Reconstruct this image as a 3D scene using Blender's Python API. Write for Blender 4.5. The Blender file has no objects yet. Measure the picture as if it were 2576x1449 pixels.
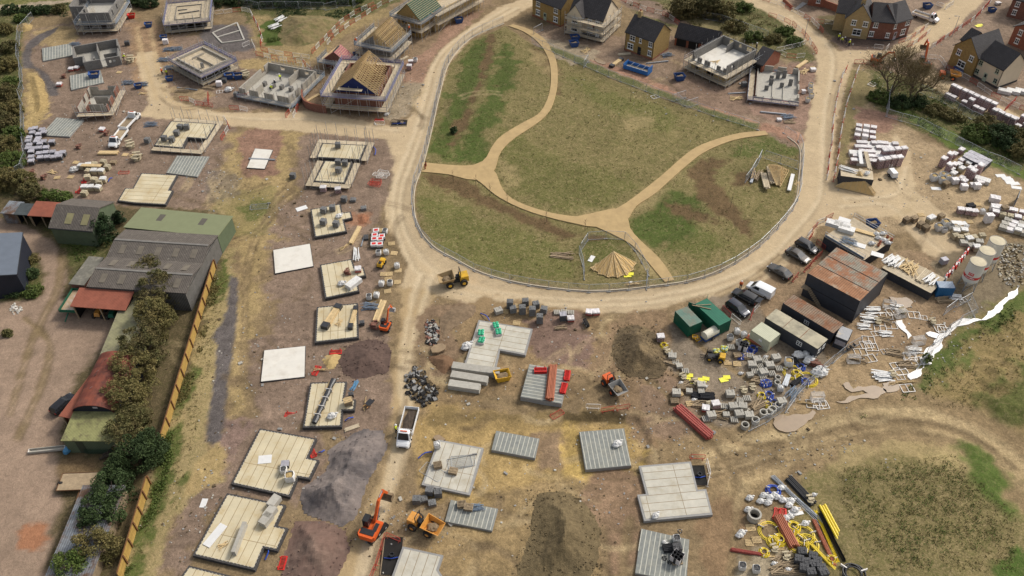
import bpy,math,random
import numpy as np
from mathutils import Vector,Matrix,Euler
random.seed(7)
R=random.Random(11)
sc=bpy.context.scene
col=sc.collection
H,FPX,PITCH,ROLL=104.0,2148.75,0.761372,-0.0112
cam=bpy.data.cameras.new('camera');camo=bpy.data.objects.new('camera',cam);col.objects.link(camo)
camo.location=(0,0,H)
camo.rotation_euler=(Matrix.Rotation(math.pi/2-PITCH,3,'X')@Matrix.Rotation(ROLL,3,'Z')).to_euler()
cam.sensor_width=36;cam.lens=36*FPX/2576;cam.clip_start=1;cam.clip_end=5000
sc.camera=camo
def F(u,v,z=0.0):
 """point of the site plan at height z (plan units read off a 2576 x 1449 survey sheet)"""
 x=(u-1288)/FPX;y=-(v-724.5)/FPX
 c,s=math.cos(ROLL),math.sin(ROLL);x,y=c*x-s*y,s*x+c*y
 d=(x,math.cos(PITCH)+y*math.sin(PITCH),-math.sin(PITCH)+y*math.cos(PITCH))
 k=(H-z)/-d[2]
 return Vector((d[0]*k,d[1]*k,z))
def P(t,x,y,z=0.0):
 return F(644*(t%4)+x/4,362.25*(t//4)+y/4,z)
AZ,EL=math.radians(55),math.radians(43)
w=bpy.data.worlds.new('World');sc.world=w;w.use_nodes=True
nt=w.node_tree;bg=nt.nodes['Background'];sky=nt.nodes.new('ShaderNodeTexSky')
sky.sky_type='NISHITA';sky.sun_disc=False;sky.sun_elevation=EL;sky.sun_rotation=AZ
sky.air_density=1.0;sky.dust_density=4.0;sky.ozone_density=1.0
hz=nt.nodes.new('ShaderNodeHueSaturation');hz.inputs['Saturation'].default_value=0.45
nt.links.new(sky.outputs[0],hz.inputs['Color']);nt.links.new(hz.outputs[0],bg.inputs[0]);bg.inputs[1].default_value=0.15
sl=bpy.data.lights.new('sun','SUN');so=bpy.data.objects.new('sun',sl);col.objects.link(so)
sl.energy=2.0;sl.angle=math.radians(9);sl.color=(1,0.95,0.87)
so.rotation_euler=Vector((math.sin(AZ)*math.cos(EL),math.cos(AZ)*math.cos(EL),math.sin(EL))).to_track_quat('Z','Y').to_euler()
so.location=(60,100,120)
vs=sc.view_settings;vs.view_transform='Standard';vs.look='None';vs.gamma=1;vs.exposure=0.14
MATS={}
def mat(name,c,rough=0.8,var=0.18,scale=3.0,bump=0.0,metal=0.0,pat=None,c2=None,dirt=None,objvar=0.0,spec=0.3,**k):
 """procedural material. pat: brick/plank/corr/blockbeam patterns laid out in surface metres (UV)"""
 if name in MATS:return MATS[name]
 m=bpy.data.materials.new(name);m.use_nodes=True;n=m.node_tree.nodes;L=m.node_tree.links
 b=n['Principled BSDF'];b.inputs['Roughness'].default_value=rough;b.inputs['Metallic'].default_value=metal
 b.inputs['Specular IOR Level'].default_value=spec
 tc=n.new('ShaderNodeTexCoord');geo=n.new('ShaderNodeNewGeometry');oi=n.new('ShaderNodeObjectInfo')
 base=None
 def rgb(cc):
  r=n.new('ShaderNodeRGB');r.outputs[0].default_value=(*cc,1);return r.outputs[0]
 def mix(f,a,bb,mode='MIX'):
  x=n.new('ShaderNodeMix');x.data_type='RGBA';x.blend_type=mode
  if isinstance(f,float):x.inputs[0].default_value=f
  else:L.new(f,x.inputs[0])
  L.new(a,x.inputs[6]);L.new(bb,x.inputs[7]);return x.outputs[2]
 def noise(sc_,det=4.0,ro=0.6,vec=None):
  x=n.new('ShaderNodeTexNoise');x.inputs['Scale'].default_value=sc_;x.inputs['Detail'].default_value=det;x.inputs['Roughness'].default_value=ro
  L.new(vec or geo.outputs['Position'],x.inputs['Vector']);return x.outputs[0]
 def ramp(f,a,bb):
  x=n.new('ShaderNodeMapRange');x.inputs[1].default_value=a;x.inputs[2].default_value=bb
  L.new(f,x.inputs[0]);return x.outputs[0]
 hsrc=None
 if pat in('brick','plank','blockbeam'):
  x=n.new('ShaderNodeTexBrick');L.new(tc.outputs['UV'],x.inputs['Vector'])
  x.inputs['Scale'].default_value=1.0
  x.inputs['Color1'].default_value=(*c,1);cc=c2 or tuple(v*0.8 for v in c);x.inputs['Color2'].default_value=(*cc,1)
  x.inputs['Mortar'].default_value=(*k.get('mortar',tuple(v*0.55 for v in c)),1)
  x.inputs['Mortar Size'].default_value=k.get('ms',0.01);x.inputs['Mortar Smooth'].default_value=0.1
  x.inputs['Brick Width'].default_value=k.get('bw',0.45);x.inputs['Row Height'].default_value=k.get('bh',0.22)
  x.offset=k.get('off',0.5);x.inputs['Bias'].default_value=k.get('bias',0.0)
  base=x.outputs[0];hsrc=x.outputs[1]
 elif pat=='corr':
  x=n.new('ShaderNodeTexWave');x.wave_type='BANDS';x.bands_direction='X';x.inputs['Scale'].default_value=k.get('ws',1.0)
  x.inputs['Distortion'].default_value=0.0;L.new(tc.outputs['UV'],x.inputs['Vector'])
  base=mix(ramp(x.outputs[1],0.25,0.75),rgb(c2 or tuple(v*0.6 for v in c)),rgb(c));hsrc=x.outputs[1]
 elif pat=='grain':
  mp=n.new('ShaderNodeMapping');mp.inputs['Scale'].default_value=k.get('gs',(0.4,7,1));L.new(tc.outputs['UV'],mp.inputs[0])
  nn=noise(1.6,4,0.6,mp.outputs[0]);base=mix(ramp(nn,0.35,0.65),rgb(c2 or tuple(v*0.7 for v in c)),rgb(c))
 else:
  base=rgb(c)
 if dirt:
  dc,ds,lo,hi,am=dirt
  f=ramp(noise(ds,6,0.7),lo,hi)
  mm=n.new('ShaderNodeMath');mm.operation='MULTIPLY';mm.inputs[1].default_value=am;L.new(f,mm.inputs[0])
  base=mix(mm.outputs[0],base,rgb(dc))
 if var:
  f=ramp(noise(scale,5,0.65),0.3,0.7)
  g1=n.new('ShaderNodeMapRange');g1.inputs[3].default_value=1-var;g1.inputs[4].default_value=1+var;L.new(f,g1.inputs[0])
  fac=g1.outputs[0]
  if objvar:
   g2=n.new('ShaderNodeMapRange');g2.inputs[3].default_value=1-objvar;g2.inputs[4].default_value=1+objvar;L.new(oi.outputs['Random'],g2.inputs[0])
   mm=n.new('ShaderNodeMath');mm.operation='MULTIPLY';L.new(fac,mm.inputs[0]);L.new(g2.outputs[0],mm.inputs[1]);fac=mm.outputs[0]
  hs=n.new('ShaderNodeVectorMath');hs.operation='SCALE';L.new(base,hs.inputs[0]);L.new(fac,hs.inputs[3]);base=hs.outputs[0]
 L.new(base,b.inputs['Base Color'])
 if bump or hsrc:
  bp=n.new('ShaderNodeBump');bp.inputs['Strength'].default_value=bump or 0.3;bp.inputs['Distance'].default_value=k.get('bd',0.05)
  L.new(hsrc if(hsrc and not bump)else noise(scale*4,5,0.7),bp.inputs['Height']);L.new(bp.outputs[0],b.inputs['Normal'])
 MATS[name]=m;return m
class MB:
 def __init__(s):s.v=[];s.f=[]
 def poly(s,pts):
  o=len(s.v);s.v+=[tuple(p)for p in pts];s.f.append(tuple(range(o,o+len(pts))));return s
 def grid8(s,c8):
  o=len(s.v);s.v+=[tuple(p)for p in c8]
  s.f+=[tuple(o+i for i in q)for q in((0,3,2,1),(4,5,6,7),(0,1,5,4),(1,2,6,5),(2,3,7,6),(3,0,4,7))];return s
 def box(s,x0,y0,z0,x1,y1,z1,tx=0,ty=0):
  return s.grid8([(x0,y0,z0),(x1,y0,z0),(x1,y1,z0),(x0,y1,z0),(x0+tx,y0+ty,z1),(x1-tx,y0+ty,z1),(x1-tx,y1-ty,z1),(x0+tx,y1-ty,z1)])
 def obox(s,c,d,rz=0,tilt=0,roll=0):
  M=Matrix.Translation(c)@Euler((roll,tilt,rz)).to_matrix().to_4x4();a,b,h=d[0]/2,d[1]/2,d[2]/2
  return s.grid8([M@Vector(p)for p in((-a,-b,-h),(a,-b,-h),(a,b,-h),(-a,b,-h),(-a,-b,h),(a,-b,h),(a,b,h),(-a,b,h))])
 def beam(s,a,b,wd,ht=None):
  a,b=Vector(a),Vector(b);ht=ht or wd;d=(b-a)
  if d.length<1e-6:return s
  d.normalize();u=d.cross(Vector((0,0,1)))
  if u.length<1e-4:u=Vector((1,0,0))
  u.normalize();v=u.cross(d);u=u*wd/2;v=v*ht/2
  return s.grid8([a-u-v,a+u-v,b+u-v,b-u-v,a-u+v,a+u+v,b+u+v,b-u+v])
 def prism(s,pts,z0,z1,bottom=True):
  pts=[(p[0],p[1])for p in pts]
  if sum(pts[i-1][0]*pts[i][1]-pts[i][0]*pts[i-1][1]for i in range(len(pts)))<0:pts=pts[::-1]
  n=len(pts);o=len(s.v);s.v+=[(x,y,z0)for x,y in pts]+[(x,y,z1)for x,y in pts]
  s.f.append(tuple(range(o+n,o+2*n)))
  if bottom:s.f.append(tuple(range(o+n-1,o-1,-1)))
  for i in range(n):j=(i+1)%n;s.f.append((o+i,o+j,o+n+j,o+n+i))
  return s
 def tube(s,a,b,r,n=6,r2=None,cap=True):return s.path([a,b],r,n,r2=r2,cap=cap)
 def path(s,pts,r,n=6,closed=False,r2=None,cap=True):
  pts=[Vector(p)for p in pts];m=len(pts);o=len(s.v);up=None
  for i,p in enumerate(pts):
   d=(pts[(i+1)%m]-pts[i-1])if closed else(pts[min(i+1,m-1)]-pts[max(i-1,0)])
   d=d.normalized()if d.length>1e-9 else Vector((0,0,1))
   if up is None:up=d.orthogonal().normalized()
   up=(up-d*up.dot(d));up=up.normalized()if up.length>1e-6 else d.orthogonal().normalized()
   sd=d.cross(up);rr=r if r2 is None else r+(r2-r)*i/max(1,m-1)
   for k in range(n):
    a=2*math.pi*k/n;s.v.append(tuple(p+up*math.cos(a)*rr+sd*math.sin(a)*rr))
  for i in range(m if closed else m-1):
   j=(i+1)%m
   for k in range(n):q=(k+1)%n;s.f.append((o+i*n+k,o+i*n+q,o+j*n+q,o+j*n+k))
  if cap and not closed:
   s.f.append(tuple(o+k for k in range(n-1,-1,-1)));s.f.append(tuple(o+(m-1)*n+k for k in range(n)))
  return s
 def lathe(s,prof,n=16,c=(0,0,0),ax='z'):
  o=len(s.v);m=len(prof)
  for r,z in prof:
   for k in range(n):
    a=2*math.pi*k/n;x,y=r*math.cos(a),r*math.sin(a)
    s.v.append((c[0]+x,c[1]+y,c[2]+z)if ax=='z' else((c[0]+x,c[1]+z,c[2]+y)if ax=='y' else(c[0]+z,c[1]+x,c[2]+y)))
  for i in range(m-1):
   for k in range(n):q=(k+1)%n;s.f.append((o+i*n+k,o+i*n+q,o+(i+1)*n+q,o+(i+1)*n+k))
  s.f.append(tuple(o+k for k in range(n-1,-1,-1)));s.f.append(tuple(o+(m-1)*n+k for k in range(n)));return s
 def blob(s,c,rx,ry,rz_,n=10,m=6,rnd=0.15,seed=0,flat=None):
  rr=random.Random(seed);o=len(s.v)
  for i in range(m+1):
   t=math.pi*i/m
   for k in range(n):
    a=2*math.pi*k/n;q=1+rr.uniform(-rnd,rnd)if 0<i<m else 1
    z=c[2]+rz_*math.cos(t)*q
    if flat is not None:z=max(z,flat)
    s.v.append((c[0]+rx*math.sin(t)*math.cos(a)*q,c[1]+ry*math.sin(t)*math.sin(a)*q,z))
  for i in range(m):
   for k in range(n):q=(k+1)%n;s.f.append((o+i*n+k,o+(i+1)*n+k,o+(i+1)*n+q,o+i*n+q))
  return s
 def add(s,other,M):
  o=len(s.v);s.v+=[tuple(M@Vector(p))for p in other.v];s.f+=[tuple(i+o for i in f)for f in other.f];return s
 def mesh(s,name,material,smooth=False):
  me=bpy.data.meshes.new(name);me.from_pydata(s.v,[],s.f);me.materials.append(material)
  V=np.array(s.v,dtype=np.float64).reshape(-1,3);nl=len(me.loops);vi=np.empty(nl,np.int32);me.loops.foreach_get('vertex_index',vi)
  npn=len(me.polygons);nn=np.empty(npn*3);me.polygons.foreach_get('normal',nn);nn=nn.reshape(-1,3)
  tot=np.empty(npn,np.int32);me.polygons.foreach_get('loop_total',tot);nn=np.repeat(nn,tot,axis=0);p=V[vi]
  h=np.stack([-nn[:,1],nn[:,0],np.zeros(nl)],1);ln=np.linalg.norm(h,axis=1);flat=ln<0.08
  h=np.where(flat[:,None],np.array([1.0,0,0]),h/np.maximum(ln,1e-9)[:,None]);vv=np.cross(nn,h)
  vv=np.where(flat[:,None],np.array([0,1.0,0]),vv)
  uv=np.stack([(p*h).sum(1),(p*vv).sum(1)],1).astype(np.float32)
  ul=me.uv_layers.new(name='UV');ul.data.foreach_set('uv',uv.ravel())
  if smooth:me.polygons.foreach_set('use_smooth',np.ones(npn,bool))
  return me
 def build(s,name,material,parent=None,smooth=False,loc=None,rz=0):
  o=bpy.data.objects.new(name,s.mesh(name,material,smooth));col.objects.link(o)
  if parent is not None:o.parent=parent
  if loc is not None:o.location=loc;o.rotation_euler=(0,0,rz)
  return o
LABELS={}
def tag(o,label,cat=None,group=None,kind=None):
 if label:o['label']=label
 if cat:o['category']=cat
 if group:o['group']=group
 if kind:o['kind']=kind
 return o
def thing(name,label,cat,loc=(0,0,0),rz=0,group=None):
 o=bpy.data.objects.new(name,None);col.objects.link(o);o.location=loc;o.rotation_euler=(0,0,rz);o.empty_display_size=0.3
 return tag(o,label,cat,group)
def dup(root,loc,rz=0,label=None,group=None,rot=None,scale=None):
 r=root.copy();col.objects.link(r);r.location=loc;r.rotation_euler=rot or(0,0,rz)
 if scale:r.scale=scale if hasattr(scale,'__len__')else(scale,)*3
 if label:r['label']=label
 if group:r['group']=group
 for ch in list(root.children):
  c=ch.copy();col.objects.link(c);c.parent=r
  for g in ch.children:
   d=g.copy();col.objects.link(d);d.parent=c
 return r
class Proto:
 """first placing moves the prototype itself, later ones copy it with its parts"""
 def __init__(s,root):s.root=root;s.used=False
 def put(s,loc,rz=0,label=None,group=None,rot=None,scale=None):
  if s.used:return dup(s.root,loc,rz,label,group,rot,scale)
  s.used=True;r=s.root;r.location=loc;r.rotation_euler=rot or(0,0,rz)
  if scale:r.scale=scale if hasattr(scale,'__len__')else(scale,)*3
  if label:r['label']=label
  if group:r['group']=group
  return r
ORD='first second third fourth fifth sixth seventh eighth ninth tenth eleventh twelfth thirteenth fourteenth fifteenth sixteenth seventeenth eighteenth nineteenth twentieth'.split()
TENS=['','','twenty','thirty','forty','fifty','sixty','seventy','eighty','ninety']
def ordw(n):
 if n<=20:return ORD[n-1]
 if n%10==0:return{30:'thirtieth',40:'fortieth',50:'fiftieth',60:'sixtieth',70:'seventieth',80:'eightieth',90:'ninetieth'}[n]
 return TENS[n//10]+'-'+ORD[n%10-1]
def ang(a,b):return math.atan2(b[1]-a[1],b[0]-a[0])
def frame(A,B):
 return Vector((A[0],A[1],0)),ang(A,B),math.hypot(B[0]-A[0],B[1]-A[1])
def inset(pts,d):
 pts=[Vector((p[0],p[1]))for p in pts];n=len(pts)
 ar=sum(pts[i-1].x*pts[i].y-pts[i].x*pts[i-1].y for i in range(n));sg=1 if ar>0 else-1;out=[]
 for i in range(n):
  a,b,c=pts[i-1],pts[i],pts[(i+1)%n];e1=(b-a).normalized();e2=(c-b).normalized()
  n1=Vector((-e1.y,e1.x))*sg;n2=Vector((-e2.y,e2.x))*sg;m=(n1+n2);m=m/max(0.3,m.dot(n1))if m.length>1e-6 else n1
  out.append((b.x+m.x*d,b.y+m.y*d))
 return out
def smooth_line(pts,step=1.5,closed=False):
 """Catmull-Rom through the given points"""
 pts=[Vector((p[0],p[1],p[2]if len(p)>2 else 0))for p in pts];n=len(pts);out=[]
 for i in range(n if closed else n-1):
  p0=pts[i-1]if(closed or i>0)else pts[i];p1=pts[i];p2=pts[(i+1)%n];p3=pts[(i+2)%n]if(closed or i+2<n)else p2
  m=max(1,int((p2-p1).length/step))
  for k in range(m):
   t=k/m;out.append(0.5*((2*p1)+(p2-p0)*t+(2*p0-5*p1+4*p2-p3)*t*t+(3*p1-p0-3*p2+p3)*t**3))
 if not closed:out.append(pts[-1])
 return out
def resample(pts,step,start=0.0):
 out=[];d=start;acc=0.0
 for a,b in zip(pts,pts[1:]):
  L=(b-a).length
  while d<=acc+L and L>0:
   out.append((a.lerp(b,(d-acc)/L),math.atan2(b.y-a.y,b.x-a.x)));d+=step
  acc+=L
 return out
def axis(lo,hi,st,far):
 a=list(np.arange(lo,hi+st/2,st));s_=st;x=a[-1];up=[]
 while x<far:s_*=1.35;x+=s_;up.append(x)
 s_=st;x=a[0];dn=[]
 while x>-far:s_*=1.35;x-=s_;dn.append(x)
 return np.array(dn[::-1]+a+up)
GX,GY=axis(-172,172,0.42,1800),axis(44,262,0.42,1800)
XX,YY=np.meshgrid(GX,GY);X1,Y1=XX.ravel(),YY.ravel();NV=len(X1)
def _h(i,j,s):
 n=(i*374761393+j*668265263+s*2147483647+s*s*97)&0xffffffff
 n=((n^(n>>13))*1274126177)&0xffffffff
 return((n^(n>>16))&0xffff)/65535.0
def vn(x,y,s):
 xi,yi=np.floor(x).astype(np.int64),np.floor(y).astype(np.int64);fx,fy=x-xi,y-yi;fx=fx*fx*(3-2*fx);fy=fy*fy*(3-2*fy)
 return(_h(xi,yi,s)*(1-fx)+_h(xi+1,yi,s)*fx)*(1-fy)+(_h(xi,yi+1,s)*(1-fx)+_h(xi+1,yi+1,s)*fx)*fy
def fbm(x,y,sc_,s,o=3):
 t=0;a=1;tot=0
 for k in range(o):t=t+a*vn(x/sc_,y/sc_,s+k*17);tot+=a;a*=0.55;sc_/=2.1
 return t/tot-0.5
WN1=fbm(X1,Y1,6,3,4);WN2=fbm(X1,Y1,2.2,9,3);WN3=fbm(X1,Y1,14,23,3);WN4=fbm(X1,Y1,1.0,51,2)
COL=np.tile(np.array([0.235,0.168,0.092]),(NV,1));COL*=(1+0.35*WN1+0.25*WN3)[:,None]
GR=np.zeros(NV);MT=np.ones(NV);ZZ=0.10*WN2+0.10*WN1;ROUGHZ=np.ones(NV);ZID=np.zeros(NV,np.int8)
def seg_dist(px,py,pts,closed):
 n=len(pts);d2=np.full(len(px),1e9);ins=np.zeros(len(px),bool)
 for i in range(n if closed else n-1):
  ax,ay=pts[i][0],pts[i][1];bx,by=pts[(i+1)%n][0],pts[(i+1)%n][1];dx,dy=bx-ax,by-ay
  t=np.clip(((px-ax)*dx+(py-ay)*dy)/(dx*dx+dy*dy+1e-9),0,1)
  d2=np.minimum(d2,(px-ax-t*dx)**2+(py-ay-t*dy)**2)
  if closed:
   c=(ay>py)!=(by>py);ins^=c&(px<(bx-ax)*(py-ay)/(by-ay+1e-12)+ax)
 d=np.sqrt(d2)
 return np.where(ins,d,-d)if closed else d
def _sel(pts,m):
 xs=[p[0]for p in pts];ys=[p[1]for p in pts]
 return np.nonzero((X1>min(xs)-m)&(X1<max(xs)+m)&(Y1>min(ys)-m)&(Y1<max(ys)+m))[0]
def ss(x,a,b):
 t=np.clip((x-a)/(b-a),0,1);return t*t*(3-2*t)
def zone(px,c=None,soft=0.8,warp=2.5,grass=0.0,k=1.0,zid=None,dz=0.0,flat=None,sm=True,mott=0.25):
 pts=[F(*p)for p in px]
 if sm:pts=smooth_line(pts,3,True)
 idx=_sel(pts,soft+warp+1)
 sd=seg_dist(X1[idx],Y1[idx],pts,True)+warp*(WN2[idx]*1.0+WN1[idx]*0.8)+min(1.6,warp*.9)*WN4[idx];soft=soft*.6
 wt=ss(sd,-soft,soft)*k
 if c is not None:
  cc=np.array(c)[None,:]*(1+mott*(WN1[idx]+WN2[idx]))[:,None]
  COL[idx]=COL[idx]*(1-wt[:,None])+cc*wt[:,None];GR[idx]=GR[idx]*(1-wt)+grass*wt
 if zid is not None:ZID[idx[wt>0.5]]=zid
 if zid in(1,3):MT[idx]=MT[idx]*(1-wt)+(0.3 if zid==1 else 0.55)*wt
 if dz:ZZ[idx]+=dz*ss(sd,-0.2,soft*2)
 if flat is not None:ZZ[idx]=ZZ[idx]*(1-wt*flat)
def stroke(px,wd,c,k=0.8,soft=0.7,dz=0.0,warp=0.8,grass=None,sm=True):
 pts=[F(*p)for p in px]
 if sm:pts=smooth_line(pts,2,False)
 idx=_sel(pts,wd+soft+2)
 d=seg_dist(X1[idx],Y1[idx],pts,False)+warp*(WN2[idx]+0.6*WN1[idx]);wt=(1-ss(d,wd/2-soft,wd/2+soft))*k
 COL[idx]=COL[idx]*(1-wt[:,None])+np.array(c)[None,:]*wt[:,None]
 if grass is not None:GR[idx]=GR[idx]*(1-wt)+grass*wt
 if dz:ZZ[idx]+=dz*wt
ROAD=(0.49,0.375,0.23);PURP=(0.225,0.16,0.114);CLAY=(0.335,0.245,0.115);DRY=(0.215,0.175,0.072);GRN=(0.06,0.092,0.017)
BARE=(0.17,0.115,0.06);DKS=(0.105,0.075,0.035);REDS=(0.25,0.145,0.09);YARD=(0.33,0.235,0.165);SCRUB=(0.085,0.085,0.03);GREYG=(0.118,0.102,0.094)
STRAW=(0.34,0.26,0.125)
rt2=random.Random(12)
def px(t,*a):return[(644*(t%4)+a[i]/4,362.25*(t//4)+a[i+1]/4)for i in range(0,len(a),2)]
zone([(-200,-200),(960,-60),(960,20),(880,60),(760,75),(640,70),(600,30),(480,-10),(330,5),(150,30),(60,70),(60,330),(70,440),(30,500),(-200,540)],SCRUB,grass=0.9)
zone([(-60,30),(20,22),(100,16),(190,5),(330,0),(480,-14),(480,-40),(180,-22),(20,8),(-60,10)],(0.36,0.29,0.2),warp=1)
zone(px(0,-40,60,400,10,700,-10,700,-60,-40,-40),(0.13,0.135,0.035),grass=0.9)
zone([(70,95),(160,60),(330,50),(400,80),(560,95),(640,60),(660,150),(790,165),(830,200),(800,260),(640,275),(520,270),(430,240),(400,290),(480,300),(600,318),(620,400),(540,520),(270,520),(60,490),(72,330),(120,240),(80,185)],PURP,warp=4,soft=1.5)
zone([(330,60),(400,60),(440,130),(420,240),(400,260),(360,240),(330,150)],(0.29,0.19,0.11),warp=3,soft=2)
zone([(90,80),(170,65),(200,95),(170,115),(100,112)],CLAY,warp=3,k=0.8)
zone([(62,175),(100,180),(118,230),(122,250),(118,290),(70,350),(70,260)],(0.40,0.29,0.13),warp=3)
zone([(500,85),(560,60),(610,65),(640,120),(560,130)],GREYG,warp=1.5)
zone([(145,68),(90,90),(62,120),(55,150),(60,172),(85,174),(105,200),(125,242),(150,240),(130,200),(112,178),(85,165),(78,150),(85,120),(110,100),(140,80)],GREYG,warp=0.6,soft=0.5)
zone(px(0,2390,600,2576,580,2760,620,2700,700,2420,690),CLAY,warp=2)
zone(px(0,1700,880,1950,900,2150,960,2000,1000,1750,960),(0.33,0.24,0.13),warp=2,k=0.8)
zone([(640,40),(760,60),(900,45),(960,25),(1000,30),(930,60),(850,100),(790,150),(720,150),(650,120)],(0.27,0.2,0.095),warp=2.5,soft=1.5)
zone([(665,50),(715,45),(725,95),(700,115),(665,115)],GRN,warp=3,grass=0.3)
zone([(640,20),(760,40),(900,25),(930,0),(700,0)],SCRUB,warp=2,grass=0.9)
zone([(720,45),(830,45),(850,95),(770,100),(725,80)],(0.22,0.175,0.075),warp=3,k=0.7,grass=0.4)
zone([(644,120),(760,150),(790,165),(760,180),(650,140)],CLAY,warp=2)
zone([(590,330),(700,330),(760,345),(770,470),(740,600),(660,690),(640,860),(630,1010),(560,1070),(560,1180),(600,640),(540,560),(540,480)],CLAY,warp=5,soft=2.5)
zone([(610,325),(700,325),(690,440),(620,445),(600,400)],(0.26,0.155,0.105),warp=3)
zone([(560,480),(690,480),(690,560),(560,590)],(0.27,0.21,0.09),warp=4,grass=0.5)
zone([(620,500),(690,500),(690,540),(630,545)],GRN,warp=4,k=0.7,grass=0.8)
for pg in([(700,510),(770,490),(930,500),(960,560),(900,610),(720,605),(690,570)],[(680,610),(800,590),(920,600),(960,700),(900,760),(690,750),(675,680)],[(700,765),(800,745),(900,760),(990,830),(960,900),(800,870),(690,850)],[(640,860),(800,850),(960,900),(990,960),(800,990),(640,990)],[(640,960),(780,950),(1000,950),(960,1090),(780,1090),(650,1040)],[(560,1060),(650,1050),(820,1080),(800,1250),(560,1260),(470,1449),(380,1449),(430,1320)],[(760,470),(960,440),(990,500),(940,530),(760,520)],[(780,340),(990,350),(980,480),(760,480)]):
 zone(pg,PURP,warp=3.5,soft=1.2)
zone([(560,1060),(620,1050),(640,1070),(560,1180),(470,1280),(400,1449),(360,1449),(420,1330),(520,1180)],(0.235,0.16,0.125),warp=3)
zone([(870,540),(930,535),(930,565),(880,568)],(0.28,0.15,0.09),warp=2)
zone([(520,430),(590,440),(600,490),(530,510)],GREYG,warp=2,k=0.6)
zone([(540,640),(600,620),(590,690),(575,800),(540,960),(520,1110),(560,1150),(545,1210),(470,1270),(430,1340),(400,1449),(280,1449),(330,1300),(400,1100),(470,880),(520,720)],STRAW,warp=3,grass=0.55)
for pg in([(400,1090),(440,1080),(450,1140),(430,1250),(390,1320),(350,1449),(310,1449),(360,1290)],[(455,940),(490,930),(470,1000),(445,1040)],[(470,1200),(450,1210),(400,1300),(430,1290)],[(545,650),(575,650),(550,760),(525,770)]):
 zone(pg,GRN,warp=4,grass=0.4,k=0.9)
zone([(520,1115),(570,1140),(568,1175),(520,1235),(460,1250),(500,1170)],(0.36,0.26,0.12),warp=2,grass=0.3)
zone([(580,695),(598,700),(592,830),(573,960),(560,1100),(535,1118),(515,1110),(538,960),(545,870),(530,850),(562,810),(570,780)],GREYG,warp=0.6,soft=0.4)
zone([(-200,540),(60,500),(320,520),(560,540),(560,640),(440,1000),(330,1300),(280,1449),(-200,1600)],(0.10,0.075,0.04),warp=2,grass=0.4)
zone([(-100,800),(60,760),(110,735),(200,760),(300,790),(260,880),(200,940),(165,1050),(150,1130),(150,1240),(110,1449),(80,1560),(-200,1560)],YARD,warp=2,soft=1.5,zid=3)
zone([(-60,545),(40,560),(110,590),(150,630),(168,680),(160,740),(120,800),(60,790),(100,740),(110,690),(90,640),(50,610),(-60,590)],YARD,warp=1.2,zid=3)
zone([(100,560),(200,575),(290,600),(250,650),(190,690),(168,640),(140,600)],(0.075,0.09,0.022),warp=1.5,grass=0.4)
zone([(190,640),(260,610),(290,640),(230,720),(180,720)],(0.085,0.085,0.03),warp=1.5,grass=0.5)
zone([(60,640),(95,660),(105,700),(90,740),(60,750),(-50,760),(-50,700)],SCRUB,warp=1.5,grass=0.9)
zone([(47,1340),(90,1320),(122,1330),(120,1350),(90,1372),(55,1370)],(0.36,0.17,0.09),warp=2.5)
zone([(150,1150),(260,1160),(260,1220),(170,1230),(150,1200)],BARE,warp=2.5)
LAWN=[(1270,66),(1185,102),(1133,160),(1108,240),(1088,330),(1068,410),(1048,470),(1045,520),(1055,570),(1092,618),(1152,652),(1212,682),(1302,708),(1402,723),(1480,729),(1560,726),(1650,716),(1720,706),(1788,686),(1856,651),(1916,606),(1974,541),(2000,496),(2006,450),(2010,400),(2003,370),(1975,345),(1900,325),(1780,290),(1650,245),(1540,200),(1420,150),(1330,105)]
zone(LAWN,DRY,warp=0.8,soft=0.4,grass=0.75,zid=2,sm=False)
for pg,g in(([(1190,110),(1225,95),(1240,150),(1215,230),(1180,300),(1150,370),(1110,395),(1090,380),(1110,290),(1150,180)],GRN),([(1260,110),(1300,140),(1310,200),(1265,260),(1235,320),(1195,380),(1165,395),(1180,330),(1220,240),(1250,150)],GRN),([(1230,420),(1160,400),(1180,330),(1210,300)],GRN),([(1690,480),(1760,500),(1790,545),(1740,555),(1640,520)],GRN),([(1590,555),(1660,520),(1740,560),(1730,610),(1650,620),(1600,590)],GRN),([(1700,620),(1780,600),(1820,610),(1760,650)],(0.12,0.125,0.035)),([(1880,350),(1990,345),(2000,390),(1920,390),(1830,400)],(0.10,0.12,0.03)),([(1430,190),(1530,225),(1700,290),(1650,330),(1500,260)],(0.15,0.145,0.045)),([(1060,500),(1200,540),(1400,620),(1440,700),(1250,690),(1100,610)],(0.15,0.145,0.045)),([(1270,330),(1400,400),(1600,450),(1500,530),(1330,500),(1260,430)],(0.15,0.14,0.045)),([(1450,590),(1560,610),(1590,660),(1470,660)],(0.12,0.125,0.035))):
 zone(pg,g,warp=5,soft=2.2,grass=0.35 if g is GRN else 0.7,k=0.95)
for pg in([(1230,80),(1250,85),(1225,180),(1200,260),(1165,330),(1135,370),(1140,330),(1185,240),(1215,150)],[(1740,420),(1800,395),(1850,400),(1800,430),(1820,490),(1850,530),(1900,575),(1880,590),(1800,540),(1760,490)],[(1670,505),(1740,520),(1820,560),(1760,560),(1690,535)],[(1060,440),(1150,445),(1230,490),(1330,540),(1440,580),(1520,600),(1440,605),(1330,570),(1200,510),(1090,465)],[(1840,430),(1890,420),(1890,470),(1850,470)],[(1330,110),(1400,160),(1410,240),(1380,200)],[(1380,560),(1410,575),(1400,600),(1370,590)]):
 zone(pg,(0.135,0.085,0.043),warp=3,soft=1.2,grass=0.12,k=0.95)
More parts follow.
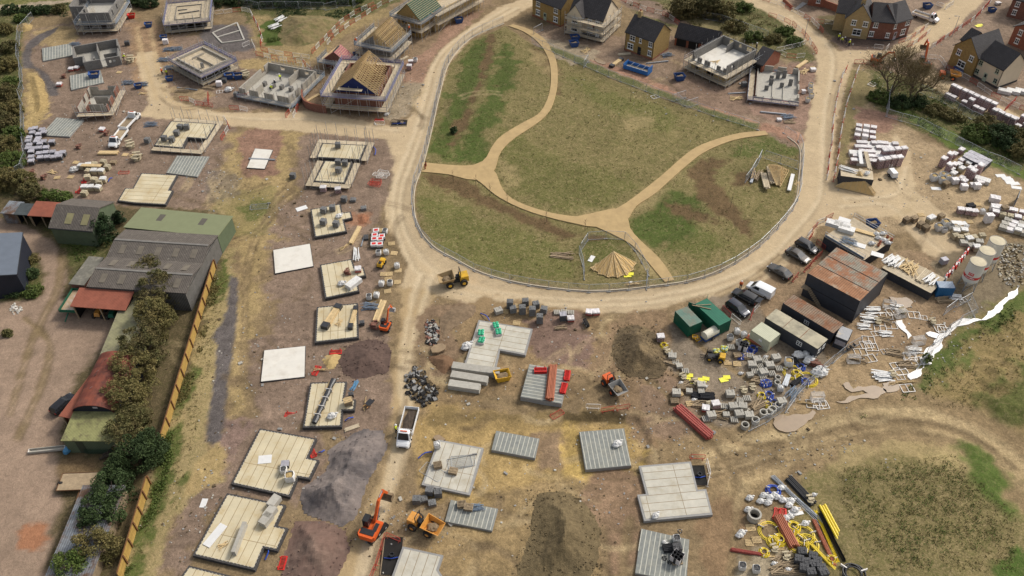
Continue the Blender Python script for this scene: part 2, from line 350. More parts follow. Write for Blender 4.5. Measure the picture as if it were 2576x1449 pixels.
for pg in([(1255,400),(1300,420),(1310,470),(1270,470)],[(1430,540),(1570,510),(1700,420),(1640,520),(1580,545),(1440,560)],[(1300,90),(1400,180),(1400,220),(1340,140)],[(1600,620),(1700,690),(1640,700)],[(1560,300),(1620,280),(1640,320),(1580,330)]):
 zone(pg,STRAW,warp=4,soft=2,grass=0.4,k=0.75)
zone([(1330,100),(1400,60),(1560,90),(1900,90),(2050,140),(2040,290),(2010,370),(1900,325),(1650,240),(1420,150)],(0.24,0.17,0.115),warp=2,soft=1)
zone([(1340,90),(1480,120),(1520,160),(1450,160),(1380,130)],(0.34,0.27,0.18),warp=4)
zone([(1480,150),(1600,180),(1720,235),(1850,290),(2000,330),(2040,350),(2020,372),(1980,350),(1880,318),(1700,255),(1560,205),(1490,175)],(0.33,0.19,0.125),warp=1.5)
zone([(1690,190),(1800,215),(1880,230),(1900,290),(1800,270),(1700,240)],(0.215,0.145,0.10),warp=2)
zone([(1870,190),(2040,160),(2045,290),(2020,330),(1890,280)],(0.27,0.175,0.125),warp=3)
stroke([(1375,120),(1430,142),(1545,190),(1660,237),(1780,280),(1890,318)],2.6,(0.085,0.105,0.028),grass=0.9,k=0.95,dz=0.15,warp=1.5)
zone([(960,60),(1100,20),(1250,0),(1200,30),(1110,110),(1060,200),(1030,280),(960,330),(760,300),(750,200)],(0.25,0.175,0.105),warp=4,soft=1.5)
zone([(1000,170),(1090,120),(1110,80),(1180,30),(1220,25),(1140,95),(1090,150),(1050,230),(1010,215)],(0.29,0.18,0.12),warp=2)
zone([(1000,210),(1060,210),(1030,290),(960,295)],(0.3,0.24,0.16),warp=2)
zone([(1600,-20),(1860,-20),(2000,90),(2040,130),(2030,160),(1900,130),(1700,70),(1600,40)],SCRUB,warp=2,grass=0.9)
zone([(1650,10),(1720,20),(1900,110),(2010,150),(1980,165),(1850,130),(1700,70)],(0.32,0.25,0.13),warp=4,k=0.6,grass=0.3)
zone([(1560,0),(1620,40),(1750,70),(1700,40),(1640,0)],PURP,warp=1.5)
zone([(1980,-30),(2600,-30),(2600,260),(2400,220),(2150,150),(2080,80)],(0.25,0.18,0.125),warp=2)
zone([(2060,40),(2200,50),(2180,100),(2100,95)],(0.15,0.12,0.06),warp=1)
zone([(2090,95),(2330,80),(2320,115),(2200,130),(2110,115)],(0.15,0.105,0.08),warp=1.5)
zone([(2160,180),(2300,200),(2600,330),(2600,450),(2480,420),(2350,350),(2250,300),(2180,260)],SCRUB,warp=3,grass=0.95)
zone([(2250,270),(2350,310),(2500,390),(2600,440),(2600,460),(2480,420),(2330,330)],(0.10,0.145,0.028),warp=2,grass=0.35)
zone([(2140,165),(2180,180),(2210,270),(2300,330),(2400,390),(2560,450),(2560,560),(2100,560),(2110,430),(2130,300)],(0.36,0.265,0.155),warp=3,soft=2)
zone([(2140,170),(2175,180),(2195,250),(2160,280),(2120,440),(2110,430),(2125,280)],(0.24,0.19,0.09),warp=2,grass=0.4)
zone([(2160,270),(2230,280),(2260,300),(2240,340),(2170,330)],(0.30,0.18,0.125),warp=3)
roadk=dict(warp=0.9,soft=0.6,zid=1,flat=1.0,mott=0.10)
for pg in([(1335,-10),(1250,20),(1160,85),(1110,125),(1080,175),(1058,235),(1030,295),(990,320),(900,302),(770,280),(640,285),(560,285),(440,255),(425,235),(415,190),(395,130),(340,130),(350,175),(368,230),(375,265),(350,290),(400,300),(480,298),(590,318),(760,330),(970,352),(990,400),(985,460),(968,520),(975,570),(1005,620),(1025,665),(1005,720),(1025,770),(1100,745),(1200,775),(1400,775),(1500,790),(1640,785),(1700,765),(1760,740),(1850,780),(1900,760),(1990,670),(2060,570),(2140,545),(2260,545),(2330,640),(2440,700),(2560,700),(2440,600),(2380,540),(2300,480),(2290,380),(2250,330),(2230,420),(2180,470),(2110,465),(2095,400),(2105,300),(2130,200),(2150,160),(2220,160),(2310,132),(2390,80),(2490,-10),(2400,-10),(2320,60),(2240,125),(2110,128),(2060,85),(1970,-10),(1850,-10),(1960,50),(2040,120),(2058,150),(2050,210),(2035,290),(2015,370),(2012,450),(2005,500),(1980,545),(1920,612),(1860,657),(1790,692),(1720,712),(1650,722),(1560,732),(1480,735),(1400,729),(1300,714),(1210,688),(1150,658),(1088,622),(1050,572),(1040,520),(1043,470),(1063,410),(1083,330),(1103,240),(1128,160),(1180,100),(1262,60),(1330,20),(1400,-10)],):
 zone(pg,ROAD,sm=False,**roadk)
zone([(2350,175),(2450,235),(2600,310),(2600,340),(2500,290),(2400,250),(2320,200)],ROAD,warp=1,zid=1,flat=1.0)
zone([(1000,720),(1100,740),(1070,790),(1045,860),(1042,940),(1050,1010),(1050,1090),(1010,1190),(970,1310),(930,1449),(920,1500),(830,1500),(880,1380),(930,1270),(975,1150),(985,1040),(985,950),(1003,850),(1010,770)],(0.40,0.29,0.155),warp=1.2,zid=1,flat=0.8,soft=1.0)
stroke([(380,70),(390,130),(405,200),(425,250),(480,275)],0.9,(0.48,0.35,0.19),k=0.7);stroke([(345,70),(355,130),(375,190),(395,250)],0.9,(0.48,0.35,0.19),k=0.7)
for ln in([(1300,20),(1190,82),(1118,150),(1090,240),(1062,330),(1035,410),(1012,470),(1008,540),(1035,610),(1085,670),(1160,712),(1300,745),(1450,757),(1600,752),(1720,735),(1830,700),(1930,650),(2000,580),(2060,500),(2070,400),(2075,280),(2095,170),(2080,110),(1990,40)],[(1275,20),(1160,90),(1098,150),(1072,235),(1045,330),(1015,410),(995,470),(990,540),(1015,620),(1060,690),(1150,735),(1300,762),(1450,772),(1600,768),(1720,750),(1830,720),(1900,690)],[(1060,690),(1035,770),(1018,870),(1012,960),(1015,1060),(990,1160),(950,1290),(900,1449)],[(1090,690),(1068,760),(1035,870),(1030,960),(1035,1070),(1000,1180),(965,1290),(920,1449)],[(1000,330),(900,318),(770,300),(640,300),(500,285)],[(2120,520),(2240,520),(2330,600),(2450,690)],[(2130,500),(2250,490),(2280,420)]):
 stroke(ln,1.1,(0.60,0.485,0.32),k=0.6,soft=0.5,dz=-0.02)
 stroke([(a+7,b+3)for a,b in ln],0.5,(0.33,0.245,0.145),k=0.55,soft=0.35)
zone([(1060,770),(1200,760),(1210,800),(1180,880),(1160,950),(1060,960),(1045,860)],(0.22,0.15,0.092),warp=3)
zone([(1180,760),(1500,790),(1560,830),(1500,930),(1420,950),(1300,1000),(1170,1010),(1080,1050),(1060,960),(1160,960)],(0.26,0.18,0.095),warp=3)
zone([(1340,800),(1460,790),(1490,850),(1470,930),(1350,900),(1320,870)],(0.205,0.135,0.10),warp=3)
zone([(1060,1050),(1160,1020),(1420,1050),(1610,1040),(1625,1150),(1560,1210),(1430,1220),(1330,1240),(1200,1270),(1080,1240),(1040,1140)],(0.36,0.25,0.105),warp=3.5,soft=2)
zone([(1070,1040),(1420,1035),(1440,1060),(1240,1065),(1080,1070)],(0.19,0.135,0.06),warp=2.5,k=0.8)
zone([(1340,1090),(1420,1080),(1430,1170),(1360,1190)],(0.22,0.15,0.10),warp=3,k=0.8)
zone([(1420,1060),(1460,1060),(1470,1180),(1560,1190),(1620,1130),(1610,1050),(1650,1060),(1630,1180),(1540,1225),(1430,1210)],(0.43,0.30,0.105),warp=1.8,soft=0.8)
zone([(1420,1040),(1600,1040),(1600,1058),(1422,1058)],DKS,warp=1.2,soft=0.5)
zone([(1200,1230),(1350,1220),(1620,1190),(1600,1310),(1570,1449),(1100,1449),(1110,1330),(1250,1280)],(0.29,0.205,0.10),warp=4,soft=2)
zone([(1480,1190),(1600,1180),(1610,1440),(1520,1449),(1490,1300)],(0.25,0.165,0.10),warp=3)
zone([(1560,800),(1680,780),(1900,960),(2040,1090),(1800,1120),(1620,1100),(1560,1000),(1490,930)],(0.25,0.17,0.098),warp=3)
zone([(1620,950),(1760,960),(1800,1110),(1700,1130),(1640,1080)],(0.22,0.15,0.10),warp=3,k=0.8)
zone([(1620,1120),(1840,1110),(1960,1150),(1880,1210),(1850,1449),(1780,1480),(1760,1340),(1800,1200)],(0.235,0.155,0.085),warp=3)
zone([(1700,790),(1900,740),(2080,860),(2130,930),(2080,1000),(1980,1080),(1850,1110),(1760,1030),(1690,930)],(0.235,0.185,0.13),warp=2)
zone([(2040,640),(2400,650),(2560,720),(2360,860),(2280,960),(2100,900),(1900,760)],(0.28,0.195,0.115),warp=3)
zone([(2360,640),(2600,620),(2600,740),(2440,790),(2380,740)],(0.19,0.15,0.095),warp=3)
zone([(2100,900),(2260,880),(2330,870),(2290,980),(2150,1040),(2050,1080),(1960,1110),(1980,1060)],(0.33,0.235,0.13),warp=2.5)
zone([(1960,1050),(2060,1030),(2200,990),(2290,960),(2300,985),(2200,1010),(2080,1060),(1980,1095),(1900,1110)],(0.43,0.30,0.175),warp=2)
zone([(2380,850),(2470,790),(2600,700),(2700,700),(2700,1600),(2010,1600),(2000,1250),(2090,1160),(2200,1130),(2100,1090),(2010,1100),(2060,1060),(2300,1000),(2330,930)],(0.215,0.17,0.075),warp=2,soft=1.5,grass=0.7)
zone([(2400,840),(2600,740),(2700,800),(2700,1100),(2560,1130),(2350,1040),(2330,990)],(0.27,0.195,0.085),warp=4,grass=0.55)
zone([(2370,860),(2470,800),(2600,720),(2600,760),(2500,830),(2440,860),(2380,930),(2320,980),(2340,920)],(0.085,0.115,0.026),warp=5,soft=2,grass=0.4)
zone([(2020,1080),(2150,1045),(2260,1010),(2330,1000),(2250,1040),(2120,1075),(2030,1100)],(0.075,0.085,0.025),warp=4,soft=1.5,grass=0.9)
zone([(2450,1020),(2600,930),(2700,1000),(2600,1080),(2520,1090)],(0.08,0.105,0.024),warp=5,soft=2,grass=0.4,k=0.85)
zone([(2420,1060),(2600,1100),(2600,1180),(2500,1120)],(0.16,0.11,0.055),warp=4,grass=0.5)
zone([(1800,1130),(1960,1110),(2120,1065),(2260,1050),(2400,1080),(2500,1110),(2576,1200),(2700,1300),(2700,1210),(2540,1100),(2420,1060),(2430,1045),(2320,1040),(2200,1090),(2380,1120),(2280,1100),(2100,1130),(2000,1190),(1920,1240),(1850,1260)],(0.27,0.195,0.10),warp=2,soft=1.0)
stroke([(1760,1175),(1880,1150),(2000,1112),(2110,1078),(2230,1055),(2340,1062),(2440,1092),(2530,1150),(2610,1230)],11,(0.26,0.185,0.098),k=.95,soft=1.2,warp=2.0,grass=0.0)
for o_ in range(-5,6):stroke([(a+o_*2.2+rt2.uniform(-3,3),b+o_*6.5+rt2.uniform(-3,3))for a,b in[(1780,1165),(1900,1135),(2020,1100),(2130,1070),(2240,1055),(2345,1063),(2445,1095),(2530,1150)]],.55,(0.13,0.09,0.05)if o_%2 else(0.40,0.30,0.165),k=.75,soft=.3,dz=-.08 if o_%2 else.04,warp=.6)
stroke([(1790,1150),(1900,1112),(2020,1090),(2120,1062),(2230,1042),(2330,1048),(2430,1080),(2520,1130),(2600,1210)],3.2,(0.42,0.315,0.17),k=.85,soft=.8);stroke([(1850,1230),(1960,1165),(2090,1115),(2200,1085),(2320,1078),(2430,1100),(2530,1160),(2600,1240)],2.6,(0.40,0.295,0.155),k=.8,soft=.8)
stroke([(1800,1165),(1950,1122),(2110,1080),(2240,1058),(2380,1075),(2500,1132)],1.0,(0.16,0.112,0.06),k=.8,soft=.5);stroke([(2200,1050),(2330,1062),(2440,1092),(2560,1180)],.8,(0.15,0.105,0.058),k=.7,soft=.4)
zone([(2080,1150),(2250,1110),(2400,1130),(2480,1190),(2420,1200),(2250,1140),(2100,1190)],(0.38,0.29,0.14),warp=2.5,k=0.7,grass=0.3)
zone([(2420,1125),(2480,1150),(2530,1190),(2550,1270),(2530,1300),(2450,1250),(2430,1170)],(0.075,0.115,0.022),warp=4,soft=2,grass=0.3)
zone([(2500,1430),(2640,1380),(2640,1500),(2480,1480)],(0.065,0.105,0.02),warp=3,grass=0.3)
zone([(1860,1390),(2000,1380),(2010,1449),(1990,1500),(1850,1500)],(0.33,0.27,0.18),warp=1)
TR=[[(1500,960),(1560,940),(1640,960),(1700,1020),(1760,1090),(1830,1170),(1850,1260),(1830,1449)],[(1640,850),(1700,920),(1740,1000),(1800,1080),(1900,1120),(2050,1090)],[(1690,800),(1760,870),(1830,920),(1890,960)],[(1800,1150),(1950,1120),(2100,1080),(2250,1060),(2400,1085),(2530,1160)],[(1830,1200),(1980,1150),(2130,1105),(2280,1085),(2400,1110)],[(1100,1330),(1250,1290),(1330,1310),(1400,1380)],[(1120,1390),(1230,1370),(1300,1420)],[(700,480),(660,560),(620,650),(610,800),(610,960),(640,1030)],[(720,360),(740,430),(700,490)],[(590,600),(640,580),(690,520),(740,480)],[(1200,990),(1300,1020),(1400,1010),(1500,960)],[(1510,1320),(1520,1449)],[(1580,1300),(1560,1449)],[(1090,800),(1130,820),(1150,850)],[(1090,920),(1130,915),(1170,900)],[(60,800),(120,860),(100,960),(40,1100)],[(150,640),(140,720),(90,820),(60,900),(20,1040)],[(1830,1180),(1890,1290),(1870,1400)],[(1960,640),(1900,690),(1800,740)]]
for ln in TR:
 stroke(ln,0.7,(0.15,0.105,0.058),k=0.8,soft=0.35,dz=-0.12);stroke([(a+11,b+6)for a,b in ln],0.7,(0.15,0.105,0.058),k=0.75,soft=0.4,dz=-0.10)
 stroke([(a+5,b+3)for a,b in ln],0.9,(0.37,0.27,0.14),k=0.35,soft=0.4,dz=0.04)
rt_=random.Random(5)
for q in range(150):
 u,v=rt_.choice(((600,900),(740,560),(1250,1000),(1500,880),(1600,1000),(1450,1250),(1150,1330),(1700,1200),(1900,1180),(2250,560),(2200,1000),(560,500),(420,200),(1080,900),(1020,250),(1700,230),(930,600),(1560,1380),(2000,1130)))
 u+=rt_.gauss(0,75);v+=rt_.gauss(0,45);a=rt_.uniform(0,6.28);bnd=rt_.uniform(-.35,.35);ln=[]
 for i in range(7):ln.append((u,v));u+=17*math.cos(a);v+=12*math.sin(a);a+=bnd
 dk=rt_.random()<.6;c_=(0.14,0.098,0.055)if dk else(0.42,0.32,0.175)
 for d_ in(0,1):stroke([(p+12*d_*abs(math.sin(a)),r_+9*d_*abs(math.cos(a)))for p,r_ in ln],.5,c_,k=.45,soft=.3,dz=-.05,warp=.5)
zone([(2500,860),(2640,790),(2750,800),(2750,1120),(2580,1090),(2440,1020)],dz=1.2,soft=4,warp=3)
zone([(2130,1160),(2400,1140),(2540,1220),(2650,1449),(2650,1600),(2150,1600),(2080,1300)],dz=0.5,soft=2.5,warp=2)
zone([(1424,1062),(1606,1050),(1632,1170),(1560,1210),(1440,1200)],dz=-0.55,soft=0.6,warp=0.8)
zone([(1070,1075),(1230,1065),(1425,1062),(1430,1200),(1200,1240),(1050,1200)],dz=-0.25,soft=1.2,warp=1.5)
zone([(940,1370),(1010,1370),(1005,1420),(955,1420)],dz=-0.3,soft=0.4,warp=0.6)
zone([(640,858),(780,852),(790,840),(640,845)],dz=0.35,soft=0.6,warp=1.0);zone([(560,1055),(760,1040),(770,1060),(570,1080)],dz=0.3,soft=0.8,warp=1.2)
ZZ[:]=np.where(np.abs(X1)>400,0,ZZ)
def zat(p):
 i=int(np.argmin(np.abs(GY-p[1])));j=int(np.argmin(np.abs(GX-p[0])));return float(ZZ[i*len(GX)+j])
def ground_material():
 m=bpy.data.materials.new('earth');m.use_nodes=True;n=m.node_tree.nodes;L=m.node_tree.links;b=n['Principled BSDF']
 b.inputs['Roughness'].default_value=0.95;b.inputs['Specular IOR Level'].default_value=0.15
 geo=n.new('ShaderNodeNewGeometry')
 ca=n.new('ShaderNodeAttribute');ca.attribute_name='Col';ga=n.new('ShaderNodeAttribute');ga.attribute_name='Gr'
 def noise(s,d,r,dist=0.0,vec=None):
  x=n.new('ShaderNodeTexNoise');x.inputs['Scale'].default_value=s;x.inputs['Detail'].default_value=d;x.inputs['Roughness'].default_value=r;x.inputs['Distortion'].default_value=dist
  L.new(vec or geo.outputs['Position'],x.inputs['Vector']);return x.outputs[0]
 def mr(f,a,bb,c,d):
  x=n.new('ShaderNodeMapRange');x.inputs[1].default_value=a;x.inputs[2].default_value=bb;x.inputs[3].default_value=c;x.inputs[4].default_value=d;L.new(f,x.inputs[0]);return x.outputs[0]
 def mul(a,bb,op='MULTIPLY'):
  x=n.new('ShaderNodeMath');x.operation=op
  for i,q in enumerate((a,bb)):
   if isinstance(q,float):x.inputs[i].default_value=q
   else:L.new(q,x.inputs[i])
  return x.outputs[0]
 def mix(f,a,bb):
  x=n.new('ShaderNodeMix');x.data_type='RGBA';L.new(f,x.inputs[0])
  for i,q in((6,a),(7,bb)):
   if isinstance(q,tuple):x.inputs[i].default_value=(*q,1)
   else:L.new(q,x.inputs[i])
  return x.outputs[2]
 f1=noise(0.35,5,0.7);f2=noise(1.25,5,0.75,0.8);f3=noise(4.2,2,0.7,1.0);f4=noise(0.09,4,0.65)
 v=mul(mul(mr(f1,.3,.7,.78,1.22),mr(f2,.32,.68,.70,1.30)),mul(mr(f3,.3,.7,.76,1.24),mr(f4,.3,.7,.88,1.12)))
 v=mul(mul(mul(v,1.0,'SUBTRACT'),ca.outputs['Alpha']),1.0,'ADD')
 vs_=n.new('ShaderNodeVectorMath');vs_.operation='SCALE';L.new(ca.outputs['Color'],vs_.inputs[0]);L.new(v,vs_.inputs[3])
 vo=n.new('ShaderNodeTexVoronoi');vo.inputs['Scale'].default_value=2.6;L.new(geo.outputs['Position'],vo.inputs['Vector'])
 st=mul(mr(vo.outputs['Distance'],0.0,0.16,1.0,0.0),mul(mr(noise(0.5,4,.7),.48,.62,0.0,0.6),ca.outputs['Alpha']))
 soil=mix(st,vs_.outputs[0],(0.42,0.36,0.29))
 g1=noise(1.35,4,0.72,1.6);g2=noise(0.30,4,0.7,0.5);g3=noise(4.5,2,0.65,0.8)
 sc1=n.new('ShaderNodeVectorMath');sc1.operation='SCALE';sc1.inputs[3].default_value=1.0;L.new(ca.outputs['Color'],sc1.inputs[0])
 tuft=mix(mr(g3,.3,.7,0.0,1.0),(0.062,0.072,0.02),(0.12,0.122,0.036))
 thatch=mix(mr(g3,.35,.65,0.0,1.0),(0.21,0.155,0.072),(0.43,0.34,0.18))
 pat=mul(mr(g1,.46,.60,0.0,0.9),mr(g2,.35,.60,0.30,1.0))
 pat2=mul(mr(g1,.38,.52,0.85,0.0),mr(g2,.40,.65,1.0,0.35))
 gcol=mix(pat2,mix(pat,sc1.outputs[0],tuft),thatch)
 fin=mix(ga.outputs['Fac'],soil,gcol)
 L.new(fin,b.inputs['Base Color'])
 bp=n.new('ShaderNodeBump');bp.inputs['Strength'].default_value=0.8;bp.inputs['Distance'].default_value=0.2
 hh=mul(mul(f2,0.6),mul(mul(f3,0.25),mul(g1,ga.outputs['Fac']),'ADD'),'ADD')
 L.new(hh,bp.inputs['Height']);L.new(bp.outputs[0],b.inputs['Normal']);return m
EARTH=ground_material()
def grid_part(name,sel_faces,V,C,G_,mat_,kind='structure'):
 used,inv=np.unique(sel_faces.ravel(),return_inverse=True);f=inv.reshape(-1,4)
 me=bpy.data.meshes.new(name);me.vertices.add(len(used));me.vertices.foreach_set('co',V[used].astype(np.float32).ravel())
 me.loops.add(f.size);me.loops.foreach_set('vertex_index',f.ravel().astype(np.int32));me.polygons.add(len(f))
 me.polygons.foreach_set('loop_start',np.arange(0,f.size,4,dtype=np.int32));me.polygons.foreach_set('loop_total',np.full(len(f),4,np.int32))
 me.polygons.foreach_set('use_smooth',np.ones(len(f),bool));me.update(calc_edges=True)
 a=me.attributes.new('Col','FLOAT_COLOR','POINT');a.data.foreach_set('color',np.concatenate([C[used],MT[used][:,None]],1).astype(np.float32).ravel())
 g=me.attributes.new('Gr','FLOAT','POINT');g.data.foreach_set('value',G_[used].astype(np.float32))
 me.materials.append(mat_);o=bpy.data.objects.new(name,me);col.objects.link(o)
 if kind:o['kind']=kind
 return o
nx,ny=len(GX),len(GY)
ii=(np.arange(ny-1)[:,None]*nx+np.arange(nx-1)[None,:]).ravel();FA=np.stack([ii,ii+1,ii+nx+1,ii+nx],1)
far=(ss(np.abs(X1),150,190)+ss(Y1,245,275)).clip(0,1)*(.55+.45*(WN3>-.1));COL[:]=COL*(1-far[:,None])+np.array([.13,.125,.045])*far[:,None];GR[:]=np.maximum(GR,far*.7)
COL*=np.where(ZID==0,.93,np.where(ZID==2,.88,np.where(ZID==3,.86,.97)))[:,None];GV=np.stack([X1,Y1,ZZ],1);COL=np.clip(COL,0.005,0.9);GR=np.clip(GR,0,1);fz=ZID[FA[:,0]]
for k,nm in((0,'ground'),(1,'haul_road'),(2,'lawn'),(3,'farm_yard')):
 grid_part(nm,FA[fz==k],GV,COL,GR,EARTH)
def sheet(name,pts2d,z0,z1,m,kind='structure'):
 o=MB().prism(pts2d,z0,z1).build(name,m);o['kind']=kind;return o
M_PATH=mat('hoggin',(0.43,0.305,0.148),0.95,0.12,0.6,0.25,dirt=((0.31,0.215,0.11),0.5,0.5,0.78,0.5))
def ribbon(cl,wds):
 Lf,Rt=[],[]
 for i,p in enumerate(cl):
  d=(cl[min(i+1,len(cl)-1)]-cl[max(i-1,0)]).normalized();nrm=Vector((-d.y,d.x,0));wd=wds(i/(len(cl)-1))/2
  Lf.append(p+nrm*wd);Rt.append(p-nrm*wd)
 return Lf,Rt
PATH_EDGE=mat('path_edging',(0.33,0.26,0.15),0.9,0.15,2)
def path_piece(pl,pr,z):
 a=smooth_line([F(*p)for p in pl],1.5);b=smooth_line([F(*p)for p in pr],1.5)
 m=MB();n=max(len(a),len(b))
 def at(l,t):q=t*(len(l)-1);i=min(int(q),len(l)-2);return l[i].lerp(l[i+1],q-i)
 A=[at(a,i/(n-1))for i in range(n)];B=[at(b,i/(n-1))for i in range(n)];o=0
 m.v=[(p.x,p.y,z)for p in A]+[(p.x,p.y,z)for p in B]+[(p.x,p.y,-0.2)for p in A]+[(p.x,p.y,-0.2)for p in B]
 for i in range(n-1):
  m.f.append((i,n+i,n+i+1,i+1));m.f.append((2*n+i,i,i+1,2*n+i+1));m.f.append((n+i,3*n+i,3*n+i+1,n+i+1))
 m.f.append((0,2*n,3*n,n));m.f.append((n-1,2*n-1,4*n-1,3*n-1))
 return m,A,B
PATHP=[];pm=MB();em=MB()
for k,(pl,pr)in enumerate((([(1278,66),(1320,82),(1358,112),(1380,150),(1386,190),(1383,230),(1372,262),(1354,288),(1318,308),(1280,330),(1250,352),(1232,380),(1222,400),(1205,414),(1175,418),(1120,415),(1062,409)],[(1290,62),(1335,76),(1375,105),(1398,150),(1403,190),(1400,230),(1388,270),(1368,297),(1335,322),(1298,346),(1270,370),(1254,395),(1246,425),(1215,450),(1175,452),(1130,440),(1060,433)]),([(1220,402),(1250,440),(1254,452),(1266,480),(1290,502),(1330,520),(1380,535),(1440,545),(1496,543),(1548,527),(1588,502),(1630,470),(1672,436),(1712,400),(1750,372),(1800,352),(1860,336),(1925,330)],[(1180,440),(1215,465),(1244,490),(1290,516),(1340,536),(1400,553),(1450,564),(1500,572),(1570,560),(1600,520),(1645,490),(1690,450),(1730,415),(1765,388),(1810,366),(1860,350),(1932,340)]),([(1440,548),(1500,572),(1550,595),(1590,618),(1625,655),(1650,685),(1672,710)],[(1545,525),(1578,545),(1585,575),(1610,605),(1648,640),(1672,668),(1696,706)]))):
 m,A,B=path_piece(pl,pr,0.150+0.004*k);pm.add(m,Matrix());PATHP.append(A+B[::-1])
 for line in(A,B):
  for p,q in zip(line[2:-2],line[3:-2]):em.beam((p.x,p.y,0.142),(q.x,q.y,0.142),0.07,0.1)
o=pm.build('footpath',M_PATH);o['kind']='structure'
M_KERB=mat('kerb_stone',(0.50,0.435,0.325),0.9,0.12,2)
KL=smooth_line([F(*p)for p in[(1268,60),(1183,99),(1130,160),(1106,240),(1086,330),(1066,410),(1045,470),(1042,520),(1053,571),(1090,620),(1151,655),(1211,686),(1301,711),(1401,726),(1480,732),(1560,729),(1650,719),(1720,709),(1789,689),(1858,654),(1918,609),(1978,543),(2003,498),(2009,450),(2013,400),(2008,368),(1980,345)]],1.2)
km=MB()
for a,b in zip(KL,KL[1:]):km.beam((a.x,a.y,0.06),(b.x,b.y,0.06),0.17,0.22)
o=km.build('kerb',M_KERB);o['kind']='structure'
def water(name,pxs,z,m):
 pts=smooth_line([F(*p)for p in pxs],0.5,True);pts=[(p.x+0.22*math.sin(i*.9+p.y*0.7)+.12*math.sin(i*2.1),p.y+0.2*math.sin(i*1.1+p.x*0.6))for i,p in enumerate(pts)]
 o=MB().prism(pts,z-0.5,z,bottom=False).build(name,m);o['kind']='structure';return o
M_PUD=mat('glare_white_water',(0.74,0.71,0.66),0.28,0.05,1.5,0.06,spec=0.9,bd=0.02)  # bright sky glare painted in as a white base colour
M_MUD=mat('muddy_water',(0.29,0.205,0.12),0.12,0.08,1.0,0.04,spec=0.8,bd=0.02)
# materials for things
TIMB=mat('fresh_timber',(0.68,0.50,0.26),0.85,0.15,2,pat='grain',objvar=0.12)
TIMB2=mat('pale_boards',(0.55,0.46,0.32),0.9,0.15,1.2,pat='plank',c2=(0.46,0.375,0.255),mortar=(0.27,0.21,0.14),bw=3.9,bh=0.225,ms=0.012,objvar=0.12)
OLDT=mat('weathered_timber',(0.30,0.225,0.14),0.9,0.25,3,objvar=0.25)
STEEL=mat('galvanised_tube',(0.36,0.38,0.40),0.45,0.15,4,metal=0.4,objvar=0.15)
DSTEEL=mat('dull_scaffold_tube',(0.40,0.385,0.36),0.6,0.2,4,metal=0.3,objvar=0.25)
GUARD=mat('blue_brick_guard',(0.13,0.135,0.27),0.7,0.2,2,objvar=0.3)
GUARD2=mat('grey_blue_guard',(0.17,0.22,0.28),0.7,0.2,2,objvar=0.3)
PLANK=mat('beige_floor_planks',(0.60,0.525,0.36),0.9,0.10,0.9,pat='plank',c2=(0.54,0.465,0.31),mortar=(0.25,0.175,0.09),bw=6.2,bh=1.25,ms=0.04,off=0.0,dirt=((0.36,0.26,0.12),0.45,0.47,0.70,0.75))
PLANKG=mat('grey_floor_planks',(0.53,0.50,0.42),0.9,0.10,0.9,pat='plank',c2=(0.48,0.45,0.37),mortar=(0.24,0.18,0.11),bw=4.9,bh=1.25,ms=0.04,off=0.0,dirt=((0.34,0.28,0.18),0.5,0.48,0.72,0.6))
WHITEC=mat('pale_screed',(0.66,0.625,0.55),0.9,0.05,0.8,dirt=((0.46,0.40,0.31),0.35,0.5,0.72,0.55))
BBLK=mat('floor_infill_blocks',(0.255,0.262,0.235),0.95,0.12,0.8,pat='plank',c2=(0.205,0.212,0.195),mortar=(0.19,0.19,0.175),bw=0.44,bh=0.55,ms=0.008,dirt=((0.33,0.30,0.21),0.4,0.5,0.75,0.5))
BBEAM=mat('floor_beam_concrete',(0.50,0.485,0.40),0.9,0.12,1.5)
DKBLK=mat('dark_foundation_blocks',(0.062,0.058,0.055),0.95,0.2,2,pat='brick',c2=(0.048,0.045,0.043),mortar=(0.11,0.10,0.095),bw=0.44,bh=0.22,ms=0.012)
GBLK=mat('grey_blockwork',(0.185,0.175,0.16),0.95,0.14,1.2,pat='brick',c2=(0.15,0.142,0.13),mortar=(0.25,0.235,0.21),bw=0.45,bh=0.225,ms=0.014,bias=-0.2)
LBLK=mat('light_blockwork',(0.37,0.335,0.28),0.95,0.12,1.2,pat='brick',c2=(0.32,0.29,0.24),mortar=(0.40,0.37,0.31),bw=0.45,bh=0.225,ms=0.012)
BRICKR=mat('red_brick',(0.205,0.078,0.05),0.9,0.14,1.5,pat='brick',c2=(0.165,0.06,0.04),mortar=(0.25,0.16,0.12),bw=0.23,bh=0.075,ms=0.008)
BRICKO=mat('orange_red_brick',(0.30,0.095,0.052),0.9,0.12,1.5,pat='brick',c2=(0.24,0.075,0.042),mortar=(0.28,0.15,0.10),bw=0.23,bh=0.075,ms=0.008)
BUFF=mat('buff_stone',(0.36,0.235,0.083),0.9,0.12,1.5,pat='brick',c2=(0.27,0.172,0.06),mortar=(0.32,0.23,0.10),bw=0.42,bh=0.15,ms=0.012)
BUFFP=mat('pale_buff_stone',(0.42,0.30,0.14),0.9,0.10,1.5,pat='brick',c2=(0.35,0.25,0.11),mortar=(0.38,0.29,0.16),bw=0.42,bh=0.15,ms=0.012)
CREAM=mat('cream_render',(0.60,0.505,0.365),0.9,0.05,0.8)
ROOFT=mat('dark_roof_tile',(0.062,0.056,0.055),0.7,0.15,1.0,pat='plank',c2=(0.05,0.045,0.045),mortar=(0.018,0.016,0.016),bw=0.6,bh=0.34,ms=0.03,bump=0.0)
ROOFG=mat('green_roof_membrane',(0.035,0.085,0.058),0.8,0.15,1.2)
ROOFP=mat('pink_roof_membrane',(0.33,0.125,0.13),0.8,0.12,1.2)
WFRAME=mat('white_upvc',(0.78,0.78,0.75),0.45,0.03,2)
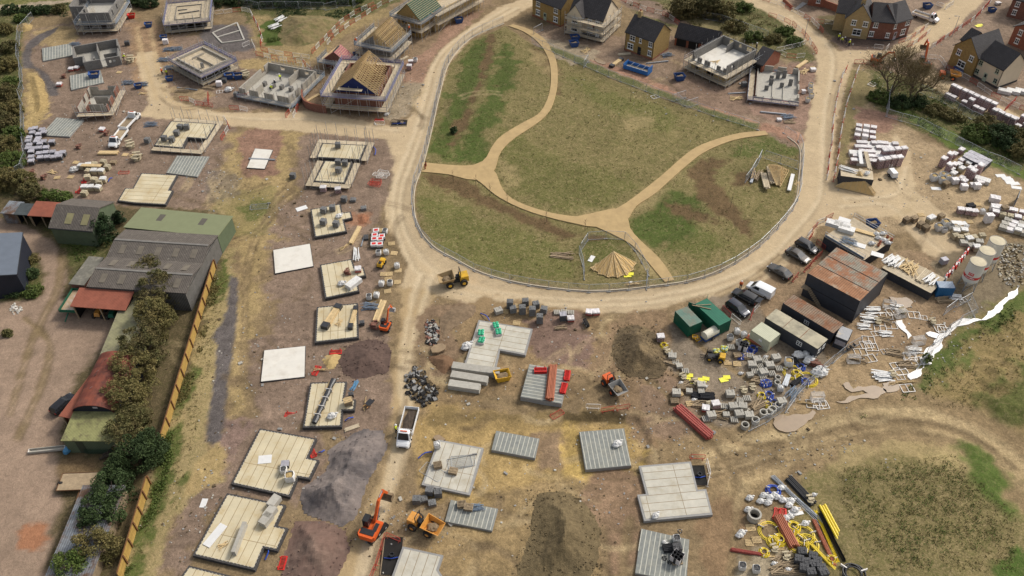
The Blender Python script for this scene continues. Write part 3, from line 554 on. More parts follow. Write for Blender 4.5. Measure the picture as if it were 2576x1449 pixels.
SAGE=mat('sage_joinery',(0.35,0.40,0.30),0.5,0.05,2)
GLASS=mat('dark_window_glass',(0.022,0.026,0.03),0.12,0.1,1,spec=0.7)
DARK=mat('shade_and_joint_black',(0.02,0.018,0.016),0.9,0.2,1)  # near-black: shade painted into openings, pits and open sheds; also joints and eyes
BLACK=mat('black_plastic',(0.022,0.022,0.024),0.5,0.2,2,objvar=0.2)
BLKWRAP=mat('black_wrap',(0.025,0.025,0.027),0.32,0.3,5,0.6,spec=0.6)
RUBBER=mat('tyre_rubber',(0.03,0.027,0.024),0.9,0.25,3)
WHITE=mat('white_plastic',(0.68,0.67,0.64),0.5,0.06,2,objvar=0.06)
WRAP=mat('white_wrap',(0.62,0.585,0.57),0.42,0.14,2.5,0.5,objvar=0.12,dirt=((0.42,0.34,0.3),0.9,0.56,0.75,0.4))
SHEETW=mat('white_sheeting',(0.62,0.605,0.57),0.5,0.14,2,0.8,objvar=0.08)
BRICKS=mat('packed_bricks',(0.25,0.125,0.115),0.85,0.25,2.5,pat='brick',c2=(0.17,0.08,0.075),mortar=(0.46,0.38,0.37),bw=0.55,bh=0.28,ms=0.045,objvar=0.2)
BLOCKS=mat('packed_blocks',(0.19,0.19,0.185),0.95,0.18,2,pat='brick',c2=(0.15,0.15,0.147),mortar=(0.085,0.083,0.08),bw=0.45,bh=0.225,ms=0.02,objvar=0.15)
DBLOCKS=mat('dark_packed_blocks',(0.105,0.103,0.103),0.9,0.2,2,pat='brick',c2=(0.08,0.08,0.082),mortar=(0.035,0.035,0.036),bw=0.45,bh=0.225,ms=0.02,objvar=0.15)
BEIGES=mat('packed_beige_stone',(0.50,0.43,0.29),0.9,0.15,2,pat='brick',c2=(0.42,0.355,0.23),mortar=(0.25,0.21,0.15),bw=0.5,bh=0.25,ms=0.02,objvar=0.15)
GREYW=mat('grey_wrap',(0.36,0.345,0.37),0.4,0.2,2.5,0.5,objvar=0.15)
CONC=mat('cast_concrete',(0.40,0.375,0.32),0.92,0.14,2,objvar=0.1)
CONCD=mat('grey_concrete',(0.27,0.262,0.245),0.92,0.14,2,objvar=0.1)
REDP=mat('red_plastic',(0.56,0.025,0.018),0.5,0.15,2,objvar=0.1)
REDT=mat('red_barrier_tube',(0.42,0.055,0.035),0.55,0.15,2,objvar=0.2)
WHT=mat('white_barrier_tube',(0.70,0.66,0.60),0.5,0.15,2,objvar=0.15)
BLUEP=mat('blue_plastic',(0.025,0.07,0.36),0.45,0.15,2,objvar=0.15)
SKIPB=mat('blue_skip_paint',(0.028,0.07,0.205),0.55,0.25,2,dirt=((0.12,0.09,0.07),0.8,0.55,0.7,0.5),objvar=0.2)
LBLUE=mat('light_blue_plastic',(0.08,0.25,0.42),0.5,0.15,2)
YELP=mat('yellow_pipe',(0.74,0.56,0.03),0.4,0.06,2,objvar=0.05)
YELM=mat('yellow_machine',(0.62,0.36,0.03),0.45,0.15,1.5,dirt=((0.2,0.14,0.08),1.2,0.55,0.75,0.6))
ORM=mat('orange_machine',(0.62,0.105,0.018),0.45,0.12,1.5,dirt=((0.2,0.1,0.05),1.2,0.6,0.8,0.5))
ORY=mat('amber_machine',(0.60,0.27,0.05),0.5,0.15,1.5,dirt=((0.24,0.17,0.1),1.0,0.5,0.75,0.6))
ORP=mat('terracotta_pipe',(0.36,0.115,0.055),0.6,0.15,2,objvar=0.15)
REDPIPE=mat('dark_red_pipe',(0.33,0.07,0.052),0.55,0.15,2,objvar=0.15)
GREENC=mat('green_container_paint',(0.012,0.105,0.06),0.5,0.12,1.0,dirt=((0.05,0.11,0.08),0.6,0.5,0.75,0.5))
GREENR=mat('faded_green_roof',(0.13,0.21,0.165),0.7,0.15,1.0,pat='corr',ws=1.1,c2=(0.10,0.17,0.13),dirt=((0.21,0.17,0.12),0.35,0.45,0.65,0.9))
CABIN=mat('charcoal_cabin',(0.048,0.051,0.06),0.55,0.12,1.0)
CABR=mat('cabin_roof',(0.44,0.39,0.27),0.7,0.12,0.6,dirt=((0.13,0.12,0.09),0.35,0.42,0.68,0.8))
RUSTR=mat('rusty_cabin_roof',(0.27,0.245,0.19),0.8,0.2,1.2,pat='corr',ws=0.85,c2=(0.19,0.17,0.13),dirt=((0.28,0.10,0.035),0.45,0.42,0.58,0.85))
RUSTR2=mat('rusty_brown_roof',(0.26,0.19,0.13),0.8,0.2,1.2,pat='corr',ws=0.85,c2=(0.18,0.12,0.08),dirt=((0.22,0.08,0.03),0.5,0.45,0.62,0.8))
SAGEC=mat('pale_green_cabin',(0.50,0.50,0.36),0.6,0.08,1.0,pat='corr',ws=1.2,c2=(0.44,0.44,0.31))
MUD=mat('caked_mud',(0.20,0.145,0.085),0.95,0.25,2,0.5)
CARK=mat('black_car_paint',(0.018,0.018,0.02),0.22,0.05,1,spec=0.7,metal=0.2)
CARG=mat('grey_car_paint',(0.075,0.068,0.06),0.25,0.05,1,spec=0.7,metal=0.5)
CARB=mat('dark_blue_car_paint',(0.018,0.022,0.036),0.22,0.05,1,spec=0.7,metal=0.2)
CARW=mat('white_van_paint',(0.75,0.75,0.74),0.3,0.03,1,spec=0.5)
LAMP=mat('headlight_glass',(0.6,0.6,0.58),0.2,0.05,1);TAIL=mat('tail_light_red',(0.35,0.02,0.015),0.3,0.05,1);RIM=mat('alloy_rim',(0.35,0.35,0.36),0.4,0.1,2,metal=0.6)
SKIN=mat('skin',(0.45,0.27,0.19),0.7,0.05,5);HIO=mat('orange_hi_vis',(0.72,0.12,0.02),0.7,0.1,5);HIY=mat('yellow_hi_vis',(0.62,0.72,0.05),0.7,0.1,5);NAVY=mat('navy_workwear',(0.03,0.033,0.05),0.85,0.15,5)
BARK=mat('bark',(0.115,0.088,0.062),0.95,0.25,4);DBARK=mat('dark_bark',(0.06,0.047,0.035),0.95,0.25,4)
def leafmat(name,c1,c2,c3=None):
 m=mat(name,c1,0.75,0.28,2.2,dirt=(c2,0.45,0.42,0.62,0.9),objvar=0.10,spec=0.2);return m
LV={'olive':leafmat('olive_foliage',(0.125,0.112,0.038),(0.175,0.135,0.05)),'brown':leafmat('brown_foliage',(0.135,0.108,0.044),(0.088,0.092,0.03)),'green':leafmat('green_foliage',(0.075,0.11,0.024),(0.115,0.14,0.035)),'dark':leafmat('dark_evergreen',(0.036,0.058,0.02),(0.06,0.088,0.028)),'bud':leafmat('budding_twigs',(0.17,0.14,0.055),(0.12,0.10,0.04)),'lime':leafmat('bright_foliage',(0.12,0.14,0.025),(0.17,0.16,0.03)),'ivy':leafmat('ivy_leaf',(0.018,0.036,0.012),(0.03,0.052,0.016))}
# small helpers
def ext(mb,prof,a,b,axis='x'):
 """closed (s,z) profile extruded along x or y from a to b"""
 n=len(prof);o=len(mb.v)
 for t in(a,b):mb.v+=[((t,s,z)if axis=='x' else(s,t,z))for s,z in prof]
 mb.f.append(tuple(range(o,o+n))if axis=='y' else tuple(range(o+n-1,o-1,-1)));mb.f.append(tuple(range(o+2*n-1,o+n-1,-1))if axis=='y' else tuple(range(o+n,o+2*n)))
 for i in range(n):
  j=(i+1)%n
  mb.f.append((o+i,o+j,o+n+j,o+n+i)if axis=='x' else(o+j,o+i,o+n+i,o+n+j))
 return mb
def gable(x0,x1,y0,y1,ze,zr,axis='x',ov=0.3,t=0.16,gv=0.2):
 mb=MB()
 if axis=='x':a0,a1,s0,s1=x0-gv,x1+gv,y0,y1
 else:a0,a1,s0,s1=y0-gv,y1+gv,x0,x1
 mid=(s0+s1)/2;k=(zr-ze)/(mid-s0);e=ze-ov*k
 return ext(mb,[(s0-ov,e),(s1+ov,e),(s1+ov,e+t),(mid,zr+t),(s0-ov,e+t)][:1]+[(mid,zr),(s1+ov,e),(s1+ov,e+t),(mid,zr+t),(s0-ov,e+t)],a0,a1,axis)
def wallm(a,b,t,z0,z1,ops=(),mb=None):
 """straight wall a->b, thickness to the left, openings (s0,s1,zlo,zhi)"""
 mb=mb or MB();ax,ay=a;L=math.hypot(b[0]-ax,b[1]-ay);dx,dy=(b[0]-ax)/L,(b[1]-ay)/L;nx_,ny_=-dy,dx
 cuts=sorted({0.0,L,*[q for o in ops for q in o[:2]if 0<q<L]})
 def blk(s0,s1,lo,hi):
  if s1-s0<1e-3 or hi-lo<1e-3:return
  p=[(ax+dx*s0,ay+dy*s0),(ax+dx*s1,ay+dy*s1),(ax+dx*s1+nx_*t,ay+dy*s1+ny_*t),(ax+dx*s0+nx_*t,ay+dy*s0+ny_*t)]
  mb.grid8([(*q,lo)for q in p]+[(*q,hi)for q in p])
 for s0,s1 in zip(cuts,cuts[1:]):
  m=(s0+s1)/2;hit=[o for o in ops if o[0]<m<o[1]]
  if not hit:blk(s0,s1,z0,z1)
  else:blk(s0,s1,z0,hit[0][2]);blk(s0,s1,hit[0][3],z1)
 return mb
GRP=dict(slab='ground floor slabs of unbuilt houses',scaf='scaffolds round the unfinished houses')
def slab(label,pts,h,kind='plank',rot=0,group=GRP['slab'],name='floor_slab',notch=None):
 """pts: outline at top level. local x runs along the first edge"""
 A,B=pts[0],pts[1];loc,rz,w_=frame(A,B);rz+=rot*math.pi/2
 root=thing(name,label,'foundation',loc,rz,group);M=Matrix.Rotation(-rz,3,'Z')
 lp=[(M@(Vector((p[0],p[1],0))-loc))for p in pts];lp=[(p.x,p.y)for p in lp]
 if kind=='white':
  MB().prism(inset(lp,0.08),0,h+0.006).build('screed',WHITEC,root);MB().prism(lp,-0.7,h-0.02).build('edge_wall',DKBLK,root)
 elif kind=='block':
  ins=inset(lp,0.03);MB().prism(ins,0,h).build('infill_blocks',BBLK,root);MB().prism(lp,-0.7,h-0.05).build('edge_wall',CONCD,root)
  ys=[p[1]for p in ins];y=min(ys)+0.25
  while y<max(ys)-0.1:
   xs=[]
   for i in range(len(ins)):
    a,b=ins[i-1],ins[i]
    if(a[1]>y)!=(b[1]>y):xs.append(a[0]+(b[0]-a[0])*(y-a[1])/(b[1]-a[1]))
   xs.sort()
   if len(xs)>=2:MB().box(xs[0]+0.06,y-0.05,h-0.1,xs[-1]-0.06,y+0.05,h+0.01).build('beam',BBEAM,root)
   y+=0.64
 else:
  MB().prism(inset(lp,0.3),0,h+0.012).build('floor_planks',PLANKG if kind=='grey' else PLANK,root)
  MB().prism(lp,-0.7,h-0.02).build('foundation_wall',CONCD if kind=='grey' else DKBLK,root)
  if kind=='plank':
   m=MB();n=len(lp);ip=inset(lp,0.27)
   for i in range(n):
    a,b=ip[i-1],ip[i];L=math.hypot(b[0]-a[0],b[1]-a[1]);k=int(L/0.5)
    for q in range(k):t=(q+0.5)/k;m.obox((a[0]+(b[0]-a[0])*t,a[1]+(b[1]-a[1])*t,h-0.0),(0.17,0.10,0.07),ang(a,b))
   m.build('cavity_tie',CONC,root)
 root['h']=h;del root['h'];return root
POLES={}
def pole_mesh(h):
 k=round(h,1)
 if k not in POLES:POLES[k]=MB().tube((0,0,0),(0,0,k),0.05,5).mesh('pole',DSTEEL)
 return POLES[k]
def child(name,me,parent,loc=(0,0,0),rot=(0,0,0)):
 o=bpy.data.objects.new(name,me);col.objects.link(o);o.parent=parent;o.location=loc;o.rotation_euler=rot;return o
def scaffold(label,loc,rz,x0,y0,x1,y1,lifts,top=1.2,sides='frbl',wd=1.25,guard=GUARD,deck=None,rails=True,var=0.5,board=None,gap=0.12):
 root=thing('scaffold',label,'scaffold',loc,rz,GRP['scaf']);rr=random.Random(hash(label)%9999 if False else sum(map(ord,label)))
 board=board or TIMB2;npole=0
 S={'f':((x0,y0),(x1,y0)),'r':((x1,y0),(x1,y1)),'b':((x1,y1),(x0,y1)),'l':((x0,y1),(x0,y0))}
 order=[s for s in 'frbl' if s in sides]
 for s in order:
  a,b=Vector(S[s][0]),Vector(S[s][1]);L=(b-a).length;d=(b-a)/L;n=Vector((d.y,-d.x))
  nx_={'f':'r','r':'b','b':'l','l':'f'}[s]in sides;ex=wd+gap if nx_ else 0.0
  for lz in lifts:
   m=MB();p=[a+n*gap,b+d*ex+n*gap,b+d*ex+n*(gap+wd),a+n*(gap+wd)]
   m.prism([(q.x,q.y)for q in p],lz-0.06,lz+0.0)
   if s in 'rl':m.swap=True
   m.build('platform',board,root)
   if rails:
    g=MB();e=[a-d*(gap+wd if{'f':'l','r':'f','b':'r','l':'b'}[s]in sides else 0)+n*(gap+wd+0.03),b+d*ex+n*(gap+wd+0.03)]
    for zz in(0.5,1.05):g.beam((e[0].x,e[0].y,lz+zz),(e[1].x,e[1].y,lz+zz),0.05)
    g.build('guard_rail',STEEL,root)
    if guard is not None and lz==lifts[-1]:
     g=MB();g.beam((e[0].x,e[0].y,lz+0.1),(e[1].x,e[1].y,lz+0.1),0.03,0.2)
     for zz in(0.3,0.42,0.62,0.75,0.9):g.beam((e[0].x,e[0].y,lz+zz),(e[1].x,e[1].y,lz+zz),0.02,0.035)
     k=int(L/0.3)
     for q in range(k):c_=e[0].lerp(e[1],q/k);g.beam((c_.x,c_.y,lz+0.1),(c_.x,c_.y,lz+0.95),0.03,0.02)
     g.build('brick_guard',guard,root)
  k=max(1,round((L+ex)/2.1));lz=lifts[-1]
  for q in range(k+1):
   if q==k and nx_ is False and s!=order[-1]and False:continue
   c_=a+d*((L+ex)*q/k)
   for off,hh in((gap+wd,top),(gap+0.05,top*0.5 if top<2 else top)):
    if npole>98:break
    h_=lz+hh+rr.uniform(-var,var)
    if off<0.5 and nx_ and q==k:continue
    p=c_+n*off;child('standard',pole_mesh(h_),root,(p.x,p.y,0),(rr.uniform(-.012,.012),rr.uniform(-.012,.012),0));npole+=1
  br=MB();br.beam((a.x+n.x*(gap+wd+.04),a.y+n.y*(gap+wd+.04),0.2),(a.x+d.x*L*.55+n.x*(gap+wd+.04),a.y+d.y*L*.55+n.y*(gap+wd+.04),lz),0.05)
  for z_ in[l-0.12 for l in lifts]:
   for o_ in(gap+.05,gap+wd):br.beam((a.x+n.x*o_,a.y+n.y*o_,z_),(b.x+d.x*ex+n.x*o_,b.y+d.y*ex+n.y*o_,z_),0.05)
  br.build('ledger',DSTEEL,root)
 if deck:
  m=MB().box(x0-gap,y0-gap,deck-0.07,x1+gap,y1+gap,deck-0.005);m.build('deck',board,root)
 return root
_mesh0=MB.mesh
def _mesh(s,name,material,smooth=False):
 me=_mesh0(s,name,material,smooth)
 if getattr(s,'swap',False):
  ul=me.uv_layers[0].data;a=np.empty(len(ul)*2,np.float32);ul.foreach_get('uv',a);a=a.reshape(-1,2)[:,::-1].copy();ul.foreach_set('uv',a.ravel())
 return me
MB.mesh=_mesh
def onface(face,w,d,s,z,e):
 """point on a wall face; s along the face seen from outside left to right, e outward"""
 return{'f':(s,-e,z),'r':(w+e,s,z),'b':(w-s,d+e,z),'l':(-e,d-s,z)}[face]
FRZ={'f':0,'r':math.pi/2,'b':math.pi,'l':-math.pi/2}
WM={}
def window_parts(ww,hh,m=None,sill=True,x0=0,nm='window'):
 m=m or WFRAME;k=(round(ww,2),round(hh,2),m.name,sill)
 if k not in WM:
  f=MB();b=0.09
  for q in((-ww/2,-0.05,0,-ww/2+b,0.1,hh),(ww/2-b,-0.05,0,ww/2,0.1,hh),(-ww/2+b,-0.05,0,ww/2-b,0.1,b),(-ww/2+b,-0.05,hh-b,ww/2-b,0.1,hh)):f.box(*q)
  if ww>0.8:f.box(-b/2,-0.045,b,b/2,0.1,hh-b)
  f.box(-ww/2+b,-0.04,hh*.55-.03,ww/2-b,0.1,hh*.55+.03)
  if sill:f.box(-ww/2-0.1,-0.12,-0.14,ww/2+0.1,0.1,-0.005)
  if sill and m is WFRAME:f.box(-ww/2-0.08,-0.03,hh+0.005,ww/2+0.08,0.1,hh+0.19)
  WM[k]=(f.mesh('window',m),MB().box(-ww/2+.05,-0.012,.05,ww/2-.05,0.1,hh-.05).mesh('pane',GLASS))
 return WM[k]
def win(root,face,w,d,s,z,ww,hh,m=None,sill=True,off=(0,0,0)):
 a,b=window_parts(ww,hh,m,sill);p=onface(face,w,d,s,z,0.0)
 o=child('window',a,root,(p[0]+off[0],p[1]+off[1],p[2]+off[2]),(0,0,FRZ[face]));child('pane',b,o);return o
def door(root,face,w,d,s,ww=0.95,hh=2.05,m=None,off=(0,0,0),z=0.15):
 p=onface(face,w,d,s,z,0.0);f=MB().box(-ww/2,-0.06,0,ww/2,0.08,hh).build('door',m or WFRAME,root)
 f.location=(p[0]+off[0],p[1]+off[1],p[2]+off[2]);f.rotation_euler=(0,0,FRZ[face])
 MB().box(-ww*.28,-0.075,hh*.5,ww*.28,-0.02,hh*.88).build('glazing',GLASS,f);MB().box(ww*.33,-0.11,hh*.45,ww*.4,-0.05,hh*.52).build('handle',STEEL,f);return f
def block_house(name,label,A,B,C,eave,ridge,axis,wall,roof=ROOFT,plinth=None,group='finished houses',cat='house',dmax=None):
 loc,rz,w_=frame(A,B);d_=math.hypot(C[0]-B[0],C[1]-B[1])if not isinstance(C,(int,float))else C
 root=thing(name,label,cat,loc,rz,group);wing(root,0,0,w_,d_,eave,ridge,axis,wall,roof)
 if plinth:MB().box(-0.03,-0.03,-0.3,w_+0.03,d_+0.03,0.42).build('plinth',plinth,root)
 return root,w_,d_
def wing(root,x0,y0,x1,y1,eave,ridge,axis,wall,roof=ROOFT,gv=0.15,ov=0.3):
 m=MB()
 if axis=='x':ext(m,[(y0,-0.3),(y1,-0.3),(y1,eave),((y0+y1)/2,ridge),(y0,eave)],x0,x1,'x')
 else:ext(m,[(x0,-0.3),(x1,-0.3),(x1,eave),((x0+x1)/2,ridge),(x0,eave)],y0,y1,'y')
 m.build('wall',wall,root)
 r=gable(x0,x1,y0,y1,eave+0.02,ridge+0.02,axis,ov,gv=gv).build('roof',roof,root)
 g=MB()
 if axis=='x':
  for y,e in((y0-ov-.07,1),(y1+ov+.07,1)):g.tube((x0-gv,y,eave-ov*(ridge-eave)/((y1-y0)/2)+.06),(x1+gv,y,eave-ov*(ridge-eave)/((y1-y0)/2)+.06),0.07,6)
 else:
  for x in(x0-ov-.07,x1+ov+.07):g.tube((x,y0-gv,eave-ov*(ridge-eave)/((x1-x0)/2)+.06),(x,y1+gv,eave-ov*(ridge-eave)/((x1-x0)/2)+.06),0.07,6)
 g.build('gutter',BLACK,r)
def truss_roof(root,x0,x1,y0,y1,ze,zr,axis='x',sp=0.72):
 def tr(L):
  m=MB();h=zr-ze;t=0.085
  for a,b in(((0,0),(L,0)),((-0.35,-0.35*2*h/L),(L/2,h)),((L+0.35,-0.35*2*h/L),(L/2,h)),((L/3,0),(L/4,h/2)),((L/3,0),(L/2,h)),((2*L/3,0),(L/2,h)),((2*L/3,0),(3*L/4,h/2))):
   m.beam((0,a[0],a[1]),(0,b[0],b[1]),t,0.12)
  return m.mesh('roof_truss',TIMB)
 if axis=='x':
  me=tr(y1-y0);n=int((x1-x0)/sp)
  for i in range(n+1):child('roof_truss',me,root,(x0+(x1-x0)*i/n,y0,ze))
 else:
  me=tr(x1-x0);n=int((y1-y0)/sp)
  for i in range(n+1):child('roof_truss',me,root,(x1,y0+(y1-y0)*i/n,ze),(0,0,math.pi/2))
# site stock prototypes
def proto_pack(name,label,cat,sx,sy,sz,stack_m,wrap_m=None,wrap_h=0.35,pallet=True,uneven=0):
 root=thing(name,label,cat);z0=0.0;rr=random.Random(len(label)+int(sz*10))
 if pallet:
  p=MB()
  for y in(-0.42,0,0.42):p.box(-sx/2,y*sy-0.05,0,sx/2,y*sy+0.05,0.1)
  for i in range(6):x=-sx/2+(i+.5)*sx/6;p.box(x-0.07,-sy/2,0.102,x+0.07,sy/2,0.13)
  p.build('pallet',OLDT,root);z0=0.13
 m=MB()
 if uneven:
  n=uneven
  for i in range(n):
   for j in range(2):
    h=sz-rr.choice((0,0,0,0.0,0.06));a=-sx/2+i*sx/n;b=-sy/2+j*sy/2
    m.box(a+.008,b+.008,z0,a+sx/n-.008,b+sy/2-.008,z0+h)
 else:m.box(-sx/2,-sy/2,z0,sx/2,sy/2,z0+sz)
 m.build('stack',stack_m,root)
 if wrap_m is not None:
  c=MB();e=0.03;zt=z0+sz+0.03;hx,hy=sx/2+e,sy/2+e;n=4;pts=[]
  o=len(c.v);g=[]
  for j in range(n+1):
   for i in range(n+1):
    c.v.append((-hx+2*hx*i/n,-hy+2*hy*j/n,zt+rr.uniform(-.025,.05)))
  for j in range(n):
   for i in range(n):q=j*(n+1)+i;c.f.append((q,q+1,q+n+2,q+n+1))
  per=[i for i in range(n+1)]+[j*(n+1)+n for j in range(1,n+1)]+[n*(n+1)+i for i in range(n-1,-1,-1)]+[j*(n+1)for j in range(n-1,0,-1)]
  k=len(per);ob=len(c.v)
  for q in per:x,y,z=c.v[q];c.v.append((x*1.01,y*1.01,zt-wrap_h*rr.uniform(.75,1.25)))
  for i in range(k):a,b=per[i],per[(i+1)%k];c.f.append((ob+i,ob+(i+1)%k,b,a))
  c.build('wrap',wrap_m,root)
 return Proto(root)
PK=dict(brick=proto_pack('brick_pack','x','brick pack',1.15,1.0,1.05,BRICKS,WRAP,0.2),brick2=proto_pack('brick_pack','x','brick pack',1.15,1.0,2.2,BRICKS,WRAP,0.25),grey=proto_pack('block_pack','x','block pack',1.1,1.0,1.05,BLOCKS,None,uneven=4),greyh=proto_pack('block_pack','x','block pack',1.1,1.0,1.6,BLOCKS,None,uneven=4),greyl=proto_pack('block_pack','x','block pack',1.1,1.0,0.5,BLOCKS,None,uneven=4),dark=proto_pack('block_pack','x','block pack',1.15,1.0,0.95,DBLOCKS,None,uneven=4),gwrap=proto_pack('wrapped_block_pack','x','block pack',1.1,1.0,0.95,DBLOCKS,GREYW,0.28),beige=proto_pack('stone_pack','x','stone pack',1.15,1.0,0.95,BEIGES,None,uneven=3),beigew=proto_pack('stone_pack','x','stone pack',1.15,1.0,1.0,BEIGES,SHEETW,0.3),white=proto_pack('wrapped_pallet','x','wrapped pallet',1.2,1.0,1.1,WRAP,WRAP,0.9),whitel=proto_pack('wrapped_pallet','x','wrapped pallet',1.2,1.0,0.55,SHEETW,WRAP,0.4),steel=proto_pack('slate_pack','x','tile pack',1.1,1.0,1.5,DBLOCKS,GREYW,0.1),conc=proto_pack('kerb_pack','x','kerb pack',1.1,0.95,0.6,CONC,None,uneven=4),redtop=proto_pack('red_brick_pack','x','brick pack',1.1,1.0,0.7,REDPIPE,WRAP,0.3))
def pk_board():
 root=thing('insulation_pack','x','insulation pack');m=MB()
 for i in range(4):m.box(-1.2,-0.6,i*0.28,1.2,0.6,i*0.28+0.265)
 m.build('boards',SHEETW,root);b=MB()
 for x in(-0.7,0.7):b.box(x-.04,-0.615,-0.0,x+.04,0.615,1.13)
 b.build('strap',WHT,root);return Proto(root)
PK['board']=pk_board()
def pk_pallet(n=1):
 root=thing('pallet','x','pallet')
 for k in range(n):
  m=MB();z=k*0.145
  for y in(-0.45,0,0.45):m.box(-0.6,y-0.05,z,0.6,y+0.05,z+0.095)
  for i in range(7):x=-0.6+i*0.183;m.box(x,-0.5,z+0.097,x+0.11,0.5,z+0.12)
  m.build('slats' if n==1 else 'pallet_layer',OLDT if n>1 else TIMB,root)
 if n==1:
  for y in(-0.5,0.4):MB().box(-0.6,y,-0.02,0.6,y+.1,-0.002).build('skid',OLDT,root)
 return Proto(root)
PK['pallet']=pk_pallet(1);PK['pallets']=pk_pallet(8);PK['pallets3']=pk_pallet(4)
def pk_bag(fill,full=1.0,wm=SHEETW):
 root=thing('bulk_bag','x','bag');rr=random.Random(5);m=MB();n=16;rows=[(0.40,0.0),(0.50,0.25),(0.52,0.6),(0.47,0.9),(0.43,0.98),(0.38,0.88)];o=0
 for r,z in rows:
  for k in range(n):
   a=2*math.pi*k/n;sq=1/max(abs(math.cos(a)),abs(math.sin(a)))**0.6;q=r*sq*(1+rr.uniform(-.05,.05));m.v.append((q*math.cos(a),q*math.sin(a),z*(1 if z<.8 else rr.uniform(.92,1.05))))
 for i in range(len(rows)-1):
  for k in range(n):q=(k+1)%n;m.f.append((i*n+k,i*n+q,(i+1)*n+q,(i+1)*n+k))
 m.f.append(tuple(range(n-1,-1,-1)));m.build('sack',wm,root)
 MB().blob((0,0,0.72),0.44,0.44,0.18*full,12,5,0.12,3).build('contents',fill,root);return Proto(root)
SAND=mat('sand',(0.42,0.30,0.13),0.95,0.15,3,0.4);GRAVEL=mat('dark_gravel',(0.085,0.083,0.082),0.95,0.3,5,0.8)
PK['bag']=pk_bag(SAND);PK['bagd']=pk_bag(GRAVEL)
PK['bagw']=pk_bag(SHEETW,1.9)
def pk_sack():
 root=thing('sack','x','bag');MB().blob((0,0,0.2),0.46,0.34,0.26,10,7,0.22,9,flat=0.0).build('sack_body',SHEETW,root);MB().blob((0.38,0.14,0.3),0.2,0.13,0.12,7,4,0.3,4).build('sack_neck',SHEETW,root);return Proto(root)
PK['sack']=pk_sack()
def pk_barrier(tm,L=2.2,H_=1.1,bars=True):
 root=thing('crowd_barrier','x','barrier');m=MB();c=0.12
 loop=[(-L/2+c,0,0.12),(L/2-c,0,0.12),(L/2,0,0.12+c),(L/2,0,H_-c),(L/2-c,0,H_),(-L/2+c,0,H_),(-L/2,0,H_-c),(-L/2,0,0.12+c)]
 m.path(loop,0.042,6,closed=True).build('frame',tm,root)
 if bars:
  b=MB()
  for i in range(1,14):x=-L/2+L*i/14;b.beam((x,0,0.14),(x,0,H_-.02),0.018)
  b.build('bars',tm,root)
 f=MB()
 for x in(-L*.38,L*.38):f.beam((x,-0.28,0.03),(x,0.28,0.03),0.05);f.beam((x,0,0.03),(x,0,0.14),0.05)
 f.build('feet',tm,root);return Proto(root)
PK['barw']=pk_barrier(WHT);PK['barr']=pk_barrier(REDT)
def pk_plastic():
 root=thing('plastic_barrier','x','barrier');m=MB()
 for x0,x1 in((-1,-.9),(.9,1)):m.box(x0,-.03,.1,x1,.03,1)
 m.box(-.9,-.03,.1,.9,.03,.2);m.box(-.9,-.03,.8,.9,.03,1)
 for i in range(9):x=-.72+i*.18;m.box(x-.03,-.025,.2,x+.03,.025,.8)
 m.build('panel',REDP,root);f=MB()
 for x in(-.7,.7):f.box(x-.06,-.28,0,x+.06,.28,.09)
 f.build('feet',REDP,root);return Proto(root)
PK['plas']=pk_plastic()
def pk_mesh():
 root=thing('mesh_fence_panel','x','fence');m=MB();L,h=3.45,2.0
 m.path([(-L/2,0,.1),(L/2,0,.1),(L/2,0,h-.1),(L/2-.1,0,h),(-L/2+.1,0,h),(-L/2,0,h-.1)],0.036,5,closed=True).build('frame',STEEL,root)
 w_=MB()
 for i in range(1,24):x=-L/2+L*i/24;w_.beam((x,0,.12),(x,0,h-.02),0.008)
 for i in range(1,6):z=.1+1.9*i/6;w_.beam((-L/2,0,z),(L/2,0,z),0.009)
 w_.build('wire_mesh',STEEL,root);MB().box(L/2-.32,-.12,0,L/2+.38,.12,.14,.02,.02).build('foot_block',CONCD,root);return Proto(root)
PK['mesh']=pk_mesh()
def pk_coil(m_,r0=0.8,loops=7,wires=0.045):
 root=thing('pipe_coil','x','pipe coil');rr=random.Random(loops);b=MB()
 for k in range(loops):
  r=r0*(1-0.07*k+rr.uniform(-.05,.05));c=(rr.uniform(-.1,.1),rr.uniform(-.1,.1));z=0.05+0.055*k;tl=rr.uniform(-.05,.05)
  b.path([(c[0]+r*math.cos(a),c[1]+r*math.sin(a),max(.05,z+tl*math.cos(a)))for a in[2*math.pi*i/22 for i in range(22)]],wires,5,closed=True)
 b.build('coil',m_,root);t=MB()
 for a in(0.3,2.4,4.5):t.obox((r0*.82*math.cos(a),r0*.82*math.sin(a),.2),(r0*.55,.06,.38),a)
 t.build('tie',WHT,root);return Proto(root)
PK['coilb']=pk_coil(BLUEP);PK['coily']=pk_coil(YELP);PK['coilk']=pk_coil(BLACK);PK['loopy']=pk_coil(YELP,1.6,4,0.05)
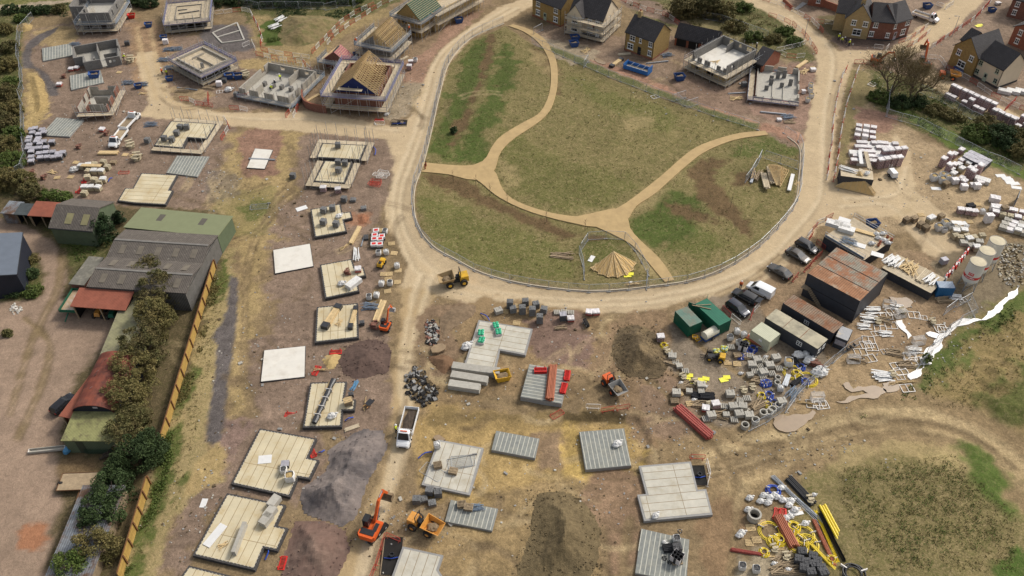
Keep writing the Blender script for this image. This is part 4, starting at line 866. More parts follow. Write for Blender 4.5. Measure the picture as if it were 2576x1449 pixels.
def pk_skip(m_,L=1.7,W_=1.2,H_=1.0,fill=MUD):
 root=thing('skip','x','skip');m=MB();a=[(-L/2+.3,-W_/2+.05,0),(L/2-.3,-W_/2+.05,0),(L/2-.3,W_/2-.05,0),(-L/2+.3,W_/2-.05,0)];b=[(-L/2,-W_/2,H_),(L/2,-W_/2,H_*.85),(L/2,W_/2,H_*.85),(-L/2,W_/2,H_)]
 c=[(x*.93,y*.92,z)for x,y,z in b];d=[(x*.93,y*.92,H_*.55)for x,y,z in a]
 m.v=a+b+c+d
 m.f=[(3,2,1,0)]+[(i,(i+1)%4,4+(i+1)%4,4+i)for i in range(4)]+[(4+i,4+(i+1)%4,8+(i+1)%4,8+i)for i in range(4)]+[(8+i,8+(i+1)%4,12+(i+1)%4,12+i)for i in range(4)]
 m.build('body',m_,root);MB().blob((0,0,H_*.5),L*.4,W_*.4,H_*.28,9,5,.3,2).build('contents',fill,root)
 r=MB();r.path([(x*1.01,y*1.01,z)for x,y,z in b],.04,5,closed=True).build('rim',m_,root);f=MB();f.box(-L*.25,-W_*.48,-.02,-L*.12,W_*.48,.06).box(L*.12,-W_*.48,-.02,L*.25,W_*.48,.06);f.build('fork_pocket',BLACK,root);return Proto(root)
PK['skipb']=pk_skip(SKIPB,1.9,1.4,1.1);PK['skipr']=pk_skip(REDP,1.9,1.4,1.1);PK['skipy']=pk_skip(YELM,2.2,1.6,1.0)
def pk_timber(n,L,m_=TIMB,tidy=True,w_=0.2,t=0.05,seed=1,name='timber_stack',lab='timber stack',layers=4,pm='board'):
 root=thing(name,'x',lab);rr=random.Random(seed)
 for k in range(n):
  b=MB();l=k%layers;i=k//layers;W0=(n//layers)*w_*1.05
  if tidy:b.obox((rr.uniform(-.12,.12),-W0/2+i*w_*1.05+w_/2,t/2+l*t*1.05+.05),(L*rr.uniform(.94,1),w_,t),rr.uniform(-.01,.01))
  else:b.obox((rr.uniform(-.3,.3),rr.uniform(-.7,.7),.06+k*t*.45),(L*rr.uniform(.5,1),w_,t),rr.gauss(0,.28),rr.uniform(-.03,.03))
  b.build(pm,m_,root)
 b=MB()
 for x in(-L*.3,L*.3):b.box(x-.05,-.5,0,x+.05,.5,.05)
 b.build('bearer',OLDT,root);return Proto(root)
PK['timb']=pk_timber(16,4.2);PK['timbs']=pk_timber(14,3.4,OLDT,False,.16,.06,3);PK['timbp']=pk_timber(12,3.2,TIMB,False,.14,.05,4);PK['planks']=pk_timber(12,3.2,TIMB2,True,.24,.05,5,layers=3)
PK['tubes']=pk_timber(16,5.2,STEEL,True,.06,.06,6,'scaffold_tube_stack','scaffold tubes',4,'tube');PK['tubesx']=pk_timber(18,3.4,GUARD2,False,.07,.06,7,'scaffold_fitting_pile','scaffold tubes',4,'tube')
PK['upvc']=pk_timber(12,2.6,WHITE,False,.18,.07,8,'plastic_trim_pile','plastic trim',4,'trim')
PK['rubble']=pk_timber(14,0.9,BRICKR,False,.28,.12,9,'brick_rubble','brick pile',4,'loose_bricks');PK['stones']=pk_timber(12,1.0,BEIGES,False,.3,.14,10,'stone_pile','stone pile',4,'loose_stones')
def pk_ring():
 root=thing('concrete_ring','x','manhole ring');m=MB().lathe([(0.62,0),(0.62,.75),(0.45,.75),(0.45,.02)],16);m.build('ring',CONC,root);MB().lathe([(0.44,.0),(0.44,.06)],12).build('base',DARK,root);return Proto(root)
PK['ring']=pk_ring()
def pk_chan():
 root=thing('channel_pack','x','concrete units')
 for i in range(4):m=MB();x=-.5+i*.28;m.box(x,-.5,.12,x+.1,.5,.45);m.box(x+.1,-.5,.12,x+.24,.5,.34);m.build('channel_unit',CONC,root)
 m=MB();m.box(-.6,-.5,0,.6,-.38,.12).box(-.6,.38,0,.6,.5,.12);m.build('bearer',OLDT,root);return Proto(root)
PK['chan']=pk_chan()
def pk_drum():
 root=thing('pipe_pallet','x','drainage pipes')
 for x,y in((-.26,-.26),(.26,-.26),(-.26,.26),(.26,.26)):MB().lathe([(.24,.13),(.24,1.2),(.2,1.2),(.2,.3)],14,(x,y,0)).build('pipe_section',BLACK,root)
 MB().box(-.55,-.55,0,.55,.55,.12).build('pallet',OLDT,root);MB().lathe([(.78,.2),(.79,1.1),(.76,1.1),(.75,.2)],4).build('wrap',WRAP,root);return Proto(root)
PK['drum']=pk_drum()
def pk_frame():
 root=thing('window_frame','x','window frame');m=MB();b=.07
 m.box(-.75,-.6,.02,.75,-.6+b,.09).box(-.75,.6-b,.02,.75,.6,.09).box(-.75,-.6+b,.02,-.75+b,.6-b,.09).box(.75-b,-.6+b,.02,.75,.6-b,.09)
 m.build('frame',WHT,root);MB().box(-.03,-.6+b,.022,.03,.6-b,.085).build('mullion',WHT,root);return Proto(root)
PK['frame']=pk_frame()
def pk_wheelbarrow():
 root=thing('wheelbarrow','x','wheelbarrow');m=MB();m.grid8([(-.35,-.22,.3),(.25,-.22,.3),(.25,.22,.3),(-.35,.22,.3),(-.5,-.36,.62),(.45,-.36,.58),(.45,.36,.58),(-.5,.36,.62)]).build('tray',BLACK,root)
 h=MB()
 for y in(-.25,.25):h.tube((.6,0,.2),(-.9,y*1.2,.6),.025,5);h.tube((-.3,y,.45),(-.35,y,0),.02,5)
 h.build('handles',ORY,root);MB().lathe([(.05,-.05),(.2,-.04),(.2,.04),(.05,.05)],12,(.62,0,.2),'y').build('wheel',RUBBER,root);return Proto(root)
PK['barrow']=pk_wheelbarrow()
# vehicles
def loft(mb,rings):
 o=len(mb.v);n=len(rings[0])
 for r in rings:mb.v+=[tuple(p)for p in r]
 for i in range(len(rings)-1):
  for k in range(n):q=(k+1)%n;mb.f.append((o+i*n+k,o+i*n+q,o+(i+1)*n+q,o+(i+1)*n+k))
 mb.f.append(tuple(o+k for k in range(n-1,-1,-1)));mb.f.append(tuple(o+(len(rings)-1)*n+k for k in range(n)));return mb
def wheel(root,x,y,r=0.33,wd=0.22,rim=RIM,name='wheel'):
 o=MB().lathe([(r*.72,-wd/2),(r*.95,-wd/2),(r,-wd*.3),(r,wd*.3),(r*.95,wd/2),(r*.72,wd/2)],16,(0,0,0),'y').build(name,RUBBER,root);o.location=(x,y,r)
 MB().lathe([(r*.3,-wd*.53),(r*.68,-wd*.46),(r*.68,wd*.46),(r*.3,wd*.53)],12,(0,0,0),'y').build('rim',rim,o);return o
def car(name,label,cat,A,rz,paint,L=4.6,W=1.85,Ht=1.48,style='suv',group=None):
 """front towards +x"""
 root=thing(name,label,cat,(A[0],A[1],zat(A)),rz,group);hw=W/2
 st={'suv':[(-.5,.30,.62,.80),(-.47,.26,.95,.92),(-.30,.22,1.0,1.0),(0,.2,.98,1.0),(.2,.2,.96,1.0),(.36,.22,.90,.97),(.46,.27,.80,.88),(.5,.34,.66,.74)],'saloon':[(-.5,.30,.62,.80),(-.47,.26,.90,.90),(-.30,.22,.94,1.0),(0,.2,.90,1.0),(.2,.2,.90,1.0),(.36,.22,.82,.97),(.46,.27,.72,.88),(.5,.34,.60,.72)],'van':[(-.5,.28,.95,.94),(-.48,.24,1.02,.99),(-.3,.22,1.05,1.0),(0,.2,1.05,1.0),(.2,.2,1.05,1.0),(.33,.22,1.0,.98),(.44,.27,.85,.90),(.5,.34,.66,.76)]}[style]
 rings=[]
 for fx,zb,zs,k in st:
  x=fx*L;h=hw*k;rings.append([(x,-h*.86,zb),(x,h*.86,zb),(x,h,zb+.18),(x,h,zs-.16),(x,h*.93,zs-.03),(x,h*.6,zs),(x,-h*.6,zs),(x,-h*.93,zs-.03),(x,-h,zs-.16),(x,-h,zb+.18)])
 loft(MB(),rings).build('body',paint,root,smooth=False)
 g={'suv':(-.47,-.40,.06,.25),'saloon':(-.40,-.22,.02,.22),'van':(-.495,-.485,.14,.34)}[style];zs={'suv':.95,'saloon':.88,'van':1.0}[style]
 a,b,c,d=[q*L for q in g];i=hw*.90;t=hw*.72 if style!='van' else hw*.86
 gm=MB();gm.grid8([(a,-i,zs),(d,-i,zs),(d,i,zs),(a,i,zs),(b,-t,Ht-.05),(c,-t,Ht-.05),(c,t,Ht-.05),(b,t,Ht-.05)])
 gm.build('windows' if style!='van' else 'upper_body',GLASS if style!='van' else paint,root)
 r=MB();rr=[(x,[(-t-.02),(-t*.8),(t*.8),(t+.02)])for x in(b-.02,b*.6+c*.4,c+.04)]
 zz=[[Ht-.055,Ht-.03,Ht-.03,Ht-.055],[Ht-.02,Ht+.02,Ht+.02,Ht-.02],[Ht-.06,Ht-.03,Ht-.03,Ht-.06]]
 for q,(x,ys)in enumerate(rr):
  for y,z in zip(ys,zz[q]):r.v.append((x,y,z))
 for q in range(2):
  for k in range(3):r.f.append((q*4+k,q*4+4+k,q*4+5+k,q*4+1+k))
 r.build('roof_panel',paint,root,smooth=True)
 p=MB()
 for sg in(-1,1):
  p.beam((b,sg*t,Ht-.04),(a,sg*i,zs-.02),.1,.06);p.beam((c,sg*t,Ht-.04),(d,sg*i,zs-.02),.07,.05);p.beam((.3*a+.7*d-.55,sg*(i+.005),zs-.02),(.3*b+.7*c-.45,sg*(t+.005),Ht-.05),.08,.03)
  if style!='van':p.beam((a*.62+d*.0,sg*(i+.004),zs-.02),(b*.72,sg*(t+.004),Ht-.05),.09,.03)
 p.build('pillars',paint,root)
 if style=='van':
  wn=MB();wn.poly([(d+.004,-i*.95,zs+.06),(d+.004,i*.95,zs+.06),(c+.05,t*.93,Ht-.12),(c+.05,-t*.93,Ht-.12)]);wn.build('windscreen',GLASS,root)
  for sg in(-1,1):MB().grid8([(c-.75,sg*(i-.0),zs+.05),(d-.45,sg*(i-.0),zs+.05),(d-.45,sg*(i+.01),zs+.05),(c-.75,sg*(i+.01),zs+.05),(c-.75,sg*(t+.02),Ht-.22),(c-.1,sg*(t+.02),Ht-.22),(c-.1,sg*(t+.035),Ht-.22),(c-.75,sg*(t+.035),Ht-.22)]).build('side_window',GLASS,root)
 for x in(-.31,.31):
  for sg in(-1,1):wheel(root,x*L,sg*(hw-.1))
 for sg in(-1,1):
  MB().obox((L*.475,sg*hw*.62,.64 if style!='van' else.72),(.12,.36,.15),sg*-.25).build('headlight',LAMP,root)
  MB().obox((-L*.487,sg*hw*.72,.78),(.06,.28,.2),0).build('tail_light',TAIL,root)
  MB().obox((d-.35,sg*(hw+.09),zs+.08),(.12,.18,.12),0).build('wing_mirror',paint,root)
 return root
def truck(name,label,A,rz,L=6.2,bed='flat',cabw=2.0,load=None,Ht=2.1,group=None):
 """drop-side truck, front towards +x"""
 root=thing(name,label,'truck',(A[0],A[1],zat(A)),rz,group);cx0=L/2-2.1;hw=cabw/2
 rings=[]
 for x,zb,zt,k in((cx0,.45,Ht,.92),(cx0+.25,.4,Ht+.06,.96),(cx0+.75,.4,Ht,.96),(cx0+1.25,.4,1.28,.98),(cx0+1.75,.42,1.12,.95),(cx0+2.05,.48,.95,.86),(cx0+2.12,.55,.8,.78)):
  h=hw*k;rings.append([(x,-h,zb),(x,h,zb),(x,h,(zb+zt)/2),(x,h*(.86 if zt>1.5 else.96),zt-.1),(x,h*.7,zt),(x,-h*.7,zt),(x,-h*(.86 if zt>1.5 else.96),zt-.1),(x,-h,(zb+zt)/2)])
 loft(MB(),rings).build('cab',CARW,root)
 MB().poly([(cx0+1.27,-hw*.8,1.31),(cx0+1.27,hw*.8,1.31),(cx0+.80,hw*.66,Ht-.02),(cx0+.80,-hw*.66,Ht-.02)]).build('windscreen',GLASS,root)
 for sg in(-1,1):
  MB().grid8([(cx0+.2,sg*hw*.95,1.3),(cx0+1.0,sg*hw*.97,1.3),(cx0+1.0,sg*hw*.985,1.3),(cx0+.2,sg*hw*.965,1.3),(cx0+.25,sg*hw*.87,Ht-.2),(cx0+.72,sg*hw*.87,Ht-.2),(cx0+.72,sg*hw*.895,Ht-.2),(cx0+.25,sg*hw*.895,Ht-.2)]).build('side_window',GLASS,root)
  MB().obox((cx0+2.0,sg*hw*.66,.88),(.2,.34,.18),sg*-.3).build('headlight',LAMP,root);MB().obox((cx0+1.05,sg*(hw+.14),1.35),(.1,.2,.3)).build('wing_mirror',BLACK,root)
 MB().box(cx0+2.08,-hw*.5,.52,cx0+2.16,hw*.5,.74).build('grille',BLACK,root)
 MB().box(-L/2+.1,-.45,.5,cx0+.1,.45,.72).build('chassis',BLACK,root)
 b0,b1=-L/2,cx0-.12;m=MB();z0=.85;wl=hw+.05;hh=.42 if bed!='tip' else.62
 m.box(b0,-wl,z0-.1,b1,wl,z0);m.box(b0,-wl,z0+.002,b1,-wl+.06,z0+hh);m.box(b0,wl-.06,z0+.002,b1,wl,z0+hh);m.box(b0,-wl+.06,z0+.002,b0+.06,wl-.06,z0+hh);m.box(b1-.06,-wl+.06,z0+.002,b1,wl-.06,z0+hh*1.15)
 m.build('load_bed',CARW if bed!='green' else GREENC,root)
 MB().box(b0+.065,-wl+.065,z0+.004,b1-.065,wl-.065,z0+.03).build('bed_floor',MUD if bed=='tip' else OLDT,root)
 if bed=='tip':MB().blob(((b0+b1)/2,0,z0+.05),(b1-b0)*.42,wl*.75,.35,12,6,.2,3,flat=z0+.03).build('load',mat('dark_spoil',(.07,.052,.038),.95,.3,3,.6),root)
 r=MB();r.box(b1+.02,-wl,z0+.4,b1+.08,wl,Ht+.05)if bed=='rack' else r.path([(b1+.05,-wl,z0),(b1+.05,-wl,Ht),(b1+.05,wl,Ht),(b1+.05,wl,z0)],.04,5);r.build('headboard',BLACK if bed!='tip' else CARW,root)
 for x in(cx0+1.35,-L/2+1.15):
  for sg in(-1,1):wheel(root,x,sg*(hw-.12),.36,.26)
 MB().box(cx0+.35,-.5,Ht+.06,cx0+.5,.5,Ht+.15).build('beacon_bar',ORM,root)
 return root
def track(root,x0,x1,y,wd,h):
 m=MB();n=7;prof=[(x0+h/2+h/2*math.cos(a),h/2+h/2*math.sin(a))for a in[math.pi/2+math.pi*i/n for i in range(n+1)]]+[(x1-h/2+h/2*math.cos(a),h/2+h/2*math.sin(a))for a in[-math.pi/2+math.pi*i/n for i in range(n+1)]]
 o=len(m.v);
 ext(m,prof,y-wd/2,y+wd/2,'y')
 for i in range(int((x1-x0)/.28)):x=x0+.2+i*.28;m.box(x-.05,y-wd/2-.02,h-.01,x+.05,y+wd/2+.02,h+.05)
 o=m.build('track',RUBBER,root);w_=MB()
 for i in range(3):w_.lathe([(.18,-wd*.55),(.18,wd*.55)],10,(x0+(i+.5)*(x1-x0)/3,y,h*.5),'y')
 w_.build('roller',DSTEEL,o)
def excavator(name,label,A,rz,sw,k,paint,cabside=1,boomup=.75):
 """k size factor (1 = 14 t machine); tracks along rz, upper body slewed by sw"""
 root=thing(name,label,'excavator',(A[0],A[1],zat(A)),rz);root.scale=(k,k,k)
 for sg in(-1,1):track(root,-1.9,1.9,sg*1.0,.55,.85)
 MB().box(-.9,-.7,.35,.9,.7,.8).lathe([(.7,.8),(.7,1.0)],16).build('undercarriage',BLACK,root)
 R3=Matrix.Rotation(sw,4,'Z')
 def up(nm,mb,m_):o=mb.build(nm,m_,root);o.rotation_euler=(0,0,sw);return o
 m=MB();m.prism([(-2.1,-.9),(-1.8,-1.2),(1.1,-1.2),(1.1,1.2),(-1.8,1.2),(-2.1,.9)],1.0,1.35);m.prism([(-2.15,-.95),(-1.85,-1.22),(-1.2,-1.24),(-1.2,1.24),(-1.85,1.22),(-2.15,.95)],1.36,2.0);m.box(-1.2,-1.2,1.36,.6,-.35,1.85,.05,.05);up('superstructure',m,paint)
 m=MB();m.box(-1.75,-1.0,2.005,-.9,1.0,2.07).box(-.85,-1.05,1.86,.35,-.5,1.93);up('engine_cover',m,BLACK)
 c=MB();c.grid8([(-.35,.38,1.36),(1.15,.38,1.36),(1.15,1.18,1.36),(-.35,1.18,1.36),(-.3,.42,2.75),(.75,.42,2.75),(.75,1.14,2.75),(-.3,1.14,2.75)]);cb=up('cab',c,GLASS)
 f=MB()
 for a,b in(((-.35,.38,1.36),(-.3,.42,2.75)),((1.15,.38,1.36),(.75,.42,2.75)),((1.15,1.18,1.36),(.75,1.14,2.75)),((-.35,1.18,1.36),(-.3,1.14,2.75))):f.beam(a,b,.09)
 f.box(-.36,.36,2.755,.82,1.2,2.84);f.build('cab_frame',BLACK,cb)
 p0=(.75,-.1,1.5);p1=(2.6,-.1,3.3+boomup);p2=(4.3,-.1,3.4+boomup);p3=(5.0,-.1,1.7+boomup)
 bm=MB();bm.beam(p0,p1,.36,.5);bm.beam((p1[0]-.12,-.1,p1[2]-.03),p2,.34,.42);up('boom',bm,paint)
 st=MB();st.beam((p2[0]-.35,-.1,p2[2]+.35),p3,.3,.36);up('stick',st,paint)
 hy=MB();hy.tube((1.2,.15,1.6),(2.2,.15,2.6+boomup*.6),.07,6).tube((1.2,-.35,1.6),(2.2,-.35,2.6+boomup*.6),.07,6).tube((2.9,-.1,p1[2]+.35),(p2[0]-.35,-.1,p2[2]+.38),.07,6);up('hydraulic_ram',hy,STEEL)
 bk=MB();bx,bz=p3[0],p3[2];prof=[(bx-.2,bz),(bx+.25,bz-.1),(bx+.3,bz-.55),(bx-.05,bz-.95),(bx-.7,bz-1.0),(bx-.75,bz-.9),(bx-.15,bz-.8),(bx+.1,bz-.45),(bx+.05,bz-.2)]
 ext(bk,prof,-1.0,.8,'y');bk.prism([(bx-.7,-1.04),(bx+.2,-1.04),(bx+.2,-1.0),(bx-.7,-1.0)],bz-.95,bz-.15);bk.prism([(bx-.7,.8),(bx+.2,.8),(bx+.2,.84),(bx-.7,.84)],bz-.95,bz-.15);up('bucket',bk,MUD if k>.8 else DSTEEL)
 return root
def dumper(name,label,A,rz,k,paint,skip_m,tip=0.0,load=MUD,art=0.0):
 root=thing(name,label,'dumper',(A[0],A[1],zat(A)),rz);root.scale=(k,k,k)
 for x in(-1.15,1.05):
  for sg in(-1,1):wheel(root,x,sg*.85,.6,.5,paint)
 MB().box(-1.8,-.5,.55,1.5,.5,.95).build('chassis',BLACK,root)
 m=MB();m.grid8([(-2.0,-.75,.7),(-.6,-.75,.7),(-.6,.75,.7),(-2.0,.75,.7),(-1.95,-.7,1.65),(-.7,-.7,1.55),(-.7,.7,1.55),(-1.95,.7,1.65)]).build('engine_cover',paint,root)
 m=MB();m.box(-.55,-.35,1.2,-.1,.35,1.55).box(-.62,-.35,1.56,-.5,.35,2.0);m.build('seat',BLACK,root)
 m=MB();m.path([(-.75,-.6,1.5),(-.75,-.6,2.75),(-.75,.6,2.75),(-.75,.6,1.5)],.06,6).build('roll_bar',BLACK,root)
 m=MB();m.tube((.0,0,1.0),(.25,0,1.6),.04,5);m.path([(.2+.05*math.cos(a),.18*math.cos(a),1.62+.18*math.sin(a))for a in[i*math.pi/5 for i in range(10)]],.03,4,closed=True).build('steering_wheel',BLACK,root)
 a=[(.55,-.75,.95),(1.9,-.75,.95),(1.9,.75,.95),(.55,.75,.95)];b=[(.2,-1.15,1.95),(2.7,-1.0,1.55),(2.7,1.0,1.55),(.2,1.15,1.95)];ia=[(x*.97+.03,y*.9,1.05)for x,y,z in a];ib=[(1.4+(x-1.4)*.93,y*.92,z)for x,y,z in b]
 m=MB();m.v=a+b+ib+ia;m.f=[(3,2,1,0)]
 for q in range(3):
  for i in range(4):j=(i+1)%4;m.f.append((q*4+i,q*4+j,q*4+4+j,q*4+4+i))
 m.f.append((12,13,14,15));sk=m.build('skip',skip_m,root)
 if load is None:
  bpy.data.objects.remove(sk);m=MB()
  for y in(-.35,.35):m.beam((1.9,y,.3),(1.7,y,2.4),.12);m.beam((1.9,y,.2),(3.0,y,.2),.12,.06)
  m.beam((1.8,-.6,1.0),(1.8,.6,1.0),.1);m.build('fork_mast',BLACK,root)
 if load:MB().blob((1.35,0,1.15),.75,.68,.3,12,6,.25,6).build('load',load,sk)
 return root
# people
PEO={}
def _skin(name,J,E,rad,material,sub=1):
 me=bpy.data.meshes.new(name);me.from_pydata([J[j]for j in rad],[(list(rad).index(a),list(rad).index(b))for a,b in E],[])
 o=bpy.data.objects.new(name,me);col.objects.link(o);md=o.modifiers.new('s','SKIN')
 for i,j in enumerate(rad):
  r=rad[j];me.skin_vertices[0].data[i].radius=r if isinstance(r,tuple)else(r,r)
 me.skin_vertices[0].data[0].use_root=True;o.modifiers.new('u','SUBSURF').levels=sub
 dg=bpy.context.evaluated_depsgraph_get();nm=bpy.data.meshes.new_from_object(o.evaluated_get(dg));bpy.data.objects.remove(o);nm.materials.clear();nm.materials.append(material);nm.name=name
 nm.polygons.foreach_set('use_smooth',np.ones(len(nm.polygons),bool));return nm
def person(label,A,rz,jacket=HIY,pose='stand',hat=WHITE,z=None,legs=NAVY,group=None):
 key=pose;lean={'stand':0.0,'bend':0.75,'walk':0.08}[pose];st={'stand':.08,'bend':.12,'walk':.3}[pose]
 hip=Vector((0,0,.93));d=Vector((math.sin(lean),0,math.cos(lean)));che=hip+d*.42;nek=hip+d*.58;hed=nek+Vector((d.x*.1+.03,0,.16));top=hed+Vector((.01,0,.1))
 J={'p':hip,'c':che,'n':nek,'h':hed,'t':top}
 for s,sg in(('l',1),('r',-1)):
  J['hi'+s]=hip+Vector((0,sg*.1,-.03));J['k'+s]=Vector((sg*st*.6+.03,sg*.11,.5));J['a'+s]=Vector((sg*st-.02,sg*.12,.09));J['f'+s]=Vector((sg*st+.15,sg*.14,.045))
  J['s'+s]=che+Vector((0,sg*.2,.07));J['e'+s]=che+Vector((.05+.1*lean-sg*st*.2,sg*.28,-.2));J['w'+s]=J['e'+s]+Vector((.17,-sg*.03,-.16));J['m'+s]=J['w'+s]+Vector((.07,0,-.07))
  for q in range(4):J['g%d%s'%(q,s)]=J['m'+s]+Vector((.05+.012*(q in(1,2)),(q-1.5)*.022,-.055))
  J['th'+s]=J['w'+s]+Vector((.05,-sg*.055,-.02))
 if key not in PEO:
  E=[('p','c'),('c','n'),('n','h'),('h','t')];r={'p':(.15,.12),'c':(.17,.12),'n':.06,'h':(.085,.1),'t':(.07,.085)}
  for s in 'lr':
   E+=[('p','hi'+s),('hi'+s,'k'+s),('k'+s,'a'+s),('a'+s,'f'+s),('c','s'+s),('s'+s,'e'+s),('e'+s,'w'+s),('w'+s,'m'+s),('w'+s,'th'+s)]+[('m'+s,'g%d%s'%(q,s))for q in range(4)]
   r.update({'hi'+s:.09,'k'+s:.065,'a'+s:.045,'f'+s:.045,'s'+s:.07,'e'+s:.05,'w'+s:.035,'m'+s:(.04,.02),'th'+s:.01});r.update({'g%d%s'%(q,s):.009 for q in range(4)})
  bd=_skin('body',J,E,r,SKIN)
  Ej=[('p','c'),('c','n')];rj={'p':(.2,.16),'c':(.22,.165),'n':.09}
  for s in 'lr':Ej+=[('c','s'+s),('s'+s,'e'+s),('e'+s,'w'+s)];rj.update({'s'+s:.1,'e'+s:.075,'w'+s:.055})
  El,rl=[],{'p':(.17,.135)}
  for s in 'lr':El+=[('p','hi'+s),('hi'+s,'k'+s),('k'+s,'a'+s),('a'+s,'f'+s)];rl.update({'hi'+s:.115,'k'+s:.085,'a'+s:.07,'f'+s:.055})
  PEO[key]=(bd,{},_skin('trousers',J,El,rl,NAVY),(Ej,rj,J))
 bd,jk,tr,(Ej,rj,JJ)=PEO[key]
 if jacket.name not in jk:jk[jacket.name]=_skin('jacket',JJ,Ej,rj,jacket)
 root=bpy.data.objects.new('person',bd);col.objects.link(root);root.location=(A[0],A[1],zat(A)if z is None else z);root.rotation_euler=(0,0,rz);tag(root,label,'person',group)
 child('jacket',jk[jacket.name],root);child('trousers',tr,root)
 hm=MB();hm.lathe([(.175,-.0),(.16,.03),(.135,.1),(.08,.15),(.02,.165)],14,(0,0,0));hm.box(.1,-.09,-.01,.22,.09,.015);o=hm.build('helmet',hat,root);o.location=JJ['t']+Vector((0,0,-.03));o.rotation_euler=(0,lean*.5,0)
 fc=MB();fc.obox(JJ['h']+Vector((.105,0,.0)),(.03,.03,.05));fc.build('nose',SKIN,root)
 ey=MB();ey.obox(JJ['h']+Vector((.085,.035,.035)),(.02,.022,.014)).obox(JJ['h']+Vector((.085,-.035,.035)),(.02,.022,.014)).obox(JJ['h']+Vector((.085,0,-.05)),(.02,.05,.012));ey.build('eyes_and_mouth',DARK,root)
 return root
# vegetation
def leaf_mesh(name,P_,size,material,rr,up=0.35,asp=1.0):
 n=len(P_);nrm=rr.normal(size=(n,3));nrm[:,2]=np.abs(nrm[:,2])+up;nrm/=np.linalg.norm(nrm,axis=1)[:,None]
 t=np.cross(nrm,rr.normal(size=(n,3)));t/=np.linalg.norm(t,axis=1)[:,None];b=np.cross(nrm,t);s=(size*rr.uniform(.5,1.25,n))[:,None]
 V=np.stack([P_-t*s*asp,P_-b*s*.6,P_+t*s*asp,P_+b*s*.6],1).reshape(-1,3)
 me=bpy.data.meshes.new(name);me.vertices.add(4*n);me.vertices.foreach_set('co',V.astype(np.float32).ravel());me.loops.add(4*n);me.loops.foreach_set('vertex_index',np.arange(4*n,dtype=np.int32));me.polygons.add(n)
 me.polygons.foreach_set('loop_start',np.arange(0,4*n,4,dtype=np.int32));me.polygons.foreach_set('loop_total',np.full(n,4,np.int32));me.update(calc_edges=True);me.materials.append(material);return me
def crown_pts(rr,rx,ry,h,z0,clumps,per,cr):
 """leaf positions: clumps spread through an uneven crown, each leaf near its clump's surface"""
 out=[]
 for i in range(clumps):
  a=rr.uniform(0,2*math.pi);q=rr.uniform(0.1,1)**.5;zz=rr.uniform(0,1)
  k=math.sqrt(max(0.05,1-(zz*1.25-.42)**2));c=np.array([rx*q*k*math.cos(a),ry*q*k*math.sin(a),z0+h*zz]);r=cr*rr.uniform(.55,1.25)
  d=rr.normal(size=(per,3));d/=np.linalg.norm(d,axis=1)[:,None];d*=(rr.uniform(.45,1.0,per)**.6)[:,None];d[:,2]*=.7
  out.append(c+d*r)
 return np.concatenate(out)
def tree(name,label,A,h,rx,ry=None,kind='olive',z0=.25,clumps=60,per=45,cr=.8,leaf=.2,rz=0,seed=1,cat='tree',group=None,trunk=True,limbs=7,bark=None,up=.35):
 ry=ry or rx;rr=np.random.RandomState(seed);root=thing(name,label,cat,(A[0],A[1],zat(A)),rz,group);rx_=rx-cr*.5;ry_=ry-cr*.5
 P_=crown_pts(rr,rx_,ry_,h*(1-z0)-cr*.4,h*z0,clumps,per,cr);o=bpy.data.objects.new('crown',leaf_mesh('crown',P_,leaf,LV[kind],rr,up));col.objects.link(o);o.parent=root
 if trunk:
  t=MB();t.path([(0,0,-.2),(.1,.05,h*.35),(.05,.15,h*.7)],.05+h*.022,7,r2=.05)
  for i in range(limbs):a=6.28*i/limbs+rr.uniform(-.3,.3);q=rr.uniform(.5,.9);z=h*rr.uniform(.15,.45);t.path([(0.05,0.05,z),(rx*q*.5*math.cos(a),ry*q*.5*math.sin(a),z+h*.2),(rx*q*math.cos(a),ry*q*math.sin(a),z+h*rr.uniform(.25,.4))],.02+h*.01,5,r2=.02)
  t.build('trunk',bark or BARK,root)
 return root
def bare_tree(label,A,h,spread,seed,group):
 root=thing('bare_tree',label,'tree',(A[0],A[1],zat(A)),0,group);rr=random.Random(seed);m=MB();tw=MB();tips=[]
 def br(p,d,L,r,lv):
  q=p+d*L*.5+Vector((rr.uniform(-.1,.1),rr.uniform(-.1,.1),.05))*L;e=p+d*L;(m if lv<3 else tw).path([p,q,e],r,6 if lv<2 else 4 if lv<3 else 3,r2=r*.55,cap=False)
  if lv>=5:tips.append(e);return
  n=(5,4,4,3,3)[lv]
  for k in range(n):
   ax=Vector((rr.gauss(0,1),rr.gauss(0,1),rr.gauss(.15,.5))).normalized();nd=(d*1.0+ax*(.85 if lv<3 else 1.0));nd.z+=.12;nd.normalize();t=rr.uniform(.55,1);br(p+d*L*t if t<.95 else e,nd,L*rr.uniform(.64,.84),max(.02,r*.58),lv+1)
 for k in range(3):
  a=k*2.1+seed;br(Vector((.2*math.cos(a),.2*math.sin(a),-.1)),Vector((.33*math.cos(a),.33*math.sin(a),1)).normalized(),h*.33,.22,0)
 m.build('trunk',BARK,root);t=tw.build('branches',mat('twig_bark',(.17,.13,.065),.95,.2,2),root)
 r2=np.random.RandomState(seed);T=np.array([tuple(t_)for t_ in tips]);T=T[r2.uniform(size=len(T))<.4];o=bpy.data.objects.new('crown',leaf_mesh('crown',T+r2.normal(size=T.shape)*.12,.09,LV['bud'],r2));col.objects.link(o);o.parent=root;return root
